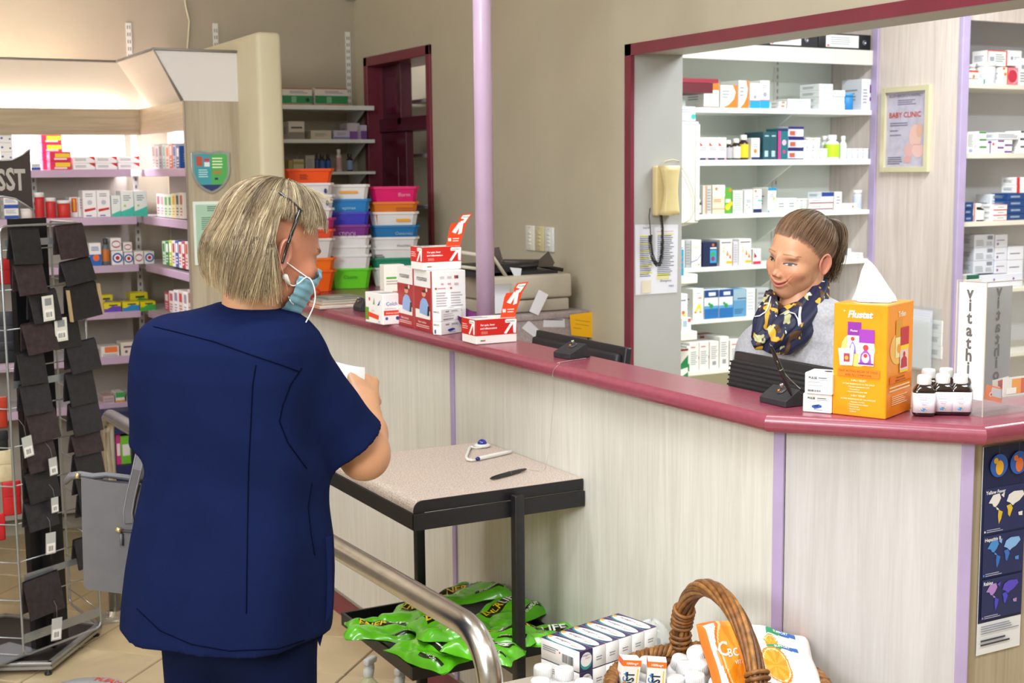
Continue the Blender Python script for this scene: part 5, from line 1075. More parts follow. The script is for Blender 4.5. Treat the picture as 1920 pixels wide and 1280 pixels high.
def bins(px, pyb, wpx, rz, levels, where):
    c = on(px, pyb, 2, HC); z = (c-Vector((0, 0, CH))).dot(CF); w = wpx/FPX*z; d = w*.8
    c = c + Vector((CF.x, CF.y, 0)).normalized()*d*.4
    yb = None; zc_ = HC+.0006; dist = math.hypot(c.x, c.y)
    n = len(levels)
    for k, (yt, col, ds, mark) in enumerate(levels[::-1]):   # bottom upwards
        D = ray(px, yt); zt = CH + D.z*(dist-d*.45)/math.hypot(D.x, D.y)
        h = (zt-zc_) if k == 0 else .095
        m = M(col, .35, kind='plastic', scale=12, var=.02)
        e = bin_mb(w, d, h, m)
        fr = (Vector((-w/2*.9, -d/2*.975, h*.5)), Vector((w*.9, 0, 0)), Vector((0, .0+d*.02*-1, h*.4)))
        if mark: draw(e, fr, mark)
        jx, jr = R.uniform(-.003, .003), R.uniform(-.05, .05)
        zb = zc_ if k == 0 else zt-h
        e.obj('plastic_bin', label=ds+' '+where, cat='bin', group='nested plastic bins on the counter return', loc=(c.x+jx, c.y+jx, zb), rz=rz+jr)
WB = '#e4e4e2'
em = .0025
bins(652, 541, 84, -.35, [(346, WB, 'white bin with orange label, topmost of', [('r', .3, .35, .75, .6, '#f0a52a', em)]), (373, '#2380c4', 'light blue bin, second from top of', [('t', 'epimax', .5, .15, .5, '#a8cce8', dict(al='c', e=em, maxw=.5))]), (397, '#3a36b8', 'royal blue bin, third from top of', None), (421, '#7a2a86', 'purple bin with pale lettering in', [('t', 'STIDOL', .5, .0, .7, '#c9a8d0', dict(al='c', e=em, maxw=.45))]), (442, WB, 'white bin below the purple one in', None), (460, WB, 'white bin, sixth from top of', None), (477, WB, 'white bin resting in the lime one in', None), (503, '#64cf1e', 'lime green bin with dark script, bottom of', [('t', 'Clusim', .5, .0, .6, '#2a7a1a', dict(al='c', e=em, maxw=.35))])], 'the middle bin stack')
bins(738, 536, 94, -.35, [(350, '#e0166e', 'hot pink bin with white script, topmost of', [('t', 'fform', .7, .2, .6, '#f0a8c8', dict(al='c', e=em, maxw=.3))]), (378, '#e07a1c', 'orange bin, second from top of', [('lines', .55, .2, .95, .7, 2, '#b85a14')]), (397, WB, 'white bin with orange label, third from top of', [('r', .55, .2, .85, .5, '#f0a52a', em)]), (422, '#1f74ae', 'blue bin with faint script in', [('t', 'Osteovac', .7, .2, .5, '#9ac4de', dict(al='c', e=em, maxw=.4))]), (444, WB, 'white bin with small logo in', [('t', 'mucinac', .7, .2, .45, '#4a4a52', dict(al='c', e=em, maxw=.35))]), (463, WB, 'white bin with dark print in', [('lines', .05, .1, .3, .5, 2, '#3a3a4a')]), (483, '#178a66', 'dark green bin in', [('t', 'solal', .8, .0, .5, '#6ad03a', dict(al='c', e=em, maxw=.3))]), (501, '#d9ded6', 'pale bin, bottom of', None)], 'the right bin stack')
bins(572, 548, 100, -.15, [(316, '#f0561e', 'orange bin with dark print, topmost of', [('lines', .3, .1, .5, .7, 4, '#8a3a1a')]), (343, '#e6e2e4', 'white bin with round logo, second from top of', [('c', .85, .4, .3, '#2a3a7a', dict(ru=.03, e=em))]), (365, '#e6e2e4', 'white bin with round logo, third from top of', [('c', .85, .4, .3, '#2a3a7a', dict(ru=.03, e=em))]), (390, '#e0dcdf', 'plain white bin, fourth from top of', None), (409, '#b8206c', 'magenta bin behind the hair in', None), (430, '#e0502a', 'red-orange bin behind the hair in', None), (447, '#d6d4d0', 'greyish white bin behind the face in', None), (484, '#ee7216', 'bright orange bin, second from bottom of', None), (507, '#e85f10', 'deep orange bin, bottom of', None)], 'the left bin stack')
# small fruit-coloured toy pieces by the bins
p = on(592, 556, 2, HC); MB().lathe([(0, 0), (.018, .004), (.02, .018), (.012, .03), (0, .032)], '#b8401e', 14).obj('red_ornament', label='small dull red ornament at the foot of the bins', cat='ornament', loc=(p.x, p.y, HC+.0006))
# ---- printer stand (laminated top with side facing the shop) and printer
yst = on(1102, 640, 0, XB-.01).y
zst = on(1098, 583, 1, yst).z; xs_l = on(955, 600, 1, yst).x
st = empty('printer_stand', 'mauve speckled printer stand with notes stuck on its side', 'stand', ((xs_l+XB)/2, yst, 0))
MV = M('#a8999a', .55, kind='lam', scale=90, var=.08, name='mauve speckled laminate')
at_(MB().box((max(1.82, xs_l-.25), yst, 0), (XB-.012, yst+.02, zst), MV), st, 'front_board')
at_(MB().rbox((max(1.82, xs_l-.25), yst-.006, zst-.022), (XB-.01, min(4.41, yst+.42), zst+.004), MV, .006), st, 'top_board')
zt_ = zst+.0045
px0, px1 = on(915, 560, 1, yst+.03).x, on(1072, 560, 1, yst+.03).x; pz = on(1070, 512, 1, yst+.03).z
BG = M('#c2b9a8', .5, kind='plastic', scale=20, var=.02, bump=.0003, bscale=500, name='beige printer plastic')
pw = px1-px0; pt_ = pz-zt_; yp = yst+.03
prn = empty('dot_matrix_printer', 'beige dot matrix printer with smoky covers on the mauve stand', 'printer', (px0+pw/2, yp, zt_+.0005))
q = MB(); q.rbox((px0, yp, zt_+.001), (px1-.01, yp+.30, zt_+pt_*.34), BG, .006); at_(q, prn, 'lower_case')
q = MB(); q.rbox((px0+.0, yp-.006, zt_+pt_*.36), (px1, yp+.31, zt_+pt_), BG, .01); at_(q, prn, 'upper_case')
q = MB(); q.box((px0+.02, yp+.03, zt_+pt_), (px1-.04, yp+.27, zt_+pt_+.012), '#2a2a2c'); 
for k in range(26): q.box((px0+.05+k*(pw-.12)/26, yp+.12, zt_+pt_+.012), (px0+.05+(k+.5)*(pw-.12)/26, yp+.24, zt_+pt_+.028), '#3a3836')
at_(q, prn, 'tractor_bed')
SMK = M('#5a524e', .15, alpha=.82, name='smoky plastic')
q = MB(); xL = on(928, 470, 1, yp+.05).x
q.prism([(on(927, 503, 1, yp+.05).x, on(927, 503, 1, yp+.05).z), (on(943, 487, 1, yp+.05).x, on(943, 487, 1, yp+.05).z), (on(936, 463, 1, yp+.05).x, on(936, 463, 1, yp+.05).z), (on(928, 464, 1, yp+.05).x, on(928, 464, 1, yp+.05).z)], yp+.05, yp+.054, SMK, ax=1); at_(q, prn, 'smoky_cover'); q = MB()
q.prism([(on(1010, 500, 1, yp+.02).x, on(1010, 500, 1, yp+.02).z), (on(1036, 500, 1, yp+.02).x, on(1036, 500, 1, yp+.02).z), (on(1040, 492, 1, yp+.02).x, on(1040, 492, 1, yp+.02).z), (on(1029, 471, 1, yp+.02).x, on(1029, 471, 1, yp+.02).z), (on(1012, 486, 1, yp+.02).x, on(1012, 486, 1, yp+.02).z)], yp+.02, yp+.024, SMK, ax=1)
at_(q, prn, 'smoky_cover')
q = MB(); f = lambda x, y, dy=0: tuple(on(x, y, 1, yp+dy)); q.tube([f(945, 502, .06), f(1008, 497, .06), f(1056, 506, .02)], .007, M('#2a2826', .4), 8); q.tube([f(944, 492, .12), f(1012, 492, .12)], .012, M('#4a4542', .4), 8); at_(q, prn, 'platen')
q = MB(); q.tube([f(865, 473, .02), f(925, 482, .02), f(950, 520, .01)], .007, BG, 8); q.tube([f(866, 500, .02), f(905, 505, .02)], .006, BG, 8); q.box(tuple(on(868, 520, 1, yp+.03)), tuple(on(940, 490, 1, yp+.16)), '#232326'); at_(q, prn, 'open_lid')
q = MB(); q.prism([(on(x, y, 1, yp+.05).x, on(x, y, 1, yp+.05).z) for x, y in ((946, 500), (968, 502), (966, 516), (954, 516))], yp+.01, yp+.012, '#dfe2ea', ax=1); at_(q, prn, 'paper_slip')
q = MB(); pr_ = [tuple(on(x, y, 1, yp-.02)) for x, y in ((877, 585), (880, 530), (896, 520))]
# continuous paper hanging beside the pole
P = [[(px0-.02+.1*j, yp-.03+.02*math.sin(i*.6), zt_+.01-.0+.10*(1-i/8)) for j in (0, 1)] for i in range(9)]
MB().grid(P, M('#dcdce6', .6)).obj('continuous_paper', label='white printer paper hanging left of the lilac pole', cat='paper')
# notes on the stand
def note(pts, y, col, label, els=None, cat='note', th=.0008):
    P = [on(a, b_, 1, y) for a, b_ in pts]; o = P[0]; mb = MB()
    mb.prism([(p.x-o.x, p.z-o.z) for p in P], -th, 0, col, ax=1)
    u, v = P[1]-P[0], P[3]-P[0]
    if els: draw(mb, (Vector((0, -th, 0)), Vector((u.x, 0, u.z)), Vector((v.x, 0, v.z))), els)
    mb.obj('paper_note', label=label, cat=cat, loc=(o.x, y-.0006, o.z), group='papers stuck on the printer stand')
note([(1018, 613), (1059, 613.5), (1058, 591.5), (1019, 590.5)], yst, '#dcdae2', 'small white printed slip on the side of the printer stand', [l(.1, .55, .9, .85, 2, '#5a5a7a'), B(.05, .65, .15, .9, '#4a4a6a')])
note([(1009, 591), (992, 583.5), (1010, 543), (1028, 552)], yst-.01, '#e4e2ea', 'white tilted slip standing up at the printer stand', [l(.3, .1, .9, .9, 2, '#8a8aa0')])
note([(1009, 638), (978, 615), (991, 600), (1014, 622)], yst-.0, '#dddbe4', 'white slip stuck at an angle beside the screen', [l(.1, .4, .9, .9, 2, '#7a7a95')])
note([(1071, 628), (1117, 634), (1114, 584), (1068, 590)], yst-.012, '#f4b60e', 'bright yellow sticky note above the left screen', [l(.2, .55, .8, .62, 1, '#b88a20'), l(.2, .75, .85, .82, 1, '#b88a20'), l(.1, .35, .5, .42, 1, '#b88a20')])
# switches on the wall
for i, (x0, x1, c, ds) in enumerate(((988, 1005, '#e2e0d4', 'left white'), (1006, 1023, '#cfc49a', 'middle yellowed'), (1024, 1041, '#dfe0da', 'right white'))):
    A, Bq = on(x0, 422+i*1.5, 0, XB), on(x1, 470+i*1.5, 0, XB); w_, h_ = A.y-Bq.y, A.z-Bq.z
    e = empty('light_switch', ds+' switch plate on the beige wall above the printer', 'switch', T=Matrix.Translation((XB-.0005, A.y, Bq.z)) @ Matrix.Rotation(-math.pi/2, 4, 'Z'), group='switch plates on the beige wall')
    MB().rbox((.001, -.008, 0), (w_-.001, 0, h_), M(c, .4), .0025).obj('plate', e)
    q = MB()
    for k in range(4): q.rbox((w_*.36, -.012, h_*(.22+.15*k)), (w_*.64, -.007, h_*(.31+.15*k)), M(c, .35), .001)
    q.obj('rocker', e); q = MB()
    for z in (.08, .92): q.lathe([(0, 0), (.002, 0), (.002, .001), (0, .001)], '#8a8a80', 8, T=Matrix.Translation((w_/2, -.008, h_*z)) @ Matrix.Rotation(math.pi/2, 4, 'X'))
    q.obj('screw', e)
# ---- telephone on the jamb reveal
yj = oy-.03
P0 = on(1240, 404, 1, yj); P1_ = on(1240, 311, 1, yj); hL = P1_.z-P0.z
IV = M('#d8c690', .4, kind='plastic', scale=20, var=.02, name='ivory phone plastic')
ph = empty('wall_telephone', 'ivory wall telephone with coiled black cord on the white jamb', 'telephone', (P0.x, yj-.001, P0.z))
cw = on(1257, 350, 1, yj).x-on(1219, 350, 1, yj).x
q = MB(); q.rbox((-cw/2, -.030, 0), (cw/2, 0, hL), IV, .008, seg=3); q.obj('wall_base', ph)
q = MB(); ks = 11; R_ = []
for i in range(ks):
    a = i/(ks-1); z = hL*(.02+.98*a); dpt = .030+.018*(2*a-1)**2*1.0; wd2 = cw*(.30+.14*abs(2*a-1)**1.5); th = .013+.012*abs(2*a-1)**2
    cy = -.052+.010*abs(2*a-1)**2; R_.append([(.002+wd2*math.copysign(abs(math.cos(t))**.6, math.cos(t)), cy-th*math.copysign(abs(math.sin(t))**.6, math.sin(t)), z) for t in [2*math.pi*j/16 for j in range(16)]])
vs = [v for r in R_ for v in r]; fs = [(i*16+j, i*16+(j+1) % 16, (i+1)*16+(j+1) % 16, (i+1)*16+j) for i in range(ks-1) for j in range(16)]+[tuple(range(16))[::-1], tuple(range((ks-1)*16, ks*16))]
q.add(vs, fs, IV, smooth=True)
q.obj('handset', ph)
q = MB(); 
for k in range(2): q.rbox((cw*.30, -.033, hL*(.28+.2*k)), (cw*.42, -.029, hL*(.34+.2*k)), M('#8a7f5a', .4), .001)
q.obj('hook_switch', ph)
# coiled cord
lo = [on(x, y, 1, yj-.03) for x, y in ((1219, 390), (1217, 405), (1219, 425), (1220, 440))]; cp2 = [on(x, y, 1, yj-.03) for x, y in ((1220, 440), (1219, 455), (1222, 478), (1227, 490), (1233, 497), (1238, 494), (1241, 478), (1242, 455), (1242, 430), (1240, 410), (1239, 402))]
q = MB(); q.tube([p-Vector(ph.location) for p in lo], .0018, '#1c1c20', 6)
pts = []; tot = 0
S_ = []
for i in range(len(cp2)-1):
    for k in range(60): S_.append(cp2[i].lerp(cp2[i+1], k/60))
for i in range(1, len(S_)):
    tg = (S_[i]-S_[i-1]); tot += tg.length
    if tg.length < 1e-7: continue
    tg.normalize(); n1 = Vector((0, 1, 0)); n2 = tg.cross(n1).normalized(); rad = .0062 if i < 430 else .0045; ph_ = tot/.0052*2*math.pi
    pts.append(S_[i]+(n1*math.cos(ph_)+n2*math.sin(ph_))*rad-Vector(ph.location))
q.tube(pts, .0017, '#1c1c20', 5); q.obj('coiled_cord', ph)
# thin wall cable near the phone
pc = [on(x, y, 1, yj-.012) for x, y in ((1240, 309), (1247, 302), (1262, 299), (1273, 302))] + [on(x, y, 1, ysd-.008) for x, y in ((1277, 312), (1288, 330), (1298, 352), (1303, 375), (1302, 395), (1296, 410), (1283, 418))]
MB().tube(pc, .0016, '#c4bda0').obj('thin_cable', label='thin cream cable arching from phone over to the white cabinet', cat='cable')
# duty list taped under the phone
A = [on(1191, 553, 1, yj), on(1269, 548, 1, yj), on(1271, 421, 1, yj), on(1190, 421, 1, yj)]; o = A[0]
mb = MB(); mb.prism([(p.x-o.x, p.z-o.z) for p in A], -.0008, 0, '#dcdce6', ax=1); u = A[1]-A[0]; v = A[3]-A[0]; fr = (Vector((0, -.0008, 0)), Vector((u.x, 0, 0)), Vector((0, 0, v.z)))
draw(mb, fr, [l(.1, .25, .4, .84, 22, '#6a7080'), l(.52, .25, .92, .84, 22, '#6a7080')]+[B(.1, .3+.105*k, .4, .315+.105*k, '#e0d84a', .0009) for k in range(6)]+[B(.5, .3+.03*k, .8, .315+.03*k, '#e0d84a', .0009) for k in (-3, -2, -1)]+[B(.52, .84, .9, .855, '#e0d84a', .0009), B(.14, .02, .36, .2, '#d8cfb8', .0009), l(.5, .88, .9, .9, 1, '#d8a0a0'), t_('Duty list', .25, .94, .035, '#3a4050'), t_('Emergency', .72, .17, .045, '#3a4050', maxw=.4, shear=.4), t_('MEDI', .85, .09, .04, '#2a4a9a', maxw=.18)])
mb.obj('duty_list', label='typed list with yellow highlights taped below the wall phone', cat='notice', loc=(o.x, yj-.0006, o.z))
# ---- computer screens behind the ledge (seen from behind)
def screen(TL, TR, BR, x, label, ribs, thick=.035, foot=True):
    a, b_, c_2 = on(*TL, 0, x), on(*TR, 0, x), on(*BR, 0, x)
    u = b_-a; w = u.length; rz = math.atan2(u.y, u.x); h = .30
    e = empty('computer_screen', label, 'monitor', (a.x, a.y, a.z-h), rz)
    lean = Matrix.Rotation(math.radians(-8), 4, 'X')
    T = Matrix.Translation((0, 0, h)) @ lean @ Matrix.Translation((0, 0, -h))
    q = MB(); q.rbox((0, 0, 0), (w, thick*.6, h), BLACK, .004, T=T); q.obj('bezel', e)
    q = MB(); q.rbox((.012, -thick*.55, .01), (w-.012, .002, h-.018), M('#1e1d20', .5), .008, T=T)
    if ribs:
        for k in range(26): q.box((.014, -thick*.55-.0016, .02+k*.0102), (w-.014, -thick*.55+.001, .0235+k*.0102), M('#121114', .6), T)
    q.obj('back_cover', e)
    MB().box((.02, thick*.6, .02), (w-.02, thick*.6+.001, h-.02), M('#20242c', .1), T).obj('display', e)
    q = MB(); zd = -(a.z-h)+.76+.0; q.rbox((w/2-.03, -.035, zd+.012), (w/2+.03, -.015, h*.5), BLACK, .004); q.obj('stand_neck', e)
    q = MB(); q.rbox((w/2-.11, -.09, zd), (w/2+.11, .07, zd+.012), BLACK, .004); q.obj('stand_foot', e)
    return e
m1 = screen((1005, 618), (1174, 649), (1185, 684), 1.93, 'black computer screen seen from behind at the left pen stand', 0)
m2 = screen((1377, 657), (1564, 684), (1560, 735), 1.86, 'ribbed black computer screen in front of the smiling woman', 1)
# desk behind the counter
dk = MB(); dk.rbox((FX+.075, 2.32, .725), (2.06, yst-.01, .758), M('#b8aea0', .5, kind='lam', scale=30, var=.03, name='desk laminate'), .004)
e = empty('work_desk', 'low work desk behind the counter under the computer screens', 'desk', (2.0, 3, 0)); at_(dk, e, 'desk_top')
for y in (2.36, 3.6): at_(MB().box((FX+.08, y, 0), (2.04, y+.03, .725), M('#a89e90', .5)), e, 'side_panel')
# travel vaccination poster on the counter end
yv = q3[1]-.002
A = on(1843, 838, 1, yv); Bq = on(1925, 832, 1, yv); C_ = on(1833, 1228, 1, yv)
W3 = .118; H3 = A.z-C_.z
mb = MB(); mb.box((0, -.0012, 0), (W3, 0, H3), '#e4e6ea'); fr = (Vector((0, -.0012, 0)), Vector((W3, 0, 0)), Vector((0, 0, H3)))
NVY = '#161f48'
def cmap(u, v, s, c1, c2_, c3_):             # simplified world map: pieces of land in u, v
    k = .72/(.19*.72)
    P = lambda pts, c: ('p', [(u+a*s*k, v+b_*s) for a, b_ in pts], c, .0016)
    return [P([(0, .75), (.12, .98), (.3, 1.0), (.34, .85), (.28, .7), (.2, .6), (.14, .62), (.1, .72)], c1), P([(.2, .6), (.26, .56), (.3, .5), (.24, .5)], c1), P([(.28, .5), (.4, .42), (.36, .2), (.3, .05), (.27, .3)], c2_), P([(.34, .95), (.44, 1.02), (.42, .85)], c3_), P([(.5, .72), (.56, .92), (.7, 1.0), (.95, .98), (1.0, .85), (.86, .68), (.74, .62), (.68, .56), (.6, .66)], c3_), P([(.5, .58), (.62, .62), (.68, .48), (.6, .22), (.55, .3), (.54, .46)], c2_), P([(.84, .32), (.96, .34), (.96, .2), (.86, .22)], c1)]
els = [b(.155, 1, NVY)]
for (v0, v1, ttl, c1, c2_, c3_) in ((.585, .80, 'Yellow Fever', '#e8e4e0', '#d8b83a', '#e8e4e0'), (.375, .575, 'Hepatitis B', '#4a90d8', '#3a70c8', '#8ab8ee'), (.17, .365, 'Rabies', '#b088d0', '#4a4ad0', '#5a4ac8')):
    els += [('r', .05, v0, .98, v1, '#232c5c', .0009), ('t', ttl, .08, v1-.028, .024, '#f0f0f4', dict(al='l', e=.0012, maxw=.6, bold=.02))] + cmap(.14, v0+.03, (v1-v0)*.72, c1, c2_, c3_) + [B(.07, v0+.005, .1, v0+.014, c1, ) , ('lines', .12, v0+.002, .5, v0+.02, 2, '#a8acc8')]
for (u0, cc) in ((.33, '#e0a82a'), (.78, '#d8703a')): els += [('c', u0, .905, .055, '#2a5ab0', dict(ru=.2, e=.0012)), ('c', u0+.01, .895, .035, cc, dict(ru=.09, e=.0017)), ('c', u0-.08, .93, .014, cc, dict(ru=.05, e=.002)), B(u0-.002, .947, u0+.002, 1, '#8a8a90')]
els += [l(.05, .10, .95, .145, 4, '#8a90a8'), l(.05, .04, .8, .08, 2, '#3a3f50')]
draw(mb, fr, els); mb.obj('vaccination_poster', label='navy travel health poster with three world maps on the counter end', cat='poster', T=Matrix.Translation((A.x, yv-.0008, C_.z)) @ Matrix.Rotation(0, 4, 'Z'))
# ================================================================== rack, rails, table, basket
WIRE = M('#a3a8ac', .3, .8, name='zinc wire')
# ---- wallet rack: upright wire panels round a black core on a plinth
A0, B0 = Vector((.594, 4.439, 0)), Vector((.872, 4.60, 0)); ux = (B0-A0).normalized(); PW = (B0-A0).length
nx = Vector((-ux.y, ux.x, 0))                # away from the shop, into the rack
rk = empty('wallet_rack', 'revolving wire rack hung with dark wallets at the left edge', 'rack', (A0.x, A0.y, 0), math.atan2(ux.y, ux.x))
H0, H1 = .075, 1.465
def panelwire(ox, oy, a, name):              # one wire panel, local frame, turned by a
    T = Matrix.Translation((ox, oy, 0)) @ Matrix.Rotation(a, 4, 'Z'); mb = MB(); r = .02
    fr_ = [(0, 0, H0+r), (0, 0, H1-r), (r*.3, 0, H1-r*.3), (r, 0, H1), (PW-r, 0, H1), (PW-r*.3, 0, H1-r*.3), (PW, 0, H1-r), (PW, 0, H0+r), (PW-r*.3, 0, H0+r*.3), (PW-r, 0, H0), (r, 0, H0), (r*.3, 0, H0+r*.3)]
    mb.tube(fr_, .0042, WIRE, 8, closed=True, T=T); mb.obj(name, rk)
    for k in range(11):
        z = H0+.06+k*.1255; q = MB(); q.tube([(0, .004, z), (PW, .004, z)], .0022, WIRE, 6, T=T); q.obj('cross_wire', rk)
panelwire(0, 0, 0, 'wire_panel'); panelwire(0, 0, math.radians(112), 'wire_panel'); panelwire(PW, 0, math.radians(68), 'wire_panel')
panelwire(PW*-.75, PW*.35, math.radians(20), 'wire_panel')
BKB = M('#121114', .5, kind='paint', scale=20, var=.1, name='black rack core')
q = MB(); q.box((PW*.30, .06, .05), (PW*.72, .085, H1+.02), BKB); q.box((PW*.44, .02, .05), (PW*.47, .06, H1), BKB); q.obj('core_board', rk)
q = MB(); q.box((-.16, .20, .05), (-.04, .22, H1-.05), BKB); q.obj('core_board', rk)
for z in (.32, .95, 1.40): MB().box((PW*.06, .001, z), (PW*.95, .003, z+.022), M('#9aa0a4', .35, .7)).obj('cross_strap', rk)
MB().box((.0, .0, .115), (PW, .002, .145), M('#9aa0a4', .35, .7)).obj('cross_strap', rk)
gp = [(.676, 4.425), (.905, 4.748), (.62, 5.03), (.30, 4.98), (.20, 4.66)]
def tol(p): d = Vector((p[0], p[1], 0))-A0; return (d.dot(ux), d.dot(nx))
pl_ = [tol(p) for p in gp]
MB().prism(pl_, .028, .034, M('#2a2422', .35)).obj('plinth_top', rk)
q = MB()
for i in range(5):
    a, b_ = Vector((*pl_[i], 0)), Vector((*pl_[(i+1) % 5], 0)); d = (b_-a); n = Vector((-d.y, d.x, 0)).normalized()*.02
    q.prism([(a.x, a.y), (b_.x, b_.y), ((b_+n).x, (b_+n).y), ((a+n).x, (a+n).y)], .016, .042, M('#9a9a98', .35, .5, name='plinth rim'))
q.obj('plinth_rim', rk, bevel=.003)
for p in pl_: MB().lathe([(.012, 0), (.012, .006), (.005, .007), (.005, .018)], '#1a1a1a', 12, T=Matrix.Translation((p[0]*.93+.0, p[1]*.93+.01, 0))).obj('foot', rk)
MB().box((-.10, .05, .05), (.10, .20, .055), M('#8e9294', .35, .6)).obj('lower_plate', rk)
# curved name board on top
zb = lambda x, y: on(x, y, 1, 4.50)
P_ = [zb(x, y) for x, y in ((-45, 372), (-45, 288), (-20, 300), (5, 301), (22, 300), (40, 291), (56, 280), (58, 335), (62, 394), (48, 384), (28, 372), (5, 368), (-20, 368))]
o = P_[2]; nb_ = empty('rack_name_board', 'brown curved name board with silver letters above the wallets', 'sign', (o.x, 4.50, o.z))
MB().prism([(p.x-o.x, p.z-o.z) for p in P_], -.004, .004, M('#2e2524', .3), ax=1).obj('board', nb_)
q = MB(); a_, b2 = zb(-10, 356), zb(60, 356); k_ = (b2.x-a_.x)/70; fr = (Vector((a_.x-o.x, -.004, a_.z-o.z)), Vector((b2.x-a_.x, 0, 0)), Vector((0, 0, 60*k_)))
for ch, u, sz in (('S', .18, .95), ('S', .43, 1.0), ('T', .68, .95)): q.text(fr, ch, u, .0, sz, M('#a8a29c', .35, .5), al='c', sx=.62, bold=.03)
q.obj('letters', nb_); q = MB(); q.tube([tuple(p-o+Vector((0, -.006, 0))) for p in P_[1:7]], .003, WIRE, 6); q.tube([tuple(p-o+Vector((0, -.006, 0))) for p in P_[8:]], .003, WIRE, 6); q.tube([(-.02, .006, -.12), (-.02, .006, -.02)], .003, WIRE, 6); q.obj('wire_edge', nb_)
# wallets: folded over the cross wires, placed along the front panel
ORDW = ['topmost', 'second', 'third', 'fourth', 'fifth', 'sixth', 'seventh', 'eighth', 'ninth', 'tenth', 'eleventh', 'twelfth']
CROC = lambda c: M(c, .42, kind='leather', scale=55, var=.18, bump=.0014, bscale=170, bstr=.7, name='embossed leather '+c)
def wallet(x0, x1, yt, yb, col, label, off=0, skew=0, tag=None, edge=None, cat='wallet', grp='dark wallets on the rack', name='wallet', open_=.022):
    xm = (x0+x1)/2; s = Vector((0, 0, CH)); d1 = ray(xm, yt); 
    n2 = nx; k = (A0-nx*off-s).dot(n2)/d1.dot(n2); p = s+d1*k                       # on the panel plane
    d2 = ray(x0, yt); a = s+d2*((A0-nx*off-s).dot(n2)/d2.dot(n2)); d3 = ray(x1, yt); b_ = s+d3*((A0-nx*off-s).dot(n2)/d3.dot(n2)); w_ = (b_-a).length
    d4 = ray(xm, yb); z1 = (s+d4*((A0-nx*off-s).dot(n2)/d4.dot(n2))).z; h = p.z-z1
    mb = MB(); m = CROC(col); t = .006
    f = [(-.003, 0), (-open_*.6, -h*.5), (-open_, -h), (-open_+t, -h), (-open_*.6+t, -h*.5), (.003, -.012)]; g = [(.003, -.012), (open_*.5-t+.004, -h*.5), (open_*.9-t, -h*.86), (open_*.9, -h*.86), (open_*.5+.004, -h*.5), (.006, 0), (0, .004)]
    mb.prism(f, -w_/2, w_/2, m, ax=0); mb.prism(g, -w_/2, w_/2, m, ax=0)
    T = Matrix.Translation(p) @ Matrix.Rotation(math.atan2(ux.y, ux.x), 4, 'Z') @ Matrix.Rotation(skew, 4, 'Y')
    o_ = mb.obj(name, label=label, cat=cat, group=grp, T=T, bevel=.0012)
    for sx_ in ((-1, 1) if edge else ()): MB().box((sx_*w_/2-.002, -open_-.001, -h), (sx_*w_/2+.002, -open_*.4, -.01), M(edge, .6)).obj('tan_edge', o_)
    if tag:
        q = MB(); u0, v0, u1, v1 = tag; q.box((-w_/2+w_*u0, -open_-.0035, -h*(1-v0)), (-w_/2+w_*u1, -open_-.0015, -h*(1-v1)), '#dcd9d0'); fr = (Vector((-w_/2+w_*u0, -open_-.0036, -h*(1-v0))), Vector((w_*(u1-u0), 0, 0)), Vector((0, 0, h*(v1-v0))))
        draw(q, fr, [B(.1, .1, .9, .45, '#f2f0ea'), ('bars', .2, .15, .8, .35, 8, '#444444'), B(.2, .62, .8, .9, '#8a8f92')]); q.obj('price_tag', o_)
    return o_
BK1, BK2, BR1 = '#1d1c20', '#222126', '#33262a'
WL_ = [(18, 72, 430, 495, BK1, .03, None), (25, 78, 494, 552, BR1, -.04, None), (52, 104, 545, 604, BK2, -.05, (.3, .05, .7, .85)), (40, 98, 604, 661, BR1, -.07, None), (30, 80, 660, 720, BK1, .0, None), (36, 90, 718, 775, BK2, 0, None), (48, 102, 770, 826, BR1, -.06, None), (45, 98, 826, 882, BR1, -.03, None), (45, 102, 880, 938, BK1, -.05, None), (45, 100, 936, 990, BK2, -.03, None)]
for i, (x0, x1, y0, y1, c, sk, tg) in enumerate(WL_):
    wallet(x0, x1, y0, y1, c, f"{'brown' if c == BR1 else 'black'} embossed wallet{' with white price tag' if tg else ''}, {ORDW[i]} in the left column of the rack", .012+.003*(i % 2), sk, tg)
WR_ = [(102, 155, 422, 484, BR1, -.05, None, None), (112, 168, 487, 531, BK2, -.12, None, None), (120, 178, 532, 597, BK1, -.10, None, '#b59a72'), (122, 178, 640, 696, BK2, -.08, None, None), (122, 172, 696, 758, BK1, -.03, None, None), (128, 182, 752, 812, BK2, -.04, None, None), (133, 186, 812, 850, BR1, 0, None, None), (138, 188, 848, 890, BK1, 0, None, None), (140, 184, 890, 930, BK2, 0, None, None), (146, 182, 925, 975, BK1, 0, None, None)]
for i, (x0, x1, y0, y1, c, sk, tg, ed) in enumerate(WR_):
    wallet(x0, x1, y0, y1, c, f"{'brown' if c == BR1 else 'black'} wallet{' with tan edges' if ed else ''}, {ORDW[i]} in the right column of the rack", .012+.003*(i % 2), sk, tg, ed)
wallet(92, 142, 590, 652, BK1, 'black wallet with long white tag, between both columns of the rack', .004, -.03, (.0, .25, .45, .95))
wallet(44, 108, 1080, 1152, '#2a2327', 'lone dark brown wallet hanging low on the rack above the plinth', .012, -.05)
wallet(138, 156, 1010, 1066, BK1, 'narrow black wallet low on the rack beside the grey bag', .01)
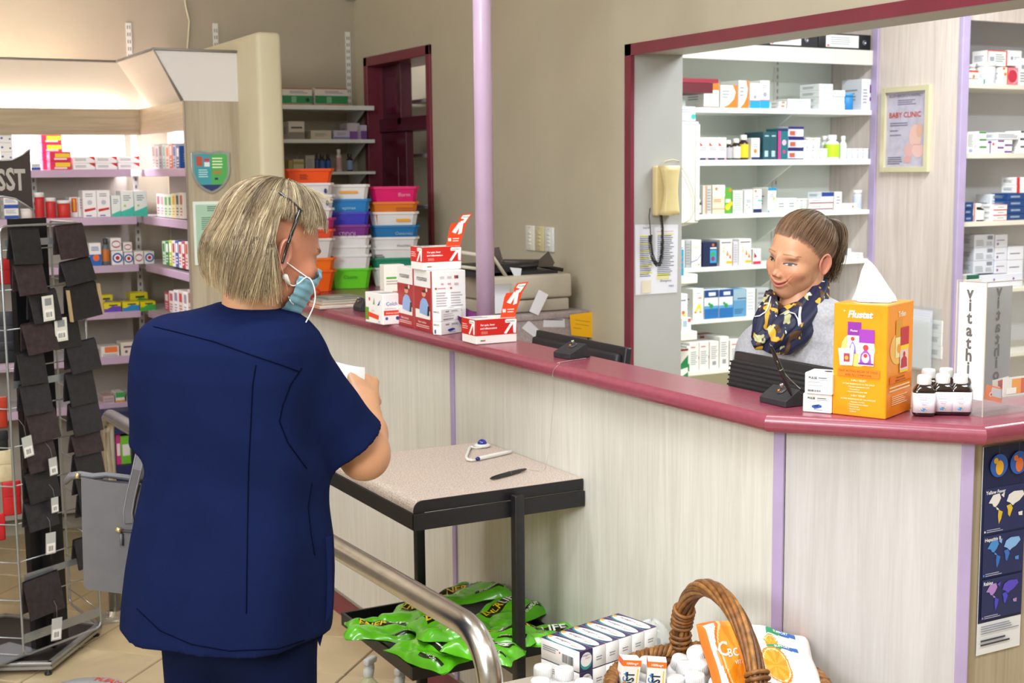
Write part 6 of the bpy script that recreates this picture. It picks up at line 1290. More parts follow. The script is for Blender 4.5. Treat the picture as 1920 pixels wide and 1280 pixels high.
# purses and odds and ends on the far panel at the frame edge
def odd(x0, x1, yt, yb, col, label, th=.02, cat='purse', name='purse', yy=4.60):
    a, b_ = on(x0, yt, 1, yy), on(x1, yb, 1, yy); w_, h = b_.x-a.x, a.z-b_.z; mb = MB(); mb.rbox((0, -th, 0), (w_, 0, h), M(col, .5, kind='leather', scale=40, var=.06), min(.006, w_*.2)); mb.rbox((-.001, -th-.002, h*.55), (w_+.001, -th*.5, h+.001), M(col, .5, kind='leather', scale=40, var=.06), min(.005, th*.2)); mb.obj(name, label=label, cat=cat, group='purses at the frame edge', loc=(a.x, yy, b_.z))
odd(2, 40, 902, 962, '#c41f24', 'bright red purse hanging low at the left of the rack')
odd(-20, 24, 845, 900, '#d8c8a0', 'cream quilted purse left of the wallets')
odd(-20, 22, 485, 532, '#b01f24', 'dark red purse behind the top wallets')
odd(-15, 34, 585, 640, '#34343c', 'slate grey purse at the left edge of the rack')
odd(-10, 32, 640, 678, '#26262c', 'black zipped purse under the slate grey one')
odd(-20, 14, 745, 800, '#b83a22', 'rust red purse at the left edge of the rack')
odd(-20, 15, 808, 845, '#222226', 'black clutch above the cream purse')
odd(-14, 10, 962, 1010, '#c01c24', 'narrow red strap purse under the bright red one')
for i, (x, y, h, ds) in enumerate(((49, 818, 40, 'dotted white price tag beside the brown wallet'), (98, 858, 34, 'small barcode price tag at the eighth wallet row'), (102, 932, 30, 'white price tag beside the ninth wallet row'), (95, 998, 42, 'grey and white price tag hanging over the empty wires'), (107, 1158, 44, 'barcode price tag under the lone brown wallet'))):
    s = Vector((0, 0, CH)); d = ray(x, y); p = s+d*((A0-nx*.05-s).dot(nx)/d.dot(nx)); hh = h/FPX*4.2; mb = MB(); mb.box((-hh*.28, -.001, -hh), (hh*.28, 0, 0), '#b9bbb8'); fr = (Vector((-hh*.28, -.001, -hh)), Vector((hh*.56, 0, 0)), Vector((0, 0, hh))); draw(mb, fr, [B(.08, .06, .92, .5, '#eeece6'), ('bars', .25, .14, .75, .38, 8, '#444444')]); mb.tube([(0, 0, 0), (.004, .01, hh*.5), (.0, .03, hh*.9)], .0005, '#8a8a8a', 4)
    mb.obj('price_tag', label=ds, cat='price tag', group='price tags on the rack', T=Matrix.Translation(p) @ Matrix.Rotation(math.atan2(ux.y, ux.x), 4, 'Z') @ Matrix.Rotation(.06*(i-2), 4, 'Y'))
# ---- stainless queue rail
hr_z = .765; Fp = Vector((.985, 4.90, 0)); Np = Vector((1.098, 2.12, 0))
def bend(p0, p1, p2, r, n=8):
    a, b_ = (p0-p1).normalized(), (p2-p1).normalized(); c = p1+(a+b_)*r; return [c-b_*r*math.cos(math.pi/2*i/n)-a*r*math.sin(math.pi/2*i/n) for i in range(n+1)]
rl = empty('queue_rail', 'brushed stainless steel queue rail running behind the customer', 'rail', tuple(Fp))
t1, t2 = Fp+Vector((0, 0, hr_z)), Np+Vector((0, 0, hr_z))
path = [Fp]+bend(Fp, t1, t2, .07)+bend(t1, t2, Np, .10)+[Np]
MB().tube([p-Fp for p in path], .0245, STEEL, 28).obj('tube_rail', rl)
for P0_ in (Fp, Np):
    q = MB(); q.lathe([(0, 0), (.06, 0), (.06, .006), (.032, .010), (.027, .03), (.0, .03)], M('#c9c5bd', .25, 1), 24, T=Matrix.Translation(P0_-Fp)); 
    for k in range(4): a = k*math.pi/2+.5; q.lathe([(0, .006), (.007, .006), (.006, .013), (0, .014)], M('#c9c5bd', .25, 1), 8, T=Matrix.Translation(P0_-Fp+Vector((math.cos(a)*.045, math.sin(a)*.045, 0))))
    q.obj('floor_flange', rl)
MB().box((-.07, -.06, 0), (.06, .06, .012), M('#c8bfae', .2, alpha=.5)).obj('plastic_plate', rl)
# ---- writing table fixed against the counter
TX0, TX1, TY0, TY1, TZ = 1.238, 1.697, 2.765, 3.30, .865
tb_ = empty('writing_table', 'small black framed writing table with speckled beige top at the counter', 'table', ((TX0+TX1)/2, 3.0, 0))
SPK = M('#cdbdb2', .4, kind='lam', scale=260, var=.10, ramp=(.45, .6), name='speckled beige laminate')
BLK = M('#1b1a1d', .4, kind='paint', scale=120, var=.12, bump=.0003, bscale=500, name='black powder coat')
pf = [(TX1, TZ-.028), (TX1, TZ), (TX0+.022, TZ)]+[(TX0+.022-.022*math.sin(a), TZ-.022+.022*math.cos(a)) for a in [math.pi/2*i/6 for i in range(1, 7)]]+[(TX0, TZ-.028)]
q = MB(); q.prism(pf, TY0+.004, TY1, SPK, ax=1); q.prism([(x, z-.0003) for x, z in pf], TY0, TY0+.0045, BLK, ax=1); at_(q, tb_, 'tabletop')
q = MB(); z0, z1 = TZ-.068, TZ-.029
for a, b_ in (((TX0-.004, TY0-.006, z0), (TX0+.004, TY1, z1)), ((TX0-.004, TY0-.008, z0), (TX1, TY0, z1)), ((TX0-.004, TY1-.004, z0), (TX1, TY1+.004, z1))): q.box(a, b_, BLK)
at_(q, tb_, 'top_frame', .001)
for (x, y, zt) in ((1.500, TY0-.021, TZ-.012), (1.500, TY1+.017, TZ-.03)): at_(MB().rbox((x-.0125, y-.0125, 0), (x+.0125, y+.0125, zt), BLK, .002), tb_, 'leg')
zl0, zl1 = .405, .44; q = MB(); ex = 1.690
for a, b_ in (((TX0+.02, TY0+.08, zl0), (TX0+.028, TY1, zl1)), ((TX0+.02, TY0+.072, zl0), (ex, TY0+.08, zl1)), ((TX0+.02, TY1-.004, zl0), (ex, TY1+.004, zl1)), ((ex-.006, TY0+.08, zl0), (ex, TY1, zl1))): q.box(a, b_, BLK)
q.box((1.488, TY0-.01, zl0), (1.512, TY0+.075, zl0+.02), BLK)
at_(q, tb_, 'tray_frame', .001); at_(MB().box((TX0+.025, TY0+.08, zl0+.002), (ex-.004, TY1, zl0+.008), BLK), tb_, 'tray_shelf')
# pens on the table
a, b_ = on(919, 897, 2, TZ+.006), on(987, 879, 2, TZ+.006)
pn2 = empty('pen', 'slim black pen on a chain lying on the table', 'pen', tuple(a)); d = b_-a
MB().tube([d*t for t in (0, .04, .2, .5, .8, .96, 1)], [.0015, .0035, .0052, .0058, .0050, .0032, .0015], M('#161412', .28, coat=.3), 14).obj('barrel', pn2); MB().tube([d*.52, d*.54], .0062, M('#5a5652', .3, .9), 14).obj('ring', pn2)
a, b_ = on(898, 859.5, 2, TZ+.006), on(959.5, 846, 2, TZ+.006); d = b_-a; dn = d.normalized()
pn3 = empty('pen', 'white pen with a blue tip holder lying on the table', 'pen', tuple(a))
MB().tube([d*t for t in (0, .02, .5, .9, 1)], [.0045, .0055, .0058, .0048, .0040], WHITE, 14).obj('barrel', pn3); MB().tube([-dn*.010, -dn*.004, Vector((0, 0, 0))], [.004, .0058, .0050], M('#1c2c80', .2), 14).obj('blue_socket', pn3)
pts = [on(x, y, 2, TZ+.005) for x, y in ((904, 838.5), (893, 839.5), (882, 838), (879, 843), (874, 857), (877, 861.5), (886, 863), (893, 861.5))]
p = on(904, 838, 2, TZ); ds_ = empty('pen_stand', 'white pen holder with a shiny blue dome on the table', 'pen stand', (p.x, p.y, TZ+.0004))
MB().lathe([(.018, 0), (.0225, .003), (.0225, .006), (.018, .009), (.013, .0095), (0, .0095)], WHITE, 28).obj('base_disc', ds_); MB().lathe([(.0135*math.cos(a), .0093+.013*math.sin(a)) for a in [math.pi/2*i/7 for i in range(8)]], M('#1a2f9a', .08, coat=.6), 24).obj('blue_dome', ds_)
sm = []
for i in range(len(pts)-1):
    for k in range(4): sm.append(pts[i].lerp(pts[i+1], k/4))
rr_ = [(.0022 if i < 7 else .0042) if i < 24 else .0025 for i in range(len(sm))]
MB().tube([p_-Vector(ds_.location) for p_ in sm], rr_, WHITE, 8).obj('elastic_cord', ds_)
# ---- soft packs: pillow shapes whose faces take their colours from a pattern
def pillow(w_, h, th, pat, seed=0, crumple=.0, nu=34, nv=26, flat=.06, rough=.25, text=(), mats=None):
    rr = random.Random(seed); ph = [rr.uniform(0, 6.3) for _ in range(8)]
    def hgt(u, v):
        eu = min(u, 1-u)/flat/1.8; ev = min(v, 1-v)/flat/1.8; k = min(1, max(0, eu))**.55*min(1, max(0, ev))**.55
        c = crumple*(math.sin(u*9+v*5+ph[0])+.8*math.sin(v*13-u*7+ph[1])+.6*math.sin(u*21+v*11+ph[2])+.7*abs(math.sin(u*6-v*9+ph[3]))); return th*k*(.8+.2*math.sin(u*3+ph[4]))+c*(.35+.65*k)
    mb = MB(); P = [[((u-.5)*w_+crumple*1.2*math.sin(v*9+ph[5]), (v-.5)*h+crumple*1.2*math.sin(u*8+ph[6]), hgt(u, v)) for u in [i/nu for i in range(nu+1)]] for v in [j/nv for j in range(nv+1)]]
    o_ = 0; vs = [p_ for r in P for p_ in r]; mb.v = [tuple(p_) for p_ in vs]
    for j in range(nv):
        for i in range(nu):
            c = pat((i+.5)/nu, (j+.5)/nv); mb.f.append((j*(nu+1)+i, j*(nu+1)+i+1, (j+1)*(nu+1)+i+1, (j+1)*(nu+1)+i)); mb.m.append(mb.mi(c if not isinstance(c, str) else M(c, rough))); mb.sm.append(True)
    k0 = len(mb.v); 
    c0 = pat(.5, .02); c0 = M(c0, rough) if isinstance(c0, str) else c0
    mb.grid([[(x, y, -z*.25+.0) for x, y, z in r[::-1]] for r in P], c0)
    for (s_, u, v, sz, col, rot, mx) in text:
        vs_, fs_, wd = glyphs(s_, .02, .12); k = sz*h; 
        if mx: k = min(k, mx*w_/(wd+1e-6))
        out = []
        for x, y in vs_:
            a = (x-wd/2)*k; b_ = y*k; X = (u-.5)*w_+a*math.cos(rot)-b_*math.sin(rot); Y = (v-.5)*h+a*math.sin(rot)+b_*math.cos(rot); uu, vv = X/w_+.5, Y/h+.5
            out.append((X, Y, hgt(min(.99, max(.01, uu)), min(.99, max(.01, vv)))+.0012))
        mb.add(out, fs_, M(col, .35))
    return mb
GB = M('#63c81c', .22, kind='film', scale=18, var=.10, coat=.4, name='glossy lime plastic'); GB2 = M('#8ad84a', .12, kind='film', scale=30, var=.14, coat=.8, name='pale lime plastic window')
def gpat(seed):
    rr = random.Random(seed); cx, cy = rr.uniform(.2, .8), rr.uniform(.2, .8)
    def f(u, v):
        if .52 < v < .80 and .16 < u < .84: return '#1f2410' if abs(v-.66) < .12 else GB
        if (u-cx)**2+(v-cy)**2 < .02: return GB2
        if .1 < v < .2 and .55 < u < .9: return '#18200c'
        return GB
    return f
bags = [((722, 1168), .22, .02, .10, 'lime pack at the far left corner of the tray'), ((790, 1148), .22, .018, -.5, 'lime pack behind the left pack'), ((880, 1115), .24, .035, .2, 'lime pack on top at the back of the tray'), ((806, 1206), .22, .02, -.75, 'lime pack along the front left edge of the tray'), ((850, 1180), .22, .034, .35, 'lime pack in the middle of the pile'), ((930, 1190), .22, .022, -.2, 'lime pack under the black front leg'), ((960, 1140), .22, .03, .9, 'lime pack behind the front leg'), ((1030, 1180), .24, .02, .3, 'lime pack at the right end of the tray'), ((905, 1215), .20, .03, -.4, 'lime pack at the front middle edge')]
for i, ((x, y), w_, dz, rot, ds) in enumerate(bags):
    p = on(x, y, 2, .47+dz*.4); q = pillow(w_*.92, w_*.60, .026, gpat(i), seed=i, crumple=.0042, text=[('ENER', .33, .60, .30, '#f2d21c', .0, .36), ('LIFE', .68, .60, .30, '#f4f6f0', .0, .32), ('ENERLIFE', .72, .12, .09, '#d8e8c8', 0, .3)], flat=.09)
    q.obj('snack_pouch', label=ds+' with black and yellow lettering', cat='pouch', group='lime green pouches on the lower tray', T=Matrix.Translation((min(p.x, 1.60), p.y, .42+dz+(.022 if i % 3 else .012))) @ Matrix.Rotation(rot-.5, 4, 'Z') @ Matrix.Rotation(.10*math.sin(i*2.3), 4, 'X') @ Matrix.Rotation(.12*math.cos(i*1.7), 4, 'Y'))
# ---- spray bottles on the floor under the table
for i, (x, y, ds) in enumerate(((690, 1232, 'left spray bottle with clear trigger and yellow-green liquid on floor'), (748, 1250, 'right spray bottle, its trigger hidden by the tray, on floor'))):
    zt = .235; p = on(x, y, 2, zt); e = empty('spray_bottle', ds, 'bottle', (p.x, p.y, .0), .6, group='spray bottles under the table')
    MB().lathe([(.030, 0), (.034, .004), (.034, .12), (.028, .155), (.013, .175), (.012, .185)], M('#dfe8c8', .08, alpha=.45), 24).obj('bottle', e)
    MB().lathe([(0, .003), (.032, .004), (.032, .118), (.029, .140), (0, .140)], M('#c9d832', .15), 24).obj('liquid', e)
    q = MB(); WT_ = M('#dcdfe2', .35, alpha=.9); q.lathe([(.014, .178), (.015, .18), (.015, .198), (.011, .202), (.009, .215)], WT_, 18); q.rbox((-.014, -.010, .212), (.034, .010, .232), WT_, .005); q.tube([(.022, 0, .214), (.026, 0, .195), (.020, 0, .170)], [.005, .004, .003], WT_, 8); q.lathe([(0, 0), (.006, 0), (.006, .006), (0, .006)], WT_, 10, T=Matrix.Translation((.034, 0, .222)) @ Matrix.Rotation(math.pi/2, 4, 'Y')); q.obj('trigger_head', e)
# ---- floor sticker
c = on(155, 1300, 2, 0); rx = (on(235, 1290, 2, 0)-on(75, 1290, 2, 0)).length/2
st_ = MB(); st_.lathe([(rx, .0012), (rx, .0016), (0, .0016)], '#dfe6ee', 48); 
def arc_text(mb, s_, r, a0, da, sz, col):
    for k, ch in enumerate(s_):
        a = a0-da*k; vs_, fs_, wd = glyphs(ch, .03, 0); k_ = sz; O = Vector((r*math.cos(a), r*math.sin(a), .0024)); t = Vector((math.sin(a), -math.cos(a), 0)); n_ = Vector((math.cos(a), math.sin(a), 0))
        mb.add([O+t*(x-wd/2)*k_+n_*y*k_ for x, y in vs_], fs_, M(col, .5))
arc_text(st_, 'PLEASE', rx*.76, 1.32, .155, .036, '#d8442a'); arc_text(st_, 'KEEP', rx*.76, 2.95, .155, .036, '#d8442a')
st_.poly((Vector((-.06, .0, .0017)), Vector((.12, 0, 0)), Vector((0, .08, 0))), [(0, .2), (.5, .1), (1, .5), (.8, .9), (.3, .7)], M('#8a8a96', .4), .0006); st_.poly((Vector((-.06, .0, .0019)), Vector((.12, 0, 0)), Vector((0, .08, 0))), [(0, .1), (.3, .2), (.3, .5), (.1, .4)], M('#e0b83a', .4), .0008)
st_.obj('floor_sticker', label='round white floor sticker with red lettering by the rack', cat='sticker', loc=(c.x, c.y, .0), rz=-.35)
# ---- display stand carrying medicine boxes and the basket
SZ_ = .55; q = MB(); q.rbox((1.20, 1.55, SZ_-.03), (1.66, 2.40, SZ_), M('#bdb2a2', .5), .004); ds2 = empty('display_table', 'low display table carrying the wicker basket and stacked medicine boxes', 'table', (1.39, 2.0, 0)); at_(q, ds2, 'table_top')
for x in (1.23, 1.63):
    for y in (1.58, 2.37): at_(MB().box((x-.015, y-.015, 0), (x+.015, y+.015, SZ_-.03), BLK), ds2, 'leg')
C_ = on(1086, 1262, 2, .60); Rr = on(1232, 1212, 2, .60); u = (Rr-C_).normalized(); n = Vector((-u.y, u.x, 0)); bw = (Rr-C_).length/6; bl_ = .118
PU = '#3a2a5c'
def lacto(i, lay):
    p = C_+u*bw*(i+.5)+n*bl_/2+Vector((0, 0, .0006-(.046 if lay else 0))); hh = .0445; mir = i == 0 and not lay
    mb = MB(); w_ = bw*.97; mb.rbox((-w_/2, -bl_/2, 0), (w_/2, bl_/2, hh), M('#f3f2f1', .4), .001, seg=1); fr = frames(w_, bl_, hh)
    top = (Vector((w_/2, bl_/2, hh)), Vector((0, -bl_, 0)), Vector((-w_, 0, 0))) if False else (Vector((-w_/2, bl_/2, hh)), Vector((0, -bl_, 0)), Vector((w_, 0, 0)))
    mb.poly(top, [(0, 0), (1, 0), (1, 1), (0, 1)], M(PU, .35), .0003)
    el = [(.5+.47*math.copysign(abs(math.cos(t))**.8, math.cos(t)), .42+.40*math.sin(t)) for t in [2*math.pi*k/28 for k in range(28)]]
    mb.poly(top, [(a, min(.99, max(.01, b_-.06))) for a, b_ in el], M('#2a9a98', .35), .0005); mb.poly(top, [(a+.015, min(.99, b_+.04)) for a, b_ in el if True], M('#f4f2f0', .35), .0007)
    mb.text(top, 'Inotagan-C', .42, .46, .30, M('#6a4a58', .4), al='c', e=.0012, maxw=.62, shear=.2); mb.text(top, 'Junior', .76, .28, .24, M('#d8602a', .4), al='c', e=.0012, maxw=.22, shear=.2); mb.disc(top, .07, .5, .16, M('#f0a03a', .4), e=.0010, ru=.05)
    if i == 0:
        draw(mb, fr['L'], [('bars', .56, .2, .86, .62, 18, '#333333'), l(.06, .45, .5, .75, 3, '#8a8a92'), c_(.5, .6, .05, '#e04a2a')]); draw(mb, fr['F'], [b(0, 1, PU), ('c', .5, .42, .36, '#2aa09a', dict(ru=.44, e=.0007)), ('c', .5, .55, .34, '#f2f0ee', dict(ru=.42, e=.0010)), t_('Inotagan-C', .5, .72, .14, '#4a3a78', maxw=.8), t_('Junior', .6, .58, .12, '#d83a2a', maxw=.4)])
    else: draw(mb, fr['F'], [l(.25, .3, .75, .55, 2, '#9a9aa2')])
    nm = ['nearest the camera with a barcode side', 'second from the barcode box', 'third from the barcode box', 'fourth from the barcode box', 'fifth from the barcode box', 'farthest from the barcode box'][i]
    mb.obj('medicine_box', label=f"white and purple child medicine box, {nm}, {'lower' if lay else 'top'} layer", cat='box', group='child medicine boxes', loc=p, rz=math.atan2(u.y, u.x))
for lay in (0, 1):
    for i in range(6): lacto(i, lay)
def pill(p, label, rz=0, tilt=(0, 0), s_=1.0, grp='white pill bottles', blue=False):
    e = empty('pill_bottle', label, 'bottle', group=grp, T=Matrix.Translation(p) @ Matrix.Rotation(rz, 4, 'Z') @ Matrix.Rotation(tilt[0], 4, 'X') @ Matrix.Rotation(tilt[1], 4, 'Y') @ Matrix.Scale(s_, 4))
    MB().lathe([(.020, 0), (.0225, .002), (.0225, .058), (.021, .064), (.0150, .070), (.0150, .074)], M('#eeeeee', .35), 26).obj('body', e)
    q = MB(); q.lathe([(.0229, .010), (.0229, .052)], M('#e6e8ee', .45), 26); fr = (Vector((-.016, -.0232, .010)), Vector((.032, 0, 0)), Vector((0, 0, .042))); 
    if blue: draw(q, fr, [B(.2, .55, .6, .9, '#2a80c8', .0035), l(.2, .2, .8, .5, 3, '#8a9ac0')])
    q.obj('label', e)
    q = MB(); q.lathe([(.0175, .068), (.0185, .069), (.0185, .088), (.017, .0905), (0, .0905)], M('#f4f4f4', .4), 26)
    for k in range(30): a = 2*math.pi*k/30; q.box((-.0003, -.0005, .070), (.0005, .0005, .087), M('#e6e6e6', .4), Matrix.Translation((.0186*math.cos(a), .0186*math.sin(a), 0)) @ Matrix.Rotation(a, 4, 'Z'))
    q.obj('cap', e); return e
for i, (x, y, ds) in enumerate(((1018, 1248, 'white pill bottle left of the medicine boxes'), (1058, 1252, 'white pill bottle before the barcode side'), (1013, 1273, 'white pill bottle at the bottom edge, leftmost'), (1095, 1276, 'white pill bottle at the bottom edge by the purple end'), (1042, 1283, 'white pill bottle cut by the bottom edge'))):
    p = on(x, y, 2, SZ_+.0905); pill(Vector((p.x, p.y, SZ_+.0006)), ds, R.uniform(0, 6))
# ---- crumpled clear ball with dark stones behind the boxes
p = on(1222, 1185, 2, .62); e = empty('clear_bag', 'clear cellophane bag with dark beads behind the medicine boxes', 'bag', (min(1.62, p.x), p.y, SZ_+.0006))
rr = random.Random(4); G = [[((.042+.004*math.sin(5*t+3*f_))*math.sin(f_)*math.cos(t), (.042+.004*math.sin(4*t))*math.sin(f_)*math.sin(t), .050-(.048+.003*math.sin(6*t))*math.cos(f_)) for t in [2*math.pi*j/28 for j in range(28)]] for f_ in [math.pi*(.03+.94*i/15) for i in range(16)]]
MB().grid(G, M('#e8ecec', .06, alpha=.35, coat=1), closed=True).obj('cellophane', e); q = MB()
for k in range(40):
    a, r_, z = rr.uniform(0, 6.3), rr.uniform(0, .032), rr.uniform(.008, .05); q.lathe([(0, -.006), (.005, -.003), (.006, 0), (.005, .003), (0, .006)], rr.choice(('#1a1a1e', '#2a2a2e', '#8a8a90')), 7, T=Matrix.Translation((r_*math.cos(a), r_*math.sin(a), z)))
q.obj('beads', e, kind='stuff')
# ---- wicker basket
BC = Vector((1.478, 1.93, 0)); RZ_ = SZ_+.11; R0 = .203
bk = empty('wicker_basket', 'brown wicker basket with a tall hooped handle full of vitamins', 'basket', (BC.x, BC.y, SZ_+.0006))
WK = [M(c, .42, kind='cane', scale=70, var=.2, bump=.0006, bscale=300, name='cane '+c) for c in ('#8a5a2a', '#7a4c22', '#9a6a34', '#5e3a1a')]
q = MB(); q.lathe([(R0*.80, .0), (R0*.93, .06), (R0*.97, .105), (R0*.95, .105), (R0*.90, .055), (R0*.77, .008), (0, .008)], WK[3], 48); q.obj('lining', bk)
q = MB(); ns = 56
for k in range(12):                           # weavers going in and out of the stakes
    z = .008+k*.0085; rb_ = R0*(.82+.14*(k/12)**.8); pts = []
    for i in range(ns*3): a = 2*math.pi*i/(ns*3); o2_ = math.cos(a*ns/2+math.pi*k)*.0032; pts.append(((rb_+.004+o2_)*math.cos(a), (rb_+.004+o2_)*math.sin(a), z))
    q.tube(pts, .0038, WK[k % 3], 5, closed=True)
q.obj('woven_side', bk)
q = MB()
for s_ in range(4):                           # plaited rim
    pts = []
    for i in range(150): a = 2*math.pi*i/150; ph_ = a*26+s_*math.pi/2; pts.append(((R0*.985+.009*math.cos(ph_))*math.cos(a), (R0*.985+.009*math.cos(ph_))*math.sin(a), .112+.009*math.sin(ph_)))
    q.tube(pts, .0062, WK[s_ % 3], 6, closed=True)
q.obj('plaited_rim', bk)
A_ = (-RH*.045+FH*.19).normalized()*R0*.98; hp_ = []
for i in range(60): t = math.pi*i/59; hp_.append(Vector((A_.x*math.cos(t), A_.y*math.cos(t), .105+.185*math.sin(t)**.85)))
q = MB(); up = Vector((0, 0, 1))
for s_ in range(9):
    pts = []
    for i, p in enumerate(hp_):
        d = (hp_[min(i+1, 59)]-hp_[max(i-1, 0)]).normalized(); n1 = A_.normalized().cross(up); n2_ = d.cross(n1).normalized(); a = 2*math.pi*s_/9+i*.085; pts.append(p+(n1*math.cos(a)+n2_*math.sin(a))*.0125)
    q.tube(pts, .0052, WK[(0, 2, 1, 2, 0, 3, 2, 0, 1)[s_]], 6)
q.tube(hp_, .0110, WK[3], 8); q.obj('handle', bk)
for sg in (0, 59):
    q = MB()                            # cane lashing where the handle meets the rim
    for k in range(9):
        i = k*1.15 if sg == 0 else 59-k*1.15; p = hp_[int(round(i))]; d = (hp_[min(int(i)+1, 59)]-hp_[max(int(i)-1, 0)]).normalized(); n1 = A_.normalized().cross(up); n2_ = d.cross(n1).normalized()
        q.tube([p+(n1*math.cos(t)+n2_*math.sin(t))*.0195 for t in [2*math.pi*j/14 for j in range(14)]], .0042, WK[(k % 2)], 6, closed=True)
    q.obj('lashing', bk)
# things inside the basket
fz = SZ_+.012
def inb(px, py, z): return on(px, py, 2, z)
for i, (x, y, zt, ds, tl) in enumerate(((1258, 1222, .665, 'white pill bottle at the back of the basket between cartons and handle', (0.25, .2)), (1206, 1232, .668, 'domed white bottle between the two orange-topped cartons', (.15, 0)), (1280, 1242, .675, 'white pill bottle behind the front row in the basket', (0, .1)), (1325, 1205, .700, 'tallest white pill bottle leaning on the handle foot', (-.1, -.35)), (1315, 1232, .68, 'white pill bottle under the tallest one', (.1, -.2)), (1303, 1262, .672, 'front middle white pill bottle in the basket', (0, 0)), (1265, 1268, .665, 'front left white pill bottle in the basket', (0, 0)), (1338, 1250, .690, 'front right white pill bottle near the orange pouch', (.05, .25)), (1440, 1272, .668, 'lone white pill bottle before the orange slice pouch', (0, .1)))):
    p = inb(x, y, zt); pill(Vector((p.x, p.y, zt-.0905)), ds, R.uniform(-.6, .6), tl, 1.0, 'white pill bottles in the basket', blue=(i in (0, 3)))
def boost(px, py, z, rz, ds, tl):
    p = inb(px, py, z); w_, d_, h = .036, .03, .085; mb = MB(); mb.rbox((-w_/2, -d_/2, -h), (w_/2, d_/2, 0), M('#f6f1ea', .4), .001, seg=1); mb.sm = [False]*len(mb.sm); fr = (Vector((-w_/2, -d_/2, -h)), Vector((w_, 0, 0)), Vector((0, 0, h)))
    draw(mb, fr, [b(.86, 1, '#ee7a22'), t_('1000mg+', .5, .90, .075, '#ffffff', maxw=.8, bold=.02)]); mb.text(fr, 'BOOST', .68, .05, .26, M('#2f3a44', .4), rot=math.pi/2, bold=.03, sx=.9, maxw=1.6); mb.text(fr, 'C+', .36, .5, .18, M('#2a80c8', .4), rot=math.pi/2, bold=.02); mb.rect(fr, .1, .1, .3, .5, M('#f0a01e', .4)); mb.rect(fr, .82, .3, .88, .8, M('#f0d21c', .4))
    draw(mb, (Vector((-w_/2, d_/2, -h)), Vector((0, -d_, 0)), Vector((0, 0, h))), [b(.86, 1, '#e0603a'), l(.2, .2, .8, .7, 5, '#c8b8b0')])
    mb.obj('vitamin_carton', label=ds, cat='box', group='vitamin cartons in the basket', T=Matrix.Translation(p) @ Matrix.Rotation(rz, 4, 'Z') @ Matrix.Rotation(tl, 4, 'Y'))
boost(1182, 1232, .700, -.30, 'left white carton with orange 1000mg top in the basket', .12); boost(1232, 1235, .700, -.55, 'right white carton with orange 1000mg top in the basket', .06)
def opat(cx, cy, rad_):
    def f(u, v):
        d = math.hypot((u-cx)*1.5, v-cy)
        if d < rad_*.82: return '#f49a1a' if int((math.atan2(v-cy, (u-cx)*1.5)+3.2)*2.2) % 2 else '#f8ac3a'
        if d < rad_*.90: return '#f8dca8'
        if d < rad_: return '#ee8410'
        if u < .05 or v > .95 or (v < .12 and u > .5): return '#f07a2a'
        if abs(v-.86-(u-.5)*.1) < .05 and .3 < u < .75: return '#2a9a6a' if u < .52 else '#2a6ab8'
        if v < .3 and u > .6: return '#f6b48a'
        return '#f4efe8'
    return f
for i, (x, y, z, w_, h, rot, tx, ty, ds, pt_) in enumerate(((1372, 1235, .690, .12, .15, -.45, 1.0, .12, 'upright orange vitamin pouch with big white lettering behind the handle', opat(.5, .5, .62)), (1462, 1245, .672, .15, .16, -.80, .50, .26, 'white and orange pouch leaning right at the back of the basket', opat(.35, .62, .16)), (1472, 1275, .672, .15, .16, -.70, .42, .18, 'white pouch with large orange slice at the right of the basket', opat(.34, .55, .30)))):
    txt = [('C', .20, .52, .26, '#f6f4f0', .0, None), ('BOOST', .58, .50, .17, '#f6f4f0', 0, .62), ('VITAMIN', .55, .40, .07, '#f6f4f0', 0, .4)] if i == 0 else [('C BOOST', .3, .12, .16, '#2a2a3a', 0, .5), ('SUPPORT', .52, .845, .05, '#ffffff', 0, .3)]
    p = inb(x, y, z); pillow(w_, h, .03, pt_, seed=20+i, crumple=.0012, nu=60, nv=60, text=txt, rough=.4).obj('vitamin_pouch', label=ds, cat='pouch', group='vitamin pouches in the basket', T=Matrix.Translation(p) @ Matrix.Rotation(rot+.35, 4, 'Z') @ Matrix.Rotation(tx, 4, 'X') @ Matrix.Rotation(ty, 4, 'Y'))
# ---- grey tote bag on the customer's arm
DB = 2.60
def tb3(x, y, d=0): return ov(x, y, DB+d)
o = tb3(240, 1000); tg_ = empty('tote_bag', 'grey leather tote bag hanging from the customer on her left', 'bag', (o.x, o.y, o.z))
GR = M('#5b5a5e', .48, kind='leather', scale=30, var=.03, bump=.0003, bscale=700, name='grey grained leather')
fp = [(152, 894), (200, 903), (330, 915), (330, 1125), (232, 1113), (163, 1105), (157, 1098), (154, 1000)]
V1 = [tb3(x, y)-o for x, y in fp]; V2 = [tb3(x, y, .10)-o+(Vector((0, 0, .004)) if i < 3 else Vector((0, 0, 0))) for i, (x, y) in enumerate(fp)]
q = MB(); n = len(fp); q.add(V1, [tuple(range(n))[::-1]], GR); q.add(V2, [tuple(range(n))], GR); q.add(V1+V2, [(i, (i+1) % n, n+(i+1) % n, n+i) for i in range(n) if i not in (0, 1)], GR)
bo = q.obj('bag_body', tg_, bevel=.004)
MB().add([V1[0]*.98+Vector((0, 0, -.03)), V1[2]*.98+Vector((0, 0, -.03)), V2[2]*.98+Vector((0, 0, -.03)), V2[0]*.98+Vector((0, 0, -.03))], [(0, 1, 2, 3)], M('#6a5f5c', .7)).obj('lining', tg_)
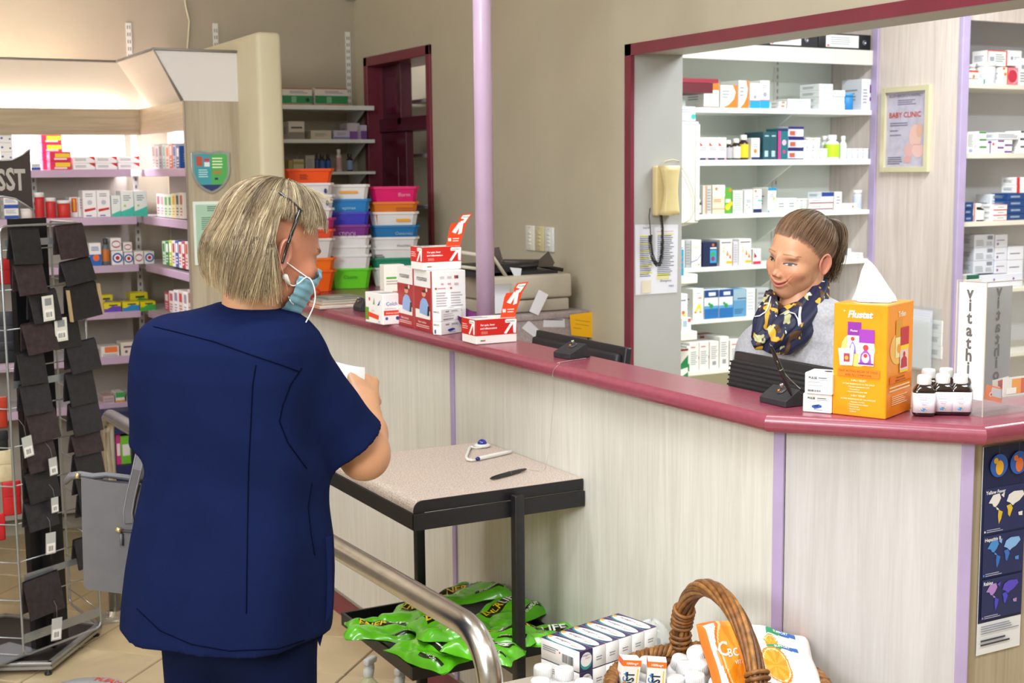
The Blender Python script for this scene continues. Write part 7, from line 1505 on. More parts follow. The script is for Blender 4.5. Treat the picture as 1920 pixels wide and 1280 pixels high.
q = MB(); q.tube([tb3(x, y, .03)-o for x, y in ((121, 905), (133, 892), (150, 890), (175, 893), (200, 890), (240, 895), (290, 905))], [.006, .008, .008, .007, .006, .006, .006], GR, 8); q.obj('zip_flap', tg_); q = MB(); q.tube([tb3(142, 891, .02)-o, tb3(149, 892, .02)-o], .0055, M('#c9b88a', .3, .8), 8); q.obj('zip_pull', tg_)
q = MB(); q.tube([tb3(221, 994, -.003)-o, tb3(300, 1000, -.003)-o], .0035, '#38373b', 6); q.tube([tb3(218, 991, -.004)-o, tb3(228, 995, -.004)-o], .0055, M('#c9b88a', .3, .8), 8); q.rbox((tb3(223, 1000)-o).xyz-Vector((0, .006, .018)), (tb3(231, 1000)-o).xyz+Vector((.001, 0, 0)), GR, .001) if False else q.tube([tb3(227, 1000, -.004)-o, tb3(228, 1022, -.005)-o], .0035, GR, 6); q.obj('zip_pocket', tg_)
def strap(pts, w_, name, dd):
    P = [tb3(x, y, d) - o for x, y, d in pts]; G1 = []
    for i, p in enumerate(P):
        d = (P[min(i+1, len(P)-1)]-P[max(i-1, 0)]).normalized(); s_ = d.cross(FH).normalized(); G1.append((p-s_*w_/2, p+s_*w_/2))
    mb = MB(); vs = []; 
    for a, b_ in G1: vs += [a-FH*.002, b_-FH*.002, b_+FH*.002, a+FH*.002]
    fs = [(0, 1, 2, 3)[::-1], tuple(range(len(vs)-4, len(vs)))]
    for i in range(len(G1)-1):
        for j in range(4): fs.append((i*4+j, i*4+(j+1) % 4, i*4+4+(j+1) % 4, i*4+4+j))
    mb.add(vs, fs, GR)
    for e_ in (.40, -.40): mb.tube([a.lerp(b_, .5+e_)-FH*.0028 for a, b_ in G1], .0005, '#b4b2b4', 4)
    mb.obj(name, tg_)
strap([(242, 980, -.004), (240, 960, -.004), (245, 930, -.006), (257, 880, -.01), (268, 830, -.0), (276, 800, .02), (285, 790, .05)], .020, 'handle_strap', 0)
strap([(268, 960, .10), (270, 920, .10), (275, 870, .09), (282, 830, .08), (290, 800, .07)], .020, 'handle_strap', 0)
# ================================================================== people
class Field:
    def __init__(s, lo, hi, h):
        s.lo = np.array(lo, float); s.h = h; s.n = np.ceil((np.array(hi)-s.lo)/h).astype(int)+1
        s.F = np.full(s.n, .05, np.float32)
    def sub(s, lo, hi):
        a = np.clip(((np.array(lo)-s.lo)/s.h).astype(int)-1, 0, s.n-1); b_ = np.clip(((np.array(hi)-s.lo)/s.h).astype(int)+2, 1, s.n)
        sl = tuple(slice(a[i], b_[i]) for i in range(3))
        X, Y, Z = np.meshgrid(*[(s.lo[i]+s.h*np.arange(a[i], b_[i])).astype(np.float32) for i in range(3)], indexing='ij', copy=False); return sl, X, Y, Z
    def put(s, sl, d, k=.02, op='u'):
        A = s.F[sl]
        if op == 'u':
            if k <= 0: s.F[sl] = np.minimum(A, d)
            else: m = np.clip(.5+.5*(A-d)/k, 0, 1); s.F[sl] = A*(1-m)+d*m-k*m*(1-m)
        else: s.F[sl] = np.maximum(A, -d)
    def cap(s, a, b_, ra, rb, k=.02, op='u', flat=None):
        a, b_ = np.array(a, float), np.array(b_, float); m = max(ra, rb)+k+.012
        sl, X, Y, Z = s.sub(np.minimum(a, b_)-m, np.maximum(a, b_)+m)
        ab = b_-a; L2 = max(ab @ ab, 1e-12); t = np.clip(((X-a[0])*ab[0]+(Y-a[1])*ab[1]+(Z-a[2])*ab[2])/L2, 0, 1)
        dx, dy, dz = X-a[0]-t*ab[0], Y-a[1]-t*ab[1], Z-a[2]-t*ab[2]
        d = np.sqrt(dx*dx+dy*dy+dz*dz)-(ra+(rb-ra)*t)
        if flat is not None:                 # cut the far end with the plane through b across (b-a)
            u = ab/math.sqrt(L2); d = np.maximum(d, (X-b_[0])*u[0]+(Y-b_[1])*u[1]+(Z-b_[2])*u[2]+flat)
        s.put(sl, d, k, op)
    def ell(s, c, r, k=.02, rz=0, op='u'):
        c = np.array(c, float); m = max(r)+k+.01; sl, X, Y, Z = s.sub(c-m, c+m)
        x, y, z = X-c[0], Y-c[1], Z-c[2]; cc, ss = math.cos(rz), math.sin(rz); x, y = x*cc+y*ss, -x*ss+y*cc
        q = np.sqrt((x/r[0])**2+(y/r[1])**2+(z/r[2])**2)+1e-6; q2 = np.sqrt((x/r[0]**2)**2+(y/r[1]**2)**2+(z/r[2]**2)**2)+1e-6
        s.put(sl, q*(q-1)/q2, k, op)
    def loft(s, rows, rz, k=.02, p=2.4, z0=None, z1=None, wr=None):
        """rows: (z, cx, cy, a, b) from the top down"""
        rows = sorted(rows); A = np.array(rows, float); m = A[:, 3:].max()+.03
        lo = (A[:, 1].min()-m, A[:, 2].min()-m, A[0, 0]-.03); hi = (A[:, 1].max()+m, A[:, 2].max()+m, A[-1, 0]+.03)
        sl, X, Y, Z = s.sub(lo, hi); zz = Z[0, 0, :]; f = lambda i: np.interp(zz, A[:, 0], A[:, i]).astype(np.float32)[None, None, :]
        x, y = X-f(1), Y-f(2); cc, ss = math.cos(rz), math.sin(rz); x, y = x*cc+y*ss, -x*ss+y*cc
        a, b_ = f(3), f(4); rho = (np.abs(x/a)**p+np.abs(y/b_)**p)**(1/p); d = (rho-1)*np.minimum(a, b_)
        if wr is not None: d = d+wr(x, y, Z)
        d = np.maximum(d, (A[0, 0] if z0 is None else z0)-Z); d = np.maximum(d, Z-(A[-1, 0] if z1 is None else z1))
        s.put(sl, d, k)
    def mesh(s):
        F = s.F; n = s.n; S_ = F < 0
        c = [S_[i:n[0]-1+i, j:n[1]-1+j, k:n[2]-1+k] for i in (0, 1) for j in (0, 1) for k in (0, 1)]
        cnt = sum(q.astype(np.int8) for q in c); act = (cnt > 0) & (cnt < 8)
        I = np.argwhere(act); idx = np.full(act.shape, -1, np.int32); idx[act] = np.arange(len(I))
        P = np.zeros((len(I), 3)); W = np.zeros(len(I))
        cor = [(i, j, k) for i in (0, 1) for j in (0, 1) for k in (0, 1)]
        V = {q: F[I[:, 0]+q[0], I[:, 1]+q[1], I[:, 2]+q[2]] for q in cor}
        for q in cor:
            for ax in range(3):
                if q[ax]: continue
                r = list(q); r[ax] = 1; r = tuple(r); a, b_ = V[q], V[r]; m = (a < 0) != (b_ < 0)
                t = np.where(m, a/np.where(m, a-b_, 1), 0); pt = np.array(q, float)+np.zeros((len(I), 3)); pt[:, ax] += t
                P[m] += pt[m]; W[m] += 1
        P = (I+P/W[:, None])*s.h+s.lo; Q = []
        for ax in range(3):
            sh = list(n); a_ = [slice(None)]*3; b2 = [slice(None)]*3; a_[ax] = slice(0, n[ax]-1); b2[ax] = slice(1, n[ax])
            A, Bb = S_[tuple(a_)], S_[tuple(b2)]; E = np.argwhere(A != Bb); u, v = (ax+1) % 3, (ax+2) % 3
            E = E[(E[:, u] > 0) & (E[:, v] > 0) & (E[:, u] < n[u]-1) & (E[:, v] < n[v]-1)]
            sg = A[tuple(E.T)]
            def cell(du, dv): C = E.copy(); C[:, u] -= du; C[:, v] -= dv; return idx[tuple(C.T)]
            q = np.stack([cell(1, 1), cell(0, 1), cell(0, 0), cell(1, 0)], 1); q[~sg] = q[~sg][:, ::-1]; Q.append(q)
        return P, np.concatenate(Q)
def relax(P, Q, it=2, f=.5):
    for _ in range(it):
        A = np.zeros_like(P); C = np.zeros(len(P))
        for i in range(4):
            for j in (1, 3): np.add.at(A, Q[:, i], P[Q[:, (i+j) % 4]]); np.add.at(C, Q[:, i], 1)
        P = P*(1-f)+f*A/C[:, None]
    return P
def npobj(name, P, Q, mats, mi=None, col=None, parent=None, origin=(0, 0, 0), **k):
    me = bpy.data.meshes.new(name); P = np.asarray(P)-np.array(origin); me.from_pydata(P.tolist(), [], Q.tolist() if hasattr(Q, 'tolist') else Q)
    for m in mats: me.materials.append(m)
    me.polygons.foreach_set('use_smooth', [True]*len(me.polygons))
    if mi is not None: me.polygons.foreach_set('material_index', mi)
    if col is not None:
        ca = me.color_attributes.new('skin', 'FLOAT_COLOR', 'POINT'); ca.data.foreach_set('color', np.c_[col, np.ones(len(col))].ravel())
    me.update(); o = bpy.data.objects.new(name, me); COL.objects.link(o); return fin(o, parent, **k)
def colmat(name, attr='skin', rough=.5, sss=0, coat=0):
    m = bpy.data.materials.new(name); m.use_nodes = True; nt = m.node_tree; b_ = nt.nodes['Principled BSDF']
    a = nt.nodes.new('ShaderNodeVertexColor'); a.layer_name = attr
    nz = nt.nodes.new('ShaderNodeTexNoise'); nz.inputs['Scale'].default_value = 260; nz.inputs['Detail'].default_value = 3; tc = nt.nodes.new('ShaderNodeTexCoord'); nt.links.new(tc.outputs['Object'], nz.inputs[0])
    hs = nt.nodes.new('ShaderNodeHueSaturation'); mr = nt.nodes.new('ShaderNodeMapRange'); mr.inputs[3].default_value = .93; mr.inputs[4].default_value = 1.06
    nt.links.new(nz.outputs[0], mr.inputs[0]); nt.links.new(mr.outputs[0], hs.inputs['Value']); nt.links.new(a.outputs[0], hs.inputs['Color']); nt.links.new(hs.outputs[0], b_.inputs['Base Color'])
    b_.inputs['Roughness'].default_value = rough; b_.inputs['Subsurface Weight'].default_value = sss; b_.inputs['Subsurface Radius'].default_value = (.01, .004, .002); b_.inputs['Subsurface Scale'].default_value = .6
    bp = nt.nodes.new('ShaderNodeBump'); bp.inputs['Strength'].default_value = .15; bp.inputs['Distance'].default_value = .0006; nt.links.new(nz.outputs[0], bp.inputs['Height']); nt.links.new(bp.outputs[0], b_.inputs['Normal'])
    return m
SKINM = colmat('skin', rough=.42, sss=.12)
L3 = lambda h_: np.array(lin(h_)[:3])
# ---- head, in its own frame: x right, y forwards, z up
def head_sdf(x, y, z, smile=0.0):
    def E(c, r): 
        X, Y, Z = (x-c[0])/r[0], (y-c[1])/r[1], (z-c[2])/r[2]; q = np.sqrt(X*X+Y*Y+Z*Z)+1e-9
        g = np.sqrt((X/r[0])**2+(Y/r[1])**2+(Z/r[2])**2)+1e-9; return q*(q-1)/g
    def U(a, b_, k): m = np.clip(.5+.5*(b_-a)/k, 0, 1); return b_*(1-m)+a*m-k*m*(1-m)
    ax = np.abs(x)
    d = E((0, -.012, .030), (.074, .093, .083))
    d = U(d, E((0, .026, -.030), (.060, .066, .078)), .03)
    d = U(d, E((0, .052, -.088), (.027, .028, .024)), .03)                      # chin
    def Em(c, r):
        X, Y, Z = (ax-c[0])/r[0], (y-c[1])/r[1], (z-c[2])/r[2]; q = np.sqrt(X*X+Y*Y+Z*Z)+1e-9
        g = np.sqrt((X/r[0])**2+(Y/r[1])**2+(Z/r[2])**2)+1e-9; return q*(q-1)/g
    d = U(d, Em((.036, .012, -.060), (.017, .038, .026)), .022)                    # jaw
    d = U(d, Em((.040, .058, -.024-.0*smile), (.022, .020, .018)), .020)           # cheekbone
    d = U(d, Em((.026, .072, .021), (.022, .006, .006)), .014)                     # brow ridge
    d = -U(-d, -Em((.031, .101, .000), (.017, .016, .013))*-1*-1, .0) if False else d
    g = np.exp(-(((ax-.031)/.015)**2+((z-.002)/.011)**2)); d = d+g*.0085*(y > 0)   # eye socket
    g = np.exp(-(((ax-.032)/.0125)**2+((z+.001)/.0075)**2)); d = d-g*.0052*(y > 0) # lid bulge
    d = U(d, E((0, .0885, -.004), (.0045, .0105, .025)), .012)                       # nose bridge
    d = U(d, E((0, .0975, -.029), (.0070, .0095, .0072)), .010)                      # nose tip
    d = U(d, Em((.0095, .092, -.034), (.0052, .009, .0062)), .006)
    mz = -.062+smile*.010*(ax/.025)**2
    g = np.exp(-((x/(.021+.006*smile))**2))*(y > 0)
    d = d-g*(.0042*np.exp(-((z-mz-.0052)/.0045)**2)+.0050*np.exp(-((z-mz+.0060)/.0055)**2)-.0030*np.exp(-((z-mz)/.0016)**2))
    g = np.exp(-(((ax-.036)/.014)**2+((z+.050)/.018)**2))*smile; d = d-g*.004*(y > 0)
    d = d+np.exp(-((ax-.0275-.35*(-.036-z))/.004)**2)*np.exp(-((z+.050)/.014)**2)*.0018*smile*(y > 0)
    return d
def head_grid(na=300, ne=230, smile=0, off=0.0):
    t = np.linspace(0, 1, na, endpoint=False); az = 2*np.pi*(t+.085*np.sin(2*np.pi*t)*-1)  # denser near t=0 (face, +y)
    e = np.linspace(-1, 1, ne); el = np.pi/2*.985*(e*.80+.20*e**3)
    A, E_ = np.meshgrid(az, el, indexing='ij'); dx, dy, dz = np.sin(A)*np.cos(E_), np.cos(A)*np.cos(E_), np.sin(E_)
    o = np.array([0, .012, -.012]); lo, hi = np.zeros_like(A), np.full_like(A, .17)
    for _ in range(22):
        m = (lo+hi)/2; v = head_sdf(o[0]+dx*m, o[1]+dy*m, o[2]+dz*m, smile); lo = np.where(v < 0, m, lo); hi = np.where(v < 0, hi, m)
    r = lo+off; P = np.stack([o[0]+dx*r, o[1]+dy*r, o[2]+dz*r], -1)
    i, j = np.meshgrid(np.arange(na), np.arange(ne-1), indexing='ij'); i2 = (i+1) % na
    Q = np.stack([i*ne+j, i2*ne+j, i2*ne+j+1, i*ne+j+1], -1).reshape(-1, 4)[:, ::-1]
    return P, Q, (na, ne)
def ear_mesh(side):
    """a cupped ear with a rolled rim, in head frame"""
    vs = []; fs = []; nr, nt_ = 9, 26
    prof = [(0.10, .000), (.30, .001), (.48, .004), (.62, .0035), (.74, .007), (.86, .0125), (.96, .0125), (1.0, .009), (.98, .003)]
    for i, (rr, hh_) in enumerate(prof):
        for j in range(nt_):
            t = 2*math.pi*j/nt_; low = max(0, -math.sin(t)); wy = .0165*(1-.28*low); wz = .031
            yy = math.cos(t)*wy*rr; zz = math.sin(t)*wz*rr
            out = .004+hh_*(1-.55*max(0, math.cos(t)))*(1-.5*low)+.006*max(0, -math.cos(t)*rr)
            vs.append((side*(.0665+out), -.012+yy-.012*rr*max(0, math.sin(t))*.4, -.012+zz))
    for i in range(nr-1):
        for j in range(nt_): a = i*nt_+j; b_ = i*nt_+(j+1) % nt_; f = (a, b_, b_+nt_, a+nt_); fs.append(f if side < 0 else f[::-1])
    fs.append(tuple(range(nt_)) if side > 0 else tuple(range(nt_))[::-1])
    return vs, fs
def headT(c, face, up_tilt, roll=0):         # face: horizontal direction; up_tilt>0 looks down
    f = Vector(face).normalized(); f = (f*math.cos(up_tilt)-Vector((0, 0, 1))*math.sin(up_tilt)).normalized()
    r = f.cross(Vector((0, 0, 1))).normalized(); u = r.cross(f)
    if roll: r, u = r*math.cos(roll)+u*math.sin(roll), -r*math.sin(roll)+u*math.cos(roll)
    return Matrix(((r.x, f.x, u.x, c.x), (r.y, f.y, u.y, c.y), (r.z, f.z, u.z, c.z), (0, 0, 0, 1)))
def xf(T, P): M_ = np.array(T); return np.asarray(P) @ M_[:3, :3].T + M_[:3, 3]
def strands(name, paths, r, parent, mat, cols, origin, sides=3, taper=True, head=0):
    """many fine locks in one mesh, coloured one by one"""
    V = []; Q = []; C = []; o = 0
    for P, c, rr in zip(paths, cols, r):
        P = np.asarray(P); n = len(P); d = np.gradient(P, axis=0); d /= np.linalg.norm(d, axis=1)[:, None]+1e-9
        u = np.cross(d, [0.3, .2, 1.0]); u /= np.linalg.norm(u, axis=1)[:, None]+1e-9; w_ = np.cross(d, u)
        tp = np.linspace(1, .25, n)**.6*(np.clip(np.linspace(0, 1, n)*5+.25, 0, 1) if len(C) < head else 1)
        for k in range(sides):
            a = 2*math.pi*k/sides; V.append(P+(u*math.cos(a)+w_*math.sin(a))*(rr*tp)[:, None])
        for i in range(n-1):
            for k in range(sides): k2 = (k+1) % sides; Q.append((o+k*n+i, o+k2*n+i, o+k2*n+i+1, o+k*n+i+1))
        s_ = np.linspace(0, 1, n)[:, None]
        C.append(np.tile(c[0]*(1-s_)+c[1]*s_, (sides, 1))); o += sides*n
    return npobj(name, np.concatenate(V), Q, [mat], col=np.concatenate(C), parent=parent, origin=origin)
def hairmat(name):
    m = colmat(name, rough=.38); nt = m.node_tree; b_ = nt.nodes['Principled BSDF']
    for l_ in list(nt.links):
        if l_.to_socket == b_.inputs['Normal']: nt.links.remove(l_)
    b_.inputs['Specular IOR Level'].default_value = .4; return m
HAIRM = hairmat('hair strands')
from mathutils.bvhtree import BVHTree
def bvh(obs):
    vs = []; fs = []
    for o in obs:
        k = len(vs); T = o.matrix_world if o.parent is None else Matrix.Translation(o.parent.location) @ o.matrix_basis
        vs += [T @ v.co for v in o.data.vertices]; fs += [tuple(k+i for i in p.vertices) for p in o.data.polygons]
    return BVHTree.FromPolygons(vs, fs)
def hit(tree, px, py, off=.002):
    d = ray(px, py).normalized(); h_ = tree.ray_cast(Vector((0, 0, CH)), d)
    return (h_[0]-d*off) if h_[0] is not None else None
def on_surf(tree, pts, off=.002, per=6, D=None):
    out = []; last = None
    for i in range(len(pts)-1):
        for k in range(per):
            t = k/per; x = pts[i][0]*(1-t)+pts[i+1][0]*t; y = pts[i][1]*(1-t)+pts[i+1][1]*t; h_ = hit(tree, x, y, off)
            if h_ is not None: out.append(h_)
            elif D: out.append(ov(x, y, D))
    h_ = hit(tree, *pts[-1], off)
    if h_ is not None: out.append(h_)
    return out
def hand(F, wrist, fwd, back, s_=1.0, curl=1.5, thumb=1, spread=.09, k=.007):
    """palm, four unequal bent fingers and a thumb, as part of a Field; fwd = along palm, back = out of the back of the hand"""
    f = Vector(fwd).normalized(); n = Vector(back); n = (n-f*n.dot(f)).normalized(); sd = f.cross(n)*thumb   # sd = towards thumb
    W = Vector(wrist); pal = .082*s_
    for a in (-.5, -.17, .17, .5): F.cap(W+sd*a*.030*s_, W+f*pal+sd*a*.066*s_, .0155*s_, .0115*s_, .012)
    for i, (a, Ls) in enumerate(((.5, (.042, .026, .020)), (.17, (.046, .030, .022)), (-.17, (.043, .028, .021)), (-.5, (.034, .021, .018)))):
        p = W+f*pal*.97+sd*a*.070*s_; ang = curl*.34+.04*i; d = f
        for j, L_ in enumerate(Ls):
            a_ = ang+j*curl*.55; dd = (f*math.cos(a_)-n*math.sin(a_)+sd*a*spread).normalized(); q = p+dd*L_*s_
            r0 = (.0092, .0082, .0074)[j]*s_; F.cap(p, q, r0, r0*.9, k if j == 0 else .003); p = q
    p = W+f*.020*s_+sd*.024*s_; 
    for L_, dd, r0 in ((.040, f*.62+sd*.62-n*.45, .0125), (.030, f*.75-n*.55+sd*.10, .0098), (.024, f*.7-n*.6-sd*.25, .0085)):
        dd = dd.normalized(); q = p+dd*L_*s_; F.cap(p, q, r0*s_, r0*.88*s_, .008 if r0 > .012 else .004); p = q
# ------------------------------------------------------------------ the customer
DC = 2.52
cust = empty('person', 'woman in navy scrub top and blue face mask reading paper at the counter', 'person', (0, 0, 0))
C0 = ov(430, 900, DC); cust.location = (C0.x, C0.y, 0); OC = (C0.x, C0.y, 0)
TURN = math.radians(24)                      # how far her body turns to the right of the view
bf = FH*math.cos(TURN)+RH*math.sin(TURN); RZB = math.atan2(bf.y, bf.x)-math.pi/2
def rows_px(rows, D, lean=0):
    out = []
    for (y, xl, xr, b_) in rows:
        l_, r_ = ov(xl, y, D), ov(xr, y, D); w_ = (r_-l_).length/2; c = (l_+r_)/2
        ct, st_ = math.cos(TURN), math.sin(TURN); a2 = (w_**2-(b_*st_)**2)/ct**2; a = math.sqrt(max(a2, (.6*w_)**2))
        out.append((c.z, c.x, c.y, a, b_))
    return out
TOP = [(566, 410, 520, .055), (580, 366, 545, .080), (600, 318, 576, .098), (622, 285, 592, .112), (650, 272, 600, .122), (700, 270, 603, .130), (760, 276, 602, .132), (820, 280, 602, .130), (880, 272, 606, .130), (940, 258, 610, .136), (1000, 246, 618, .146), (1060, 237, 620, .155), (1120, 231, 619, .162), (1172, 228, 616, .166)]
rows = rows_px(TOP, DC)
lo = [min(r[1] for r in rows)-.42, min(r[2] for r in rows)-.42, .50]; hi = [max(r[1] for r in rows)+.45, max(r[2] for r in rows)+.45, 1.47]
F = Field(lo, hi, .0045)
def wr(x, y, Z):                             # soft drape folds, stronger towards the hem
    t = np.clip((1.30-Z)/.6, 0, 1); th = np.arctan2(y, x)
    return (.0050*np.sin(th*5+Z*3)+.0030*np.sin(th*9-Z*5+1))*t + .0030*np.sin(Z*34+th*3)*np.exp(-((Z-1.08)/.09)**2)*np.clip(x*6+.4, 0, 1)
F.loft(rows, RZB, p=2.35, wr=wr)
# right sleeve: shoulder, along the upper arm, wide hem
SR = ov(550, 690, DC-.0); ELR = ov(682, 868, DC+.07); HMR = SR.lerp(ELR, .80)
F.cap(SR, SR.lerp(ELR, .42), .062, .062, .05); F.cap(SR.lerp(ELR, .25), ELR, .060, .080, .03, flat=(ELR-HMR).length)
SL = ov(322, 655, DC+.02); ELL = ov(312, 862, DC+.06); F.cap(SL, SL.lerp(ELL, .4), .066, .068, .05); F.cap(SL.lerp(ELL, .2), ELL, .067, .075, .03, flat=(ELL-SL).length*.14)
# hollows: neck and sleeve openings
NB = ov(478, 588, DC+.02); F.cap(NB+Vector((0, 0, -.06)), NB+Vector((0, 0, .1)), .05, .062, op='s')
ad = (ELR-SR).normalized(); F.cap(HMR-ad*.005, HMR+ad*.09, .048, .060, op='s')
ad2 = (ELL-SL).normalized(); hl = SL.lerp(ELL, .86); F.cap(hl-ad2*.0, hl+ad2*.08, .052, .056, op='s')
P, Q = F.mesh(); P = relax(P, Q, 2)
NAVYC = M('#101a3e', .9, kind='cloth', scale=14, var=.025, bump=.0007, bscale=900, bstr=.5, spec=.06, name='navy scrub cloth')
top = npobj('scrub_top', P, Q, [NAVYC], parent=cust, origin=OC)
# trousers and shoes
F = Field([C0.x-.34, C0.y-.34, .0], [C0.x+.34, C0.y+.34, .98], .009)
hp = ov(440, 1010, DC); bl = RH*math.cos(TURN)-FH*math.sin(TURN)
F.ell((hp.x, hp.y, .80), (.155, .120, .15), .02, RZB)
ft = []
for sd in (-1, 1):
    h_ = Vector((hp.x, hp.y, 0))+bl*sd*.082; F.cap((h_.x, h_.y, .80), (h_.x, h_.y, .44), .086, .074, .04); F.cap((h_.x, h_.y, .46), (h_.x, h_.y, .06), .074, .060, .03, flat=0); ft.append(h_)
P, Q = F.mesh(); npobj('trousers', relax(P, Q, 2), Q, [M('#0e1634', .9, spec=.06, kind='cloth', scale=12, var=.025, bump=.0006, bscale=900, name='navy trouser cloth')], parent=cust, origin=OC)
for h_ in ft:
    F = Field([h_.x-.2, h_.y-.2, 0], [h_.x+.2, h_.y+.2, .13], .006); a = h_-bf*.04; c = h_+bf*.15
    F.cap((a.x, a.y, .040), (c.x, c.y, .034), .042, .034, .01); F.cap((a.x, a.y, .05), (h_.x, h_.y, .10), .04, .042, .02)
    P, Q = F.mesh(); P[:, 2] = np.maximum(P[:, 2], .002); npobj('shoe', P, Q, [M('#1a1a1e', .4, kind='leather', scale=20, var=.05)], parent=cust, origin=OC)
# body: neck, arms, hands, head
HC_ = ov(510, 468, DC+.00)
faceA = math.radians(38); fd = RH*math.cos(faceA)+FH*math.sin(faceA)
HT = headT(HC_, fd, math.radians(20), 0)
hs = 1.0
F = Field([C0.x-.50, C0.y-.42, .92], [C0.x+.62, C0.y+.52, 1.50], .0040)
neck0 = ov(470, 612, DC+.0); F.cap(neck0+Vector((0, 0, -.04)), HT @ Vector((0, -.022, -.055)), .062, .054, .03)
F.cap(neck0+Vector((0, 0, -.05)), SR, .05, .055, .04); F.cap(neck0+Vector((0, 0, -.05)), SL, .05, .055, .04)
F.ell(tuple(neck0+Vector((0, 0, -.14))), (.10, .06, .10), .05, RZB)
EL2 = ov(683, 850, DC+.075)
F.cap(SR, EL2, .048, .045, .03); F.cap(EL2, EL2+Vector((0, 0, -.006)), .043, .043, .02)
WRR = ov(686, 752, DC+.235); F.cap(EL2, EL2.lerp(WRR, .35), .046, .043, .02); F.cap(EL2.lerp(WRR, .35), WRR, .043, .027, .02)
kn = ov(684, 716, DC+.265); hand(F, WRR, (ov(676, 700, DC+.31)-WRR), (ov(735, 745, DC+.16)-WRR), 1.0, curl=1.9, thumb=1)
EL3 = ov(322, 850, DC+.08); F.cap(SL, EL3, .042, .034, .03); WL = ov(420, 800, DC+.26); F.cap(EL3, WL, .034, .026, .02); hand(F, WL, RH*.8+FH*.3+Vector((0, 0, .2)), Vector((0, 0, -1))*1.0+FH*.3, 1.0, curl=1.6, thumb=-1)
P, Q = F.mesh(); P = relax(P, Q, 1)
SK1 = L3('#c4926f'); SK2 = L3('#b8705a')
dd = np.linalg.norm(P-np.array(EL2), axis=1); wz = np.clip(1-dd/.07, 0, 1)[:, None]*.45
rnd = np.random.RandomState(3)
Cb_ = SK1*(1-wz)+SK2*wz
Pg, Qg, (na, ne) = head_grid(220, 170); Ph = xf(HT, Pg.reshape(-1, 3)*hs)
Ch = np.tile(L3('#b87e64'), (len(Ph), 1)); pl = Pg.reshape(-1, 3)
ck = np.exp(-(((np.abs(pl[:, 0])-.045)/.03)**2+((pl[:, 2]+.03)/.03)**2))[:, None]*.35*(pl[:, 1:2] > 0); Ch = Ch*(1-ck)+L3('#c4705e')*ck
for _ in range(26):                           # freckles
    c = pl[rnd.randint(len(pl))]; 
    if c[1] > -.02: Ch[np.linalg.norm(pl-c, axis=1) < .0016] = L3('#8a5040')
bm_ = (np.abs(pl[:, 2]-.022-.1*(.05-np.abs(pl[:, 0])*1)) < .0035) & (np.abs(np.abs(pl[:, 0])-.032) < .018) & (pl[:, 1] > .05); Ch[bm_] = L3('#6a4a38')
lm = (np.abs(pl[:, 2]+.003) < .0016) & (np.abs(np.abs(pl[:, 0])-.032) < .013) & (pl[:, 1] > .05); Ch[lm] = L3('#241a1a')
allP, allQ, allC = [P, Ph], [Q, Qg+len(P)], [Cb_, Ch]; k_ = len(P)+len(Ph)
ears = []
for sd in (-1, 1):
    v, f = ear_mesh(sd); v = xf(HT, np.array(v)); ears.append((v, f, k_)); allP.append(v); allC.append(np.tile(L3('#b87866'), (len(v), 1))); k_ += len(v)
QL = np.concatenate(allQ[:2]).tolist()
for v, f, k0 in ears: QL += [tuple(k0+i for i in q) for q in f]
body = npobj('body', np.concatenate(allP), QL, [SKINM], col=np.concatenate(allC), parent=cust, origin=OC)
# hair: a bob of fine locks over a cap
def bob(phi, s_, r_off=0):
    """phi 0 = towards the face, 90 deg = her right; s 0 crown .. 1 tip"""
    c, s2 = math.cos(phi), math.sin(phi); full = s_
    th = min(full*2.35, 1.62); hor = math.sin(th); z = math.cos(th)
    rx, ry, rzz = .087, .104, .103
    x = s2*rx*hor; y = -.012+c*ry*hor; zz = .028+rzz*z
    if full*2.35 > 1.62:
        e = (full*2.35-1.62)/(2.35-1.62); drop = e*(.118+.022*math.sin(phi)); back = max(0, -c)
        x = s2*(rx+.010*math.sin(e*math.pi)-.014*e*e*(1 if back < .5 else .6)); y = -.012+c*(ry+.016*math.sin(e*2.4)-.024*e*e*back); zz = .028+rzz*math.cos(1.62)-drop
    q = Vector((x, y, zz)); n = Vector((x, y+.012, max(0, zz-.02))); n = n.normalized() if n.length > 1e-5 else Vector((0, 0, 1)); return q+n*r_off
hr = random.Random(11); paths = []; cols = []; rad = []
palB = ['#c2b08a', '#a8936e', '#dccfae', '#84705a', '#9a8468', '#5e4e42', '#cfbf98', '#a89a84']
def full_len(ph):                            # how far a lock from this side hangs
    a = abs((math.degrees(ph)+180) % 360-180)
    if a < 35: return .40
    if a < 72: return .40+.22*(a-35)/37
    if a < 110: return .57
    return 1.0
def add_lock(ph, s0, s1, off, wig, rr, pal, n=16):
    dph = hr.uniform(-.10, .10); w1, w2 = hr.uniform(0, 6.3), hr.uniform(2, 5); P_ = []
    for i in range(n):
        t = i/(n-1); s_ = s0+(s1-s0)*t
        P_.append(tuple(HT @ bob(ph+dph*t+wig*.03*math.sin(t*w2+w1)+.045*math.sin(ph*21+s_*7)*s_+.03*math.sin(ph*9-s_*5), s_, (off+.0045*s_*math.sin(ph*17+s_*5+1))*min(1, t*4+.2)+wig*(.002*math.sin(t*w2*1.7+w1)-.007*max(0, t-.75)))))
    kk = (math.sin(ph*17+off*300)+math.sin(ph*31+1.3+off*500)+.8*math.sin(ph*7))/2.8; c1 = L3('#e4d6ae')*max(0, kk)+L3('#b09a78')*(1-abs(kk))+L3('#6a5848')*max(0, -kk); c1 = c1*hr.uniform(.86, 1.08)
    paths.append(P_); cols.append((c1*(.42 if s0 < .12 else .8), c1*hr.uniform(.85, 1.1))); rad.append(rr)
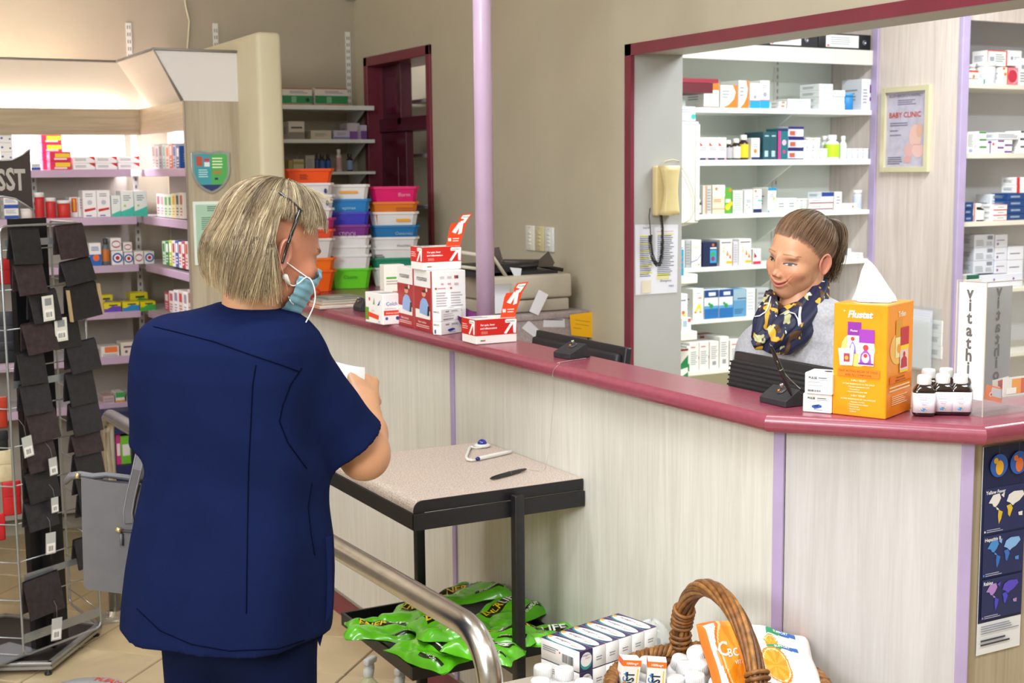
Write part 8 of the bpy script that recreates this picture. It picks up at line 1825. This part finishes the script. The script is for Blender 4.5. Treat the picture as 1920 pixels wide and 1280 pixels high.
for i in range(8500):
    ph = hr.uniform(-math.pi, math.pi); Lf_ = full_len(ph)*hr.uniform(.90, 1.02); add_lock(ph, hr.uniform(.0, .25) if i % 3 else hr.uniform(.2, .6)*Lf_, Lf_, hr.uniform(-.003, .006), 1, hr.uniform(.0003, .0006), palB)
# locks swept over the temple towards the cheek
for i in range(700):
    sd = 1 if hr.random() < .8 else -1; a0 = math.radians(hr.uniform(40, 118))*sd; a1 = a0-math.radians(hr.uniform(6, 16))*sd; P_ = []; off = hr.uniform(0, .008); s1 = hr.uniform(.42, .56)
    for k in range(14): t = k/13; P_.append(tuple(HT @ bob(a0*(1-t)+a1*t, .12+(s1-.12)*t, off*min(1, t*3)+.003*math.sin(t*3))))
    c1 = L3(palB[hr.randrange(8)]); paths.append(P_); cols.append((c1*.6, c1)); rad.append(hr.uniform(.0004, .0007))
# tips that flick under beside the jaw, and a few flyaway hairs
for i in range(1300):
    ph = math.radians(hr.uniform(108, 150)); P_ = []; sw = hr.uniform(.0, .38); ln = hr.uniform(.36, .46); oo = hr.uniform(0, .007)
    for k in range(14):
        t = k/13; q = bob(ph-sw*max(0, t-.35)**1.5, .53+ln*t, (.001+oo)*min(1, t*2.5)-.004*max(0, .3-t)); q.y += .07*max(0, t-.55)*sw*3; P_.append(tuple(HT @ q))
    c1 = L3(palB[hr.randrange(8)]); paths.append(P_); cols.append((c1*.8, c1*1.0)); rad.append(.0005)
for i in range(60):
    ph = hr.uniform(-.8, .8); P_ = [tuple(HT @ (bob(ph+.2*t, .05+.3*t, .006+.03*t*t*hr.uniform(.3, 1)))) for t in [k/9 for k in range(10)]]
    c1 = L3('#d8c79c'); paths.append(P_); cols.append((c1*.7, c1)); rad.append(.0004)
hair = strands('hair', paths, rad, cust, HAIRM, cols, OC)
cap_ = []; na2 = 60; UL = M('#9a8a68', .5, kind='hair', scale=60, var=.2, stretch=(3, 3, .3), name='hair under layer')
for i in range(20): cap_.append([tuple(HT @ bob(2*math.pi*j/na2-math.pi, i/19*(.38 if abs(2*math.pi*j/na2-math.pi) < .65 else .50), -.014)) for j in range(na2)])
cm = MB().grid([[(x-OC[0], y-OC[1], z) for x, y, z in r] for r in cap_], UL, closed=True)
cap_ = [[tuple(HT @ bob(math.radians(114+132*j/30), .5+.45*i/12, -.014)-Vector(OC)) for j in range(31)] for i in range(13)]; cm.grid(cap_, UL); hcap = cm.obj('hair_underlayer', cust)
# face mask
m0 = (pl[:, 2] < -.012-.0*pl[:, 1]) & (pl[:, 2] > -.118) & (pl[:, 1] > .030) & (np.abs(pl[:, 0]) < .062)
Pm, Qm, _ = head_grid(220, 170, off=.0075); pm = Pm.reshape(-1, 3); keep = m0[Qm].all(1); pm2 = pm.copy(); pm2[:, 1] += .004*np.clip((pm[:, 1]-.06)/.03, 0, 1); pm2[:, 2] += .0012*np.sin(pm[:, 2]*520)*0
pm2[:, 1] = np.where(pm2[:, 1] > .096, .096+(pm2[:, 1]-.096)*.25, pm2[:, 1]); pm2 += (pm-np.array([0, .012, -.012]))*0.012*np.sin(pm[:, 2:3]*430)
used = np.unique(Qm[keep]); rem = -np.ones(len(pm), int); rem[used] = np.arange(len(used))
mask = npobj('face_mask', xf(HT, pm2[used]), rem[Qm[keep]], [M('#86bcd6', .7, kind='cloth', scale=60, var=.05, name='pale blue mask fabric')], parent=cust, origin=OC)
tree = bvh([body, mask]); treeh = bvh([body, mask, hcap]); treet = bvh([top])
WH = M('#eef0f2', .3)
def wire(pts, r, m, name, parent, tr=None, off=.003, D=None):
    P_ = on_surf(tr or tree, pts, off, D=D); P_ = [p-Vector(OC) for p in P_]
    return MB().tube(P_, r, m, 6).obj(name, parent)
wire([(539, 493), (555, 505), (575, 519), (580, 523)], .0013, WH, 'ear_loop', mask)
wire([(541, 556), (545, 566), (550, 570)], .0012, WH, 'ear_loop', mask)
e_ = hit(tree, 534, 518, .006); e2 = hit(tree, 542, 531, .006)
mb = MB(); a_, b2 = e_-Vector(OC), e2-Vector(OC); mb.tube([a_-(b2-a_)*.25, a_, a_.lerp(b2, .5), b2], [.003, .0062, .0042, .0034], WH, 12); eb = mb.obj('earphone', cust)
pw = [hit(tree, *p, .004) or ov(*p, DC) for p in ((542, 532), (547, 535), (553, 535), (561, 530), (570, 522), (576, 520))]
Dz = (pw[-1]).dot(FH); pw += [ov(x, y, Dz-.005) for x, y in ((582, 523), (588, 535), (591, 552), (589, 570), (581, 590), (572, 607), (566, 620), (562, 632))]
sp = []
for i in range(len(pw)-1):
    p0, p1, p2, p3 = pw[max(i-1, 0)], pw[i], pw[i+1], pw[min(i+2, len(pw)-1)]
    for k in range(5): t = k/5; sp.append(.5*((2*p1)+(-p0+p2)*t+(2*p0-5*p1+4*p2-p3)*t*t+(-p0+3*p1-3*p2+p3)*t**3)-Vector(OC))
MB().tube(sp, .0012, WH, 6).obj('cord', eb)
# glasses pushed up into the hair
tb2 = bvh([hcap, body]); BKG = M('#17130f', .25, coat=.4)
gl = empty('spectacles', 'black glasses pushed up into her blonde hair', 'glasses', OC)
P_ = [p-Vector(OC) for p in on_surf(tb2, [(562, 392), (556, 412), (546, 440), (536, 470), (529, 494)], .026, 5)]
MB().tube(P_, [.0042-.0016*i/len(P_) for i in range(len(P_))], BKG, 8).obj('temple_arm', gl)
P_ = [p-Vector(OC) for p in on_surf(tb2, [(566, 397), (556, 386), (542, 374), (526, 362), (510, 356)], .030, 5)]
MB().tube(P_, .0026, BKG, 8).obj('front_frame', gl)
# seams of the scrub top
SEAM = M('#070c20', .95, spec=.02)
def seam(pts, name='seam'):
    P_ = [p-Vector(OC) for p in on_surf(treet, pts, .0006, 8)]
    if len(P_) > 2: MB().tube(P_, .0011, SEAM, 5).obj(name, top)
seam([(288, 612), (330, 622), (400, 640), (470, 665), (530, 685), (562, 697)])
seam([(480, 684), (474, 720), (470, 800), (466, 880), (464, 1000), (462, 1150)])
seam([(566, 690), (545, 720), (530, 760), (524, 790), (540, 830), (575, 878)])
seam([(585, 905), (578, 950), (583, 1000), (590, 1040)])
seam([(256, 1140), (300, 1182), (360, 1208), (430, 1220), (520, 1216), (570, 1200)], 'hem_stitch')
# loose side panel at the slit
mb = MB(); pts = [(586, 1010), (622, 1005), (622, 1120), (621, 1148), (611, 1168), (600, 1212), (597, 1205), (588, 1170), (584, 1150)]
V_ = [ov(x, y, DC-.06) for x, y in pts]; Vb = [v+FH*.004 for v in V_]; n = len(V_); o = Vector(OC)
mb.add([v-o for v in V_]+[v-o for v in Vb], [tuple(range(n)), tuple(range(n, 2*n))[::-1]]+[(i, (i+1) % n, n+(i+1) % n, n+i) for i in range(n)], NAVYC); mb.obj('side_vent_panel', top)
MB().tube([p-o for p in (ov(611, 878, DC+.10), ov(610, 900, DC+.10), ov(612, 930, DC+.10), ov(616, 960, DC+.09))], .003, '#d81f4a', 6).obj('red_lining_edge', top)
# the paper in her hand
c1, c2_, c3_, c4_ = ov(596, 668, DC+.26), ov(685, 688, DC+.28), ov(683, 735, DC+.27), ov(600, 770, DC+.22)
P_ = []
for i in range(9):
    v = i/8; P_.append([tuple((c1.lerp(c2_, u/8)).lerp(c4_.lerp(c3_, u/8), v)+FH*.006*math.sin(u/8*5+v*2)+Vector((0, 0, -.004*math.sin(u/8*math.pi)))-c1) for u in range(9)])
pp = MB().grid(P_, M('#eef1f6', .6)); pp.grid([[tuple(Vector(q)+FH*.0006) for q in r] for r in P_], M('#eef1f6', .6))
fr = (c4_-c1, (c3_-c4_), (c1-c4_))
draw(pp, fr, [('lines', .3, .25, .5, .85, 4, '#a8adba'), ('lines', .6, .3, .85, .8, 3, '#b4b8c4')]) if False else None
pp.obj('prescription_paper', label='white sheet of paper held in the customer hand', cat='paper', loc=c1)

# ------------------------------------------------------------------ the pharmacist
ZP = 3.36
ph2 = empty('person', 'smiling woman with ponytail, grey cardigan and navy floral scarf behind the counter', 'person')
PC = ov(1505, 640, ZP); ph2.location = (PC.x, PC.y, 0); OP = (PC.x, PC.y, 0)
aP = math.radians(54); fP = -RH*math.sin(aP)-FH*math.cos(aP)
HC2 = ov(1500, 478, ZP); HT2 = headT(HC2, fP, math.radians(11), math.radians(11)) @ Matrix.Scale(.91, 4)
aB = math.radians(38); bP = -RH*math.sin(aB)-FH*math.cos(aB); RZP = math.atan2(bP.y, bP.x)-math.pi/2; bR = bP.cross(Vector((0, 0, 1)))
na, ne = 380, 330
Pg, Qg, _ = head_grid(na, ne, smile=1.0); pl = Pg.reshape(-1, 3); Ph = xf(HT2, pl)
X_, Y_, Z_ = pl.T; AX = np.abs(X_); fr_ = Y_ > .03
C = np.tile(L3('#dba27e'), (len(pl), 1))
def tint(w_, col, C=C):
    w_ = np.clip(w_, 0, 1)[:, None]; C[:] = C*(1-w_)+L3(col)*w_
g2 = lambda x, y, sx, sy: np.exp(-((x/sx)**2+(y/sy)**2))
tint(g2(AX-.042, Z_+.036, .024, .020)*.42*fr_, '#cf7458'); tint(g2(X_, Z_+.032, .014, .012)*.35*(Y_ > .08), '#cc7a60')
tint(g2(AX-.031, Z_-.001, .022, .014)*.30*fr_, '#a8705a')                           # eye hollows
mz = -.062+.010*(AX/.025)**2; hwm = .030
up_ = np.clip(1-(AX/hwm)**2, 0, 1)
inl = (AX < hwm) & (Z_ < mz+.0075*up_**.7) & (Z_ > mz-.0085*up_**.7) & (Y_ > .05); tint(inl*.8, '#c06a66')
tint(((np.abs(Z_-mz) < .0011) & (AX < hwm+.002) & (Y_ > .05))*.9, '#6a2c2a')
bz = .0262+.03*(AX-.016)-1.9*np.clip(AX-.036, 0, 1)**1.3*.6
tint(((np.abs(Z_-bz) < .0017-.020*np.clip(AX-.03, 0, 1)) & (AX > .013) & (AX < .054) & (Y_ > .03))*.6, '#7e5a44')
ez = .0005-.0*AX; ew = np.clip(1-((AX-.0318)/.0168)**2, 0, 1)
lo_, hi_ = ez-.0042*ew, ez+.0026*ew
eye = (Z_ > lo_) & (Z_ < hi_) & (ew > 0) & fr_; tint(eye*1., '#cfc4bc')
iris = eye & (np.hypot(AX-.0325, Z_-ez+.0012) < .0056); tint(iris*1., '#3a3430'); tint((eye & (np.hypot(AX-.0325, Z_-ez+.0012) < .0022))*1., '#0c0a0a')
tint(((np.abs(Z_-hi_+.0004) < .0020) & (ew > .0) & fr_)*.95, '#241612'); tint(((np.abs(Z_-lo_) < .0007) & (ew > 0) & fr_)*.6, '#5a3428')
tint(((np.abs(Z_-hi_-.0042) < .0008) & (ew > .1) & fr_)*.5, '#8a5644')
tint(((np.hypot(AX-.0075, Z_+.0385) < .0028) & (Y_ > .08))*.8, '#6a3428')
zl = np.interp(Y_, [-.09, -.03, -.008, .02, .045, .06, .085], [-.085, -.035, .002, .030, .058, .074, .088])
F = Field([PC.x-.34, PC.y-.34, .76], [PC.x+.34, PC.y+.34, 1.42], .005)
nb = ov(1492, 592, ZP+.0); F.cap(nb+Vector((0, 0, -.05)), HT2 @ Vector((0, -.02, -.05)), .052, .050, .03); F.ell((nb.x, nb.y, nb.z-.17), (.10, .06, .12), .05, RZP)
for sd in (-1, 1):
    sh_ = nb+Vector((0, 0, -.085))+bR*sd*(.105 if sd > 0 else .15); el = sh_+Vector((0, 0, -.25))+bP*.06+bR*sd*.03; wr_ = el+bP*.22-bR*sd*.10+Vector((0, 0, .0)); F.cap(nb+Vector((0, 0, -.07)), sh_, .04, .035, .04); F.cap(sh_, el, .036, .034, .03); F.cap(el, wr_, .036, .024, .02)
    hand(F, wr_, bP*.9-bR*sd*.3+Vector((0, 0, -.1)), Vector((0, 0, 1)), .95, curl=.9, thumb=-sd*-1)
P, Q = F.mesh(); P = relax(P, Q, 1); k_ = len(P)+len(Ph); QL = Q.tolist()+(Qg+len(P)).tolist(); allP = [P, Ph]; allC = [np.tile(L3('#d29a78'), (len(P), 1)), C]
for sd in (-1, 1):
    v, f = ear_mesh(sd); v = xf(HT2, np.array(v)); allP.append(v); allC.append(np.tile(L3('#d89078'), (len(v), 1))); QL += [tuple(k_+i for i in q_) for q_ in f]; k_ += len(v)
body2 = npobj('body', np.concatenate(allP), QL, [SKINM], col=np.concatenate(allC), parent=ph2, origin=OP)
# hair drawn back to a ponytail
hm = (Z_ > zl); Pc_, Qc_, _ = head_grid(na, ne, off=.0022); pc_ = Pc_.reshape(-1, 3); keep = (Z_ > zl+.008)[Qg].all(1); us = np.unique(Qg[keep]); rem = -np.ones(len(pl), int); rem[us] = np.arange(len(us))
BRN = M('#4a3526', .5, kind='hair', scale=90, var=.15, name='brown hair under layer')
npobj('hair_underlayer', xf(HT2, pc_[us]), rem[Qg[keep]], [BRN], parent=ph2, origin=OP)
rs = np.random.RandomState(5); TI = np.array([0, -.080, .074]); o0 = np.array([0, .012, -.012])
idx = rs.choice(np.where(hm)[0], 3800); 
edge = np.where(np.abs(Z_-zl) < .010)[0]; idx = np.r_[idx, rs.choice(edge, 2200)]
nS, nK = len(idx), 14; d0 = pl[idx]-o0; d0 /= np.linalg.norm(d0, axis=1)[:, None]; dT = (TI-o0)/np.linalg.norm(TI-o0)
om = np.arccos(np.clip(d0 @ dT, -1, 1))[:, None]; tt = np.linspace(0, 1, nK)
dirs = [(np.sin((1-t)*om)*d0+np.sin(t*om)*dT)/np.sin(om+1e-6) for t in tt]; D_ = np.stack(dirs, 1); D_ /= np.linalg.norm(D_, axis=2)[..., None]
lo_, hi_ = np.zeros(D_.shape[:2]), np.full(D_.shape[:2], .17)
for _ in range(16):
    m = (lo_+hi_)/2; v = head_sdf(o0[0]+D_[..., 0]*m, o0[1]+D_[..., 1]*m, o0[2]+D_[..., 2]*m, 1.0); lo_ = np.where(v < 0, m, lo_); hi_ = np.where(v < 0, hi_, m)
r_ = lo_+.0012+rs.uniform(.0, .004, (nS, 1))*np.minimum(1, tt*4+.1)[None]+.007*np.sin(np.pi*tt)[None]*rs.uniform(.3, 1.3, (nS, 1)); PP = o0+D_*r_[..., None]
hcol = ['#5e4634', '#46332a', '#7c6248', '#a08868', '#382a20', '#b8a280']
paths = [xf(HT2, p) for p in PP]; cols = []; rad = []
for i in range(nS): c = L3(hcol[min(5, int(rs.rand()**1.3*6))]); cols.append(((c+L3('#b88a6a'))*.5 if i >= 3800 else c*.9, c*.9)); rad.append(.0005)
Tw = HT2 @ Vector(TI.tolist()); up = Vector((0, 0, 1))
for i in range(1500):
    a, rr = rs.rand()*6.28, math.sqrt(rs.rand()); s1 = RH*math.cos(a)*rr+FH*math.sin(a)*rr; L_ = rs.uniform(.7, 1.05)
    pts = [Tw+s1*.006, Tw+RH*.020+up*.010+s1*.014, Tw+RH*.040-up*.008*L_+s1*.022, Tw+RH*.044-up*.055*L_+s1*.026, Tw+RH*(.034)-up*.100*L_+s1*.024+RH*rs.normal()*.004, Tw+RH*.022-up*.145*L_+s1*.018+RH*rs.normal()*.007]
    out = []
    for k in range(len(pts)-1):
        p0, p1, p2, p3 = pts[max(k-1, 0)], pts[k], pts[k+1], pts[min(k+2, len(pts)-1)]
        for q_ in range(4): t = q_/4; out.append(tuple(.5*((2*p1)+(-p0+p2)*t+(2*p0-5*p1+4*p2-p3)*t*t+(-p0+3*p1-3*p2+p3)*t**3)))
    out.append(tuple(pts[-1])); c = L3(hcol[rs.randint(6)]); paths.append(out); cols.append((c*.8, c*.95)); rad.append(.0006)
strands('hair', paths, rad, ph2, HAIRM, cols, OP, head=nS)
# grey cardigan
def rws(rows, D):
    out = []
    for (y, xl, xr, b_) in rows: l_, r_ = ov(xl, y, D), ov(xr, y, D); c = (l_+r_)/2; out.append((c.z, c.x, c.y, (r_-l_).length/2*1.0, b_))
    return out
F = Field([PC.x-.36, PC.y-.36, .74], [PC.x+.36, PC.y+.36, 1.33], .006)
F.loft(rws([(552, 1468, 1545, .055), (566, 1438, 1572, .075), (590, 1420, 1592, .09), (630, 1414, 1602, .105), (700, 1416, 1606, .11), (800, 1412, 1606, .115), (900, 1408, 1610, .12)], ZP), RZP, p=2.4, wr=lambda x, y, Z: .003*np.sin(Z*45+x*20)+.002*np.sin(Z*90-x*30))
for sd in (-1, 1):
    sh_ = nb+Vector((0, 0, -.095))+bR*sd*(.10 if sd > 0 else .14); el = sh_+Vector((0, 0, -.25))+bP*.06+bR*sd*.03; wr_ = el+bP*.20-bR*sd*.09
    F.cap(sh_, el, .062, .054, .04); F.cap(el, wr_, .052, .036, .03, flat=.01)
F.cap(nb+Vector((0, 0, -.04)), nb+Vector((0, 0, .08)), .055, .07, op='s')
P, Q = F.mesh(); npobj('cardigan', relax(P, Q, 2), Q, [M('#b4b4bb', .85, kind='knit', scale=160, var=.07, bump=.0012, bscale=420, bstr=.6, name='grey marl knit')], parent=ph2, origin=OP)
# floral scarf: loops round the neck and gathers in front
SC = bpy.data.materials.new('navy floral scarf'); SC.use_nodes = True; nt = SC.node_tree; bs_ = nt.nodes['Principled BSDF']; bs_.inputs['Roughness'].default_value = .6
tc = nt.nodes.new('ShaderNodeTexCoord'); mp = nt.nodes.new('ShaderNodeMapping'); mp.inputs['Scale'].default_value = (26, 26, 15); mp.inputs['Rotation'].default_value = (.5, .4, .7); nt.links.new(tc.outputs['Object'], mp.inputs[0])
def layer(seed, lo, hi, col, prev, sc):
    n = nt.nodes.new('ShaderNodeTexNoise'); n.noise_dimensions = '4D'; n.inputs['W'].default_value = seed; n.inputs['Scale'].default_value = sc; n.inputs['Detail'].default_value = 1.5; n.inputs['Distortion'].default_value = .6; nt.links.new(mp.outputs[0], n.inputs[0])
    r = nt.nodes.new('ShaderNodeValToRGB'); r.color_ramp.elements[0].position = lo; r.color_ramp.elements[1].position = hi; nt.links.new(n.outputs[0], r.inputs[0])
    x = nt.nodes.new('ShaderNodeMix'); x.data_type = 'RGBA'; nt.links.new(r.outputs[0], x.inputs[0]); x.inputs[7].default_value = lin(col)
    if prev is None: x.inputs[6].default_value = lin('#12163a')
    else: nt.links.new(prev, x.inputs[6])
    return x.outputs[2]
pv = layer(1, .60, .62, '#5a3a1c', None, 1.0); pv = layer(4, .585, .60, '#d8a62a', pv, 1.1); pv = layer(7, .63, .645, '#b9b886', pv, 1.3); pv = layer(11, .67, .685, '#dfe6e0', pv, 1.6); nt.links.new(pv, bs_.inputs['Base Color'])
def scarf_loop(cz, ra, rb, tilt, thick, ph0, seed, drop=0):
    rr = random.Random(seed); G = []; n = 72; m_ = 22
    for i in range(n):
        a = 2*math.pi*i/n; front = max(0, math.cos(a))
        c = nb + bR*(math.sin(a)*ra) + bP*(math.cos(a)*rb+.012) + Vector((0, 0, cz-tilt*math.cos(a)-drop*front**3))
        out = (bR*math.sin(a)+bP*math.cos(a)); row = []
        for j in range(m_):
            b_ = 2*math.pi*j/m_; q_ = thick*(1+.20*math.sin(3*b_+a*4+ph0)+.12*math.sin(5*b_-a*3))*(1+.35*front)
            row.append(tuple(c + out*math.cos(b_)*q_*.75 + Vector((0, 0, 1))*math.sin(b_)*q_*1.25 - Vector(OP)))
        G.append(row)
    G.append(G[0]); return G
scm = MB()
for args in ((.030, .062, .055, .026, .018, 0, 1, .0),): scm.grid(scarf_loop(*args), SC, closed=True)
def drape(pts, seed):
    P = []; n = len(pts)
    for i in range(n-1):
        for k in range(8):
            t = k/8; a, b_ = pts[i], pts[i+1]; q_ = [a[m]*(1-t)+b_[m]*t for m in range(4)]; P.append((ov(q_[0], q_[1], ZP+q_[2]), q_[3]))
    P.append((ov(pts[-1][0], pts[-1][1], ZP+pts[-1][2]), pts[-1][3])); G = []
    for i, (c, r_) in enumerate(P):
        d = (P[min(i+1, len(P)-1)][0]-P[max(i-1, 0)][0]).normalized(); s1 = d.cross(FH).normalized(); s2_ = s1.cross(d); row = []
        for j in range(30):
            b_ = 2*math.pi*j/30; k_ = 1+.16*math.sin(4*b_+seed+i*.06)+.10*math.sin(7*b_-seed*2+i*.1); row.append(tuple(c+s1*math.cos(b_)*r_*k_+s2_*math.sin(b_)*r_*.62*k_-Vector(OP)))
        G.append(row)
    scm.grid(G, SC, closed=True)
drape([(1546, 524, .02, .014), (1540, 548, -.03, .022), (1522, 585, -.075, .032), (1496, 618, -.115, .036), (1466, 640, -.135, .034), (1444, 652, -.14, .016)], 1)
drape([(1446, 548, -.03, .012), (1444, 572, -.085, .020), (1436, 604, -.12, .028), (1430, 632, -.13, .026), (1434, 652, -.13, .014)], 3)
drape([(1512, 566, -.055, .016), (1494, 592, -.10, .024), (1470, 612, -.135, .028), (1450, 636, -.15, .026), (1438, 660, -.15, .010)], 5)
drape([(1440, 628, -.15, .018), (1424, 642, -.15, .018), (1412, 648, -.15, .010)], 7)
scarf = scm.obj('scarf', ph2)
# earphone cord lying over the scarf
tr2 = bvh([scarf, bpy.data.objects['cardigan']]) ; 
for pts in ([(1409, 594), (1424, 592), (1436, 584), (1441, 572), (1445, 556)], [(1471, 590), (1480, 585), (1490, 588), (1496, 598), (1498, 611)]):
    P_ = [p-Vector(OP) for p in on_surf(tr2, pts, .004, 5)]
    if len(P_) > 3: MB().tube(P_, .0016, WH, 6).obj('earphone_cord', ph2)
A = on_surf(tr2, [(1501, 576), (1499, 590), (1500, 608)], .006, 4)
if len(A) > 2: MB().tube([p-Vector(OP) for p in A], .0032, WH, 8).obj('earphone', ph2)
# her skirt and legs, standing behind the desk
F = Field([PC.x-.3, PC.y-.3, 0], [PC.x+.3, PC.y+.3, .96], .012); F.ell((nb.x, nb.y, .80), (.16, .115, .17), .02, RZP)
for sd in (-1, 1): q_ = nb+bR*sd*.075; F.cap((q_.x, q_.y, .78), (q_.x, q_.y, .06), .085, .05, .04, flat=0); F.cap((q_.x, q_.y, .045), (q_.x+bP.x*.12, q_.y+bP.y*.12, .04), .045, .036, .02)
P, Q = F.mesh(); P[:, 2] = np.maximum(P[:, 2], .002); npobj('trousers', relax(P, Q, 1), Q, [M('#22232c', .8, kind='cloth', scale=12, var=.05)], parent=ph2, origin=OP)
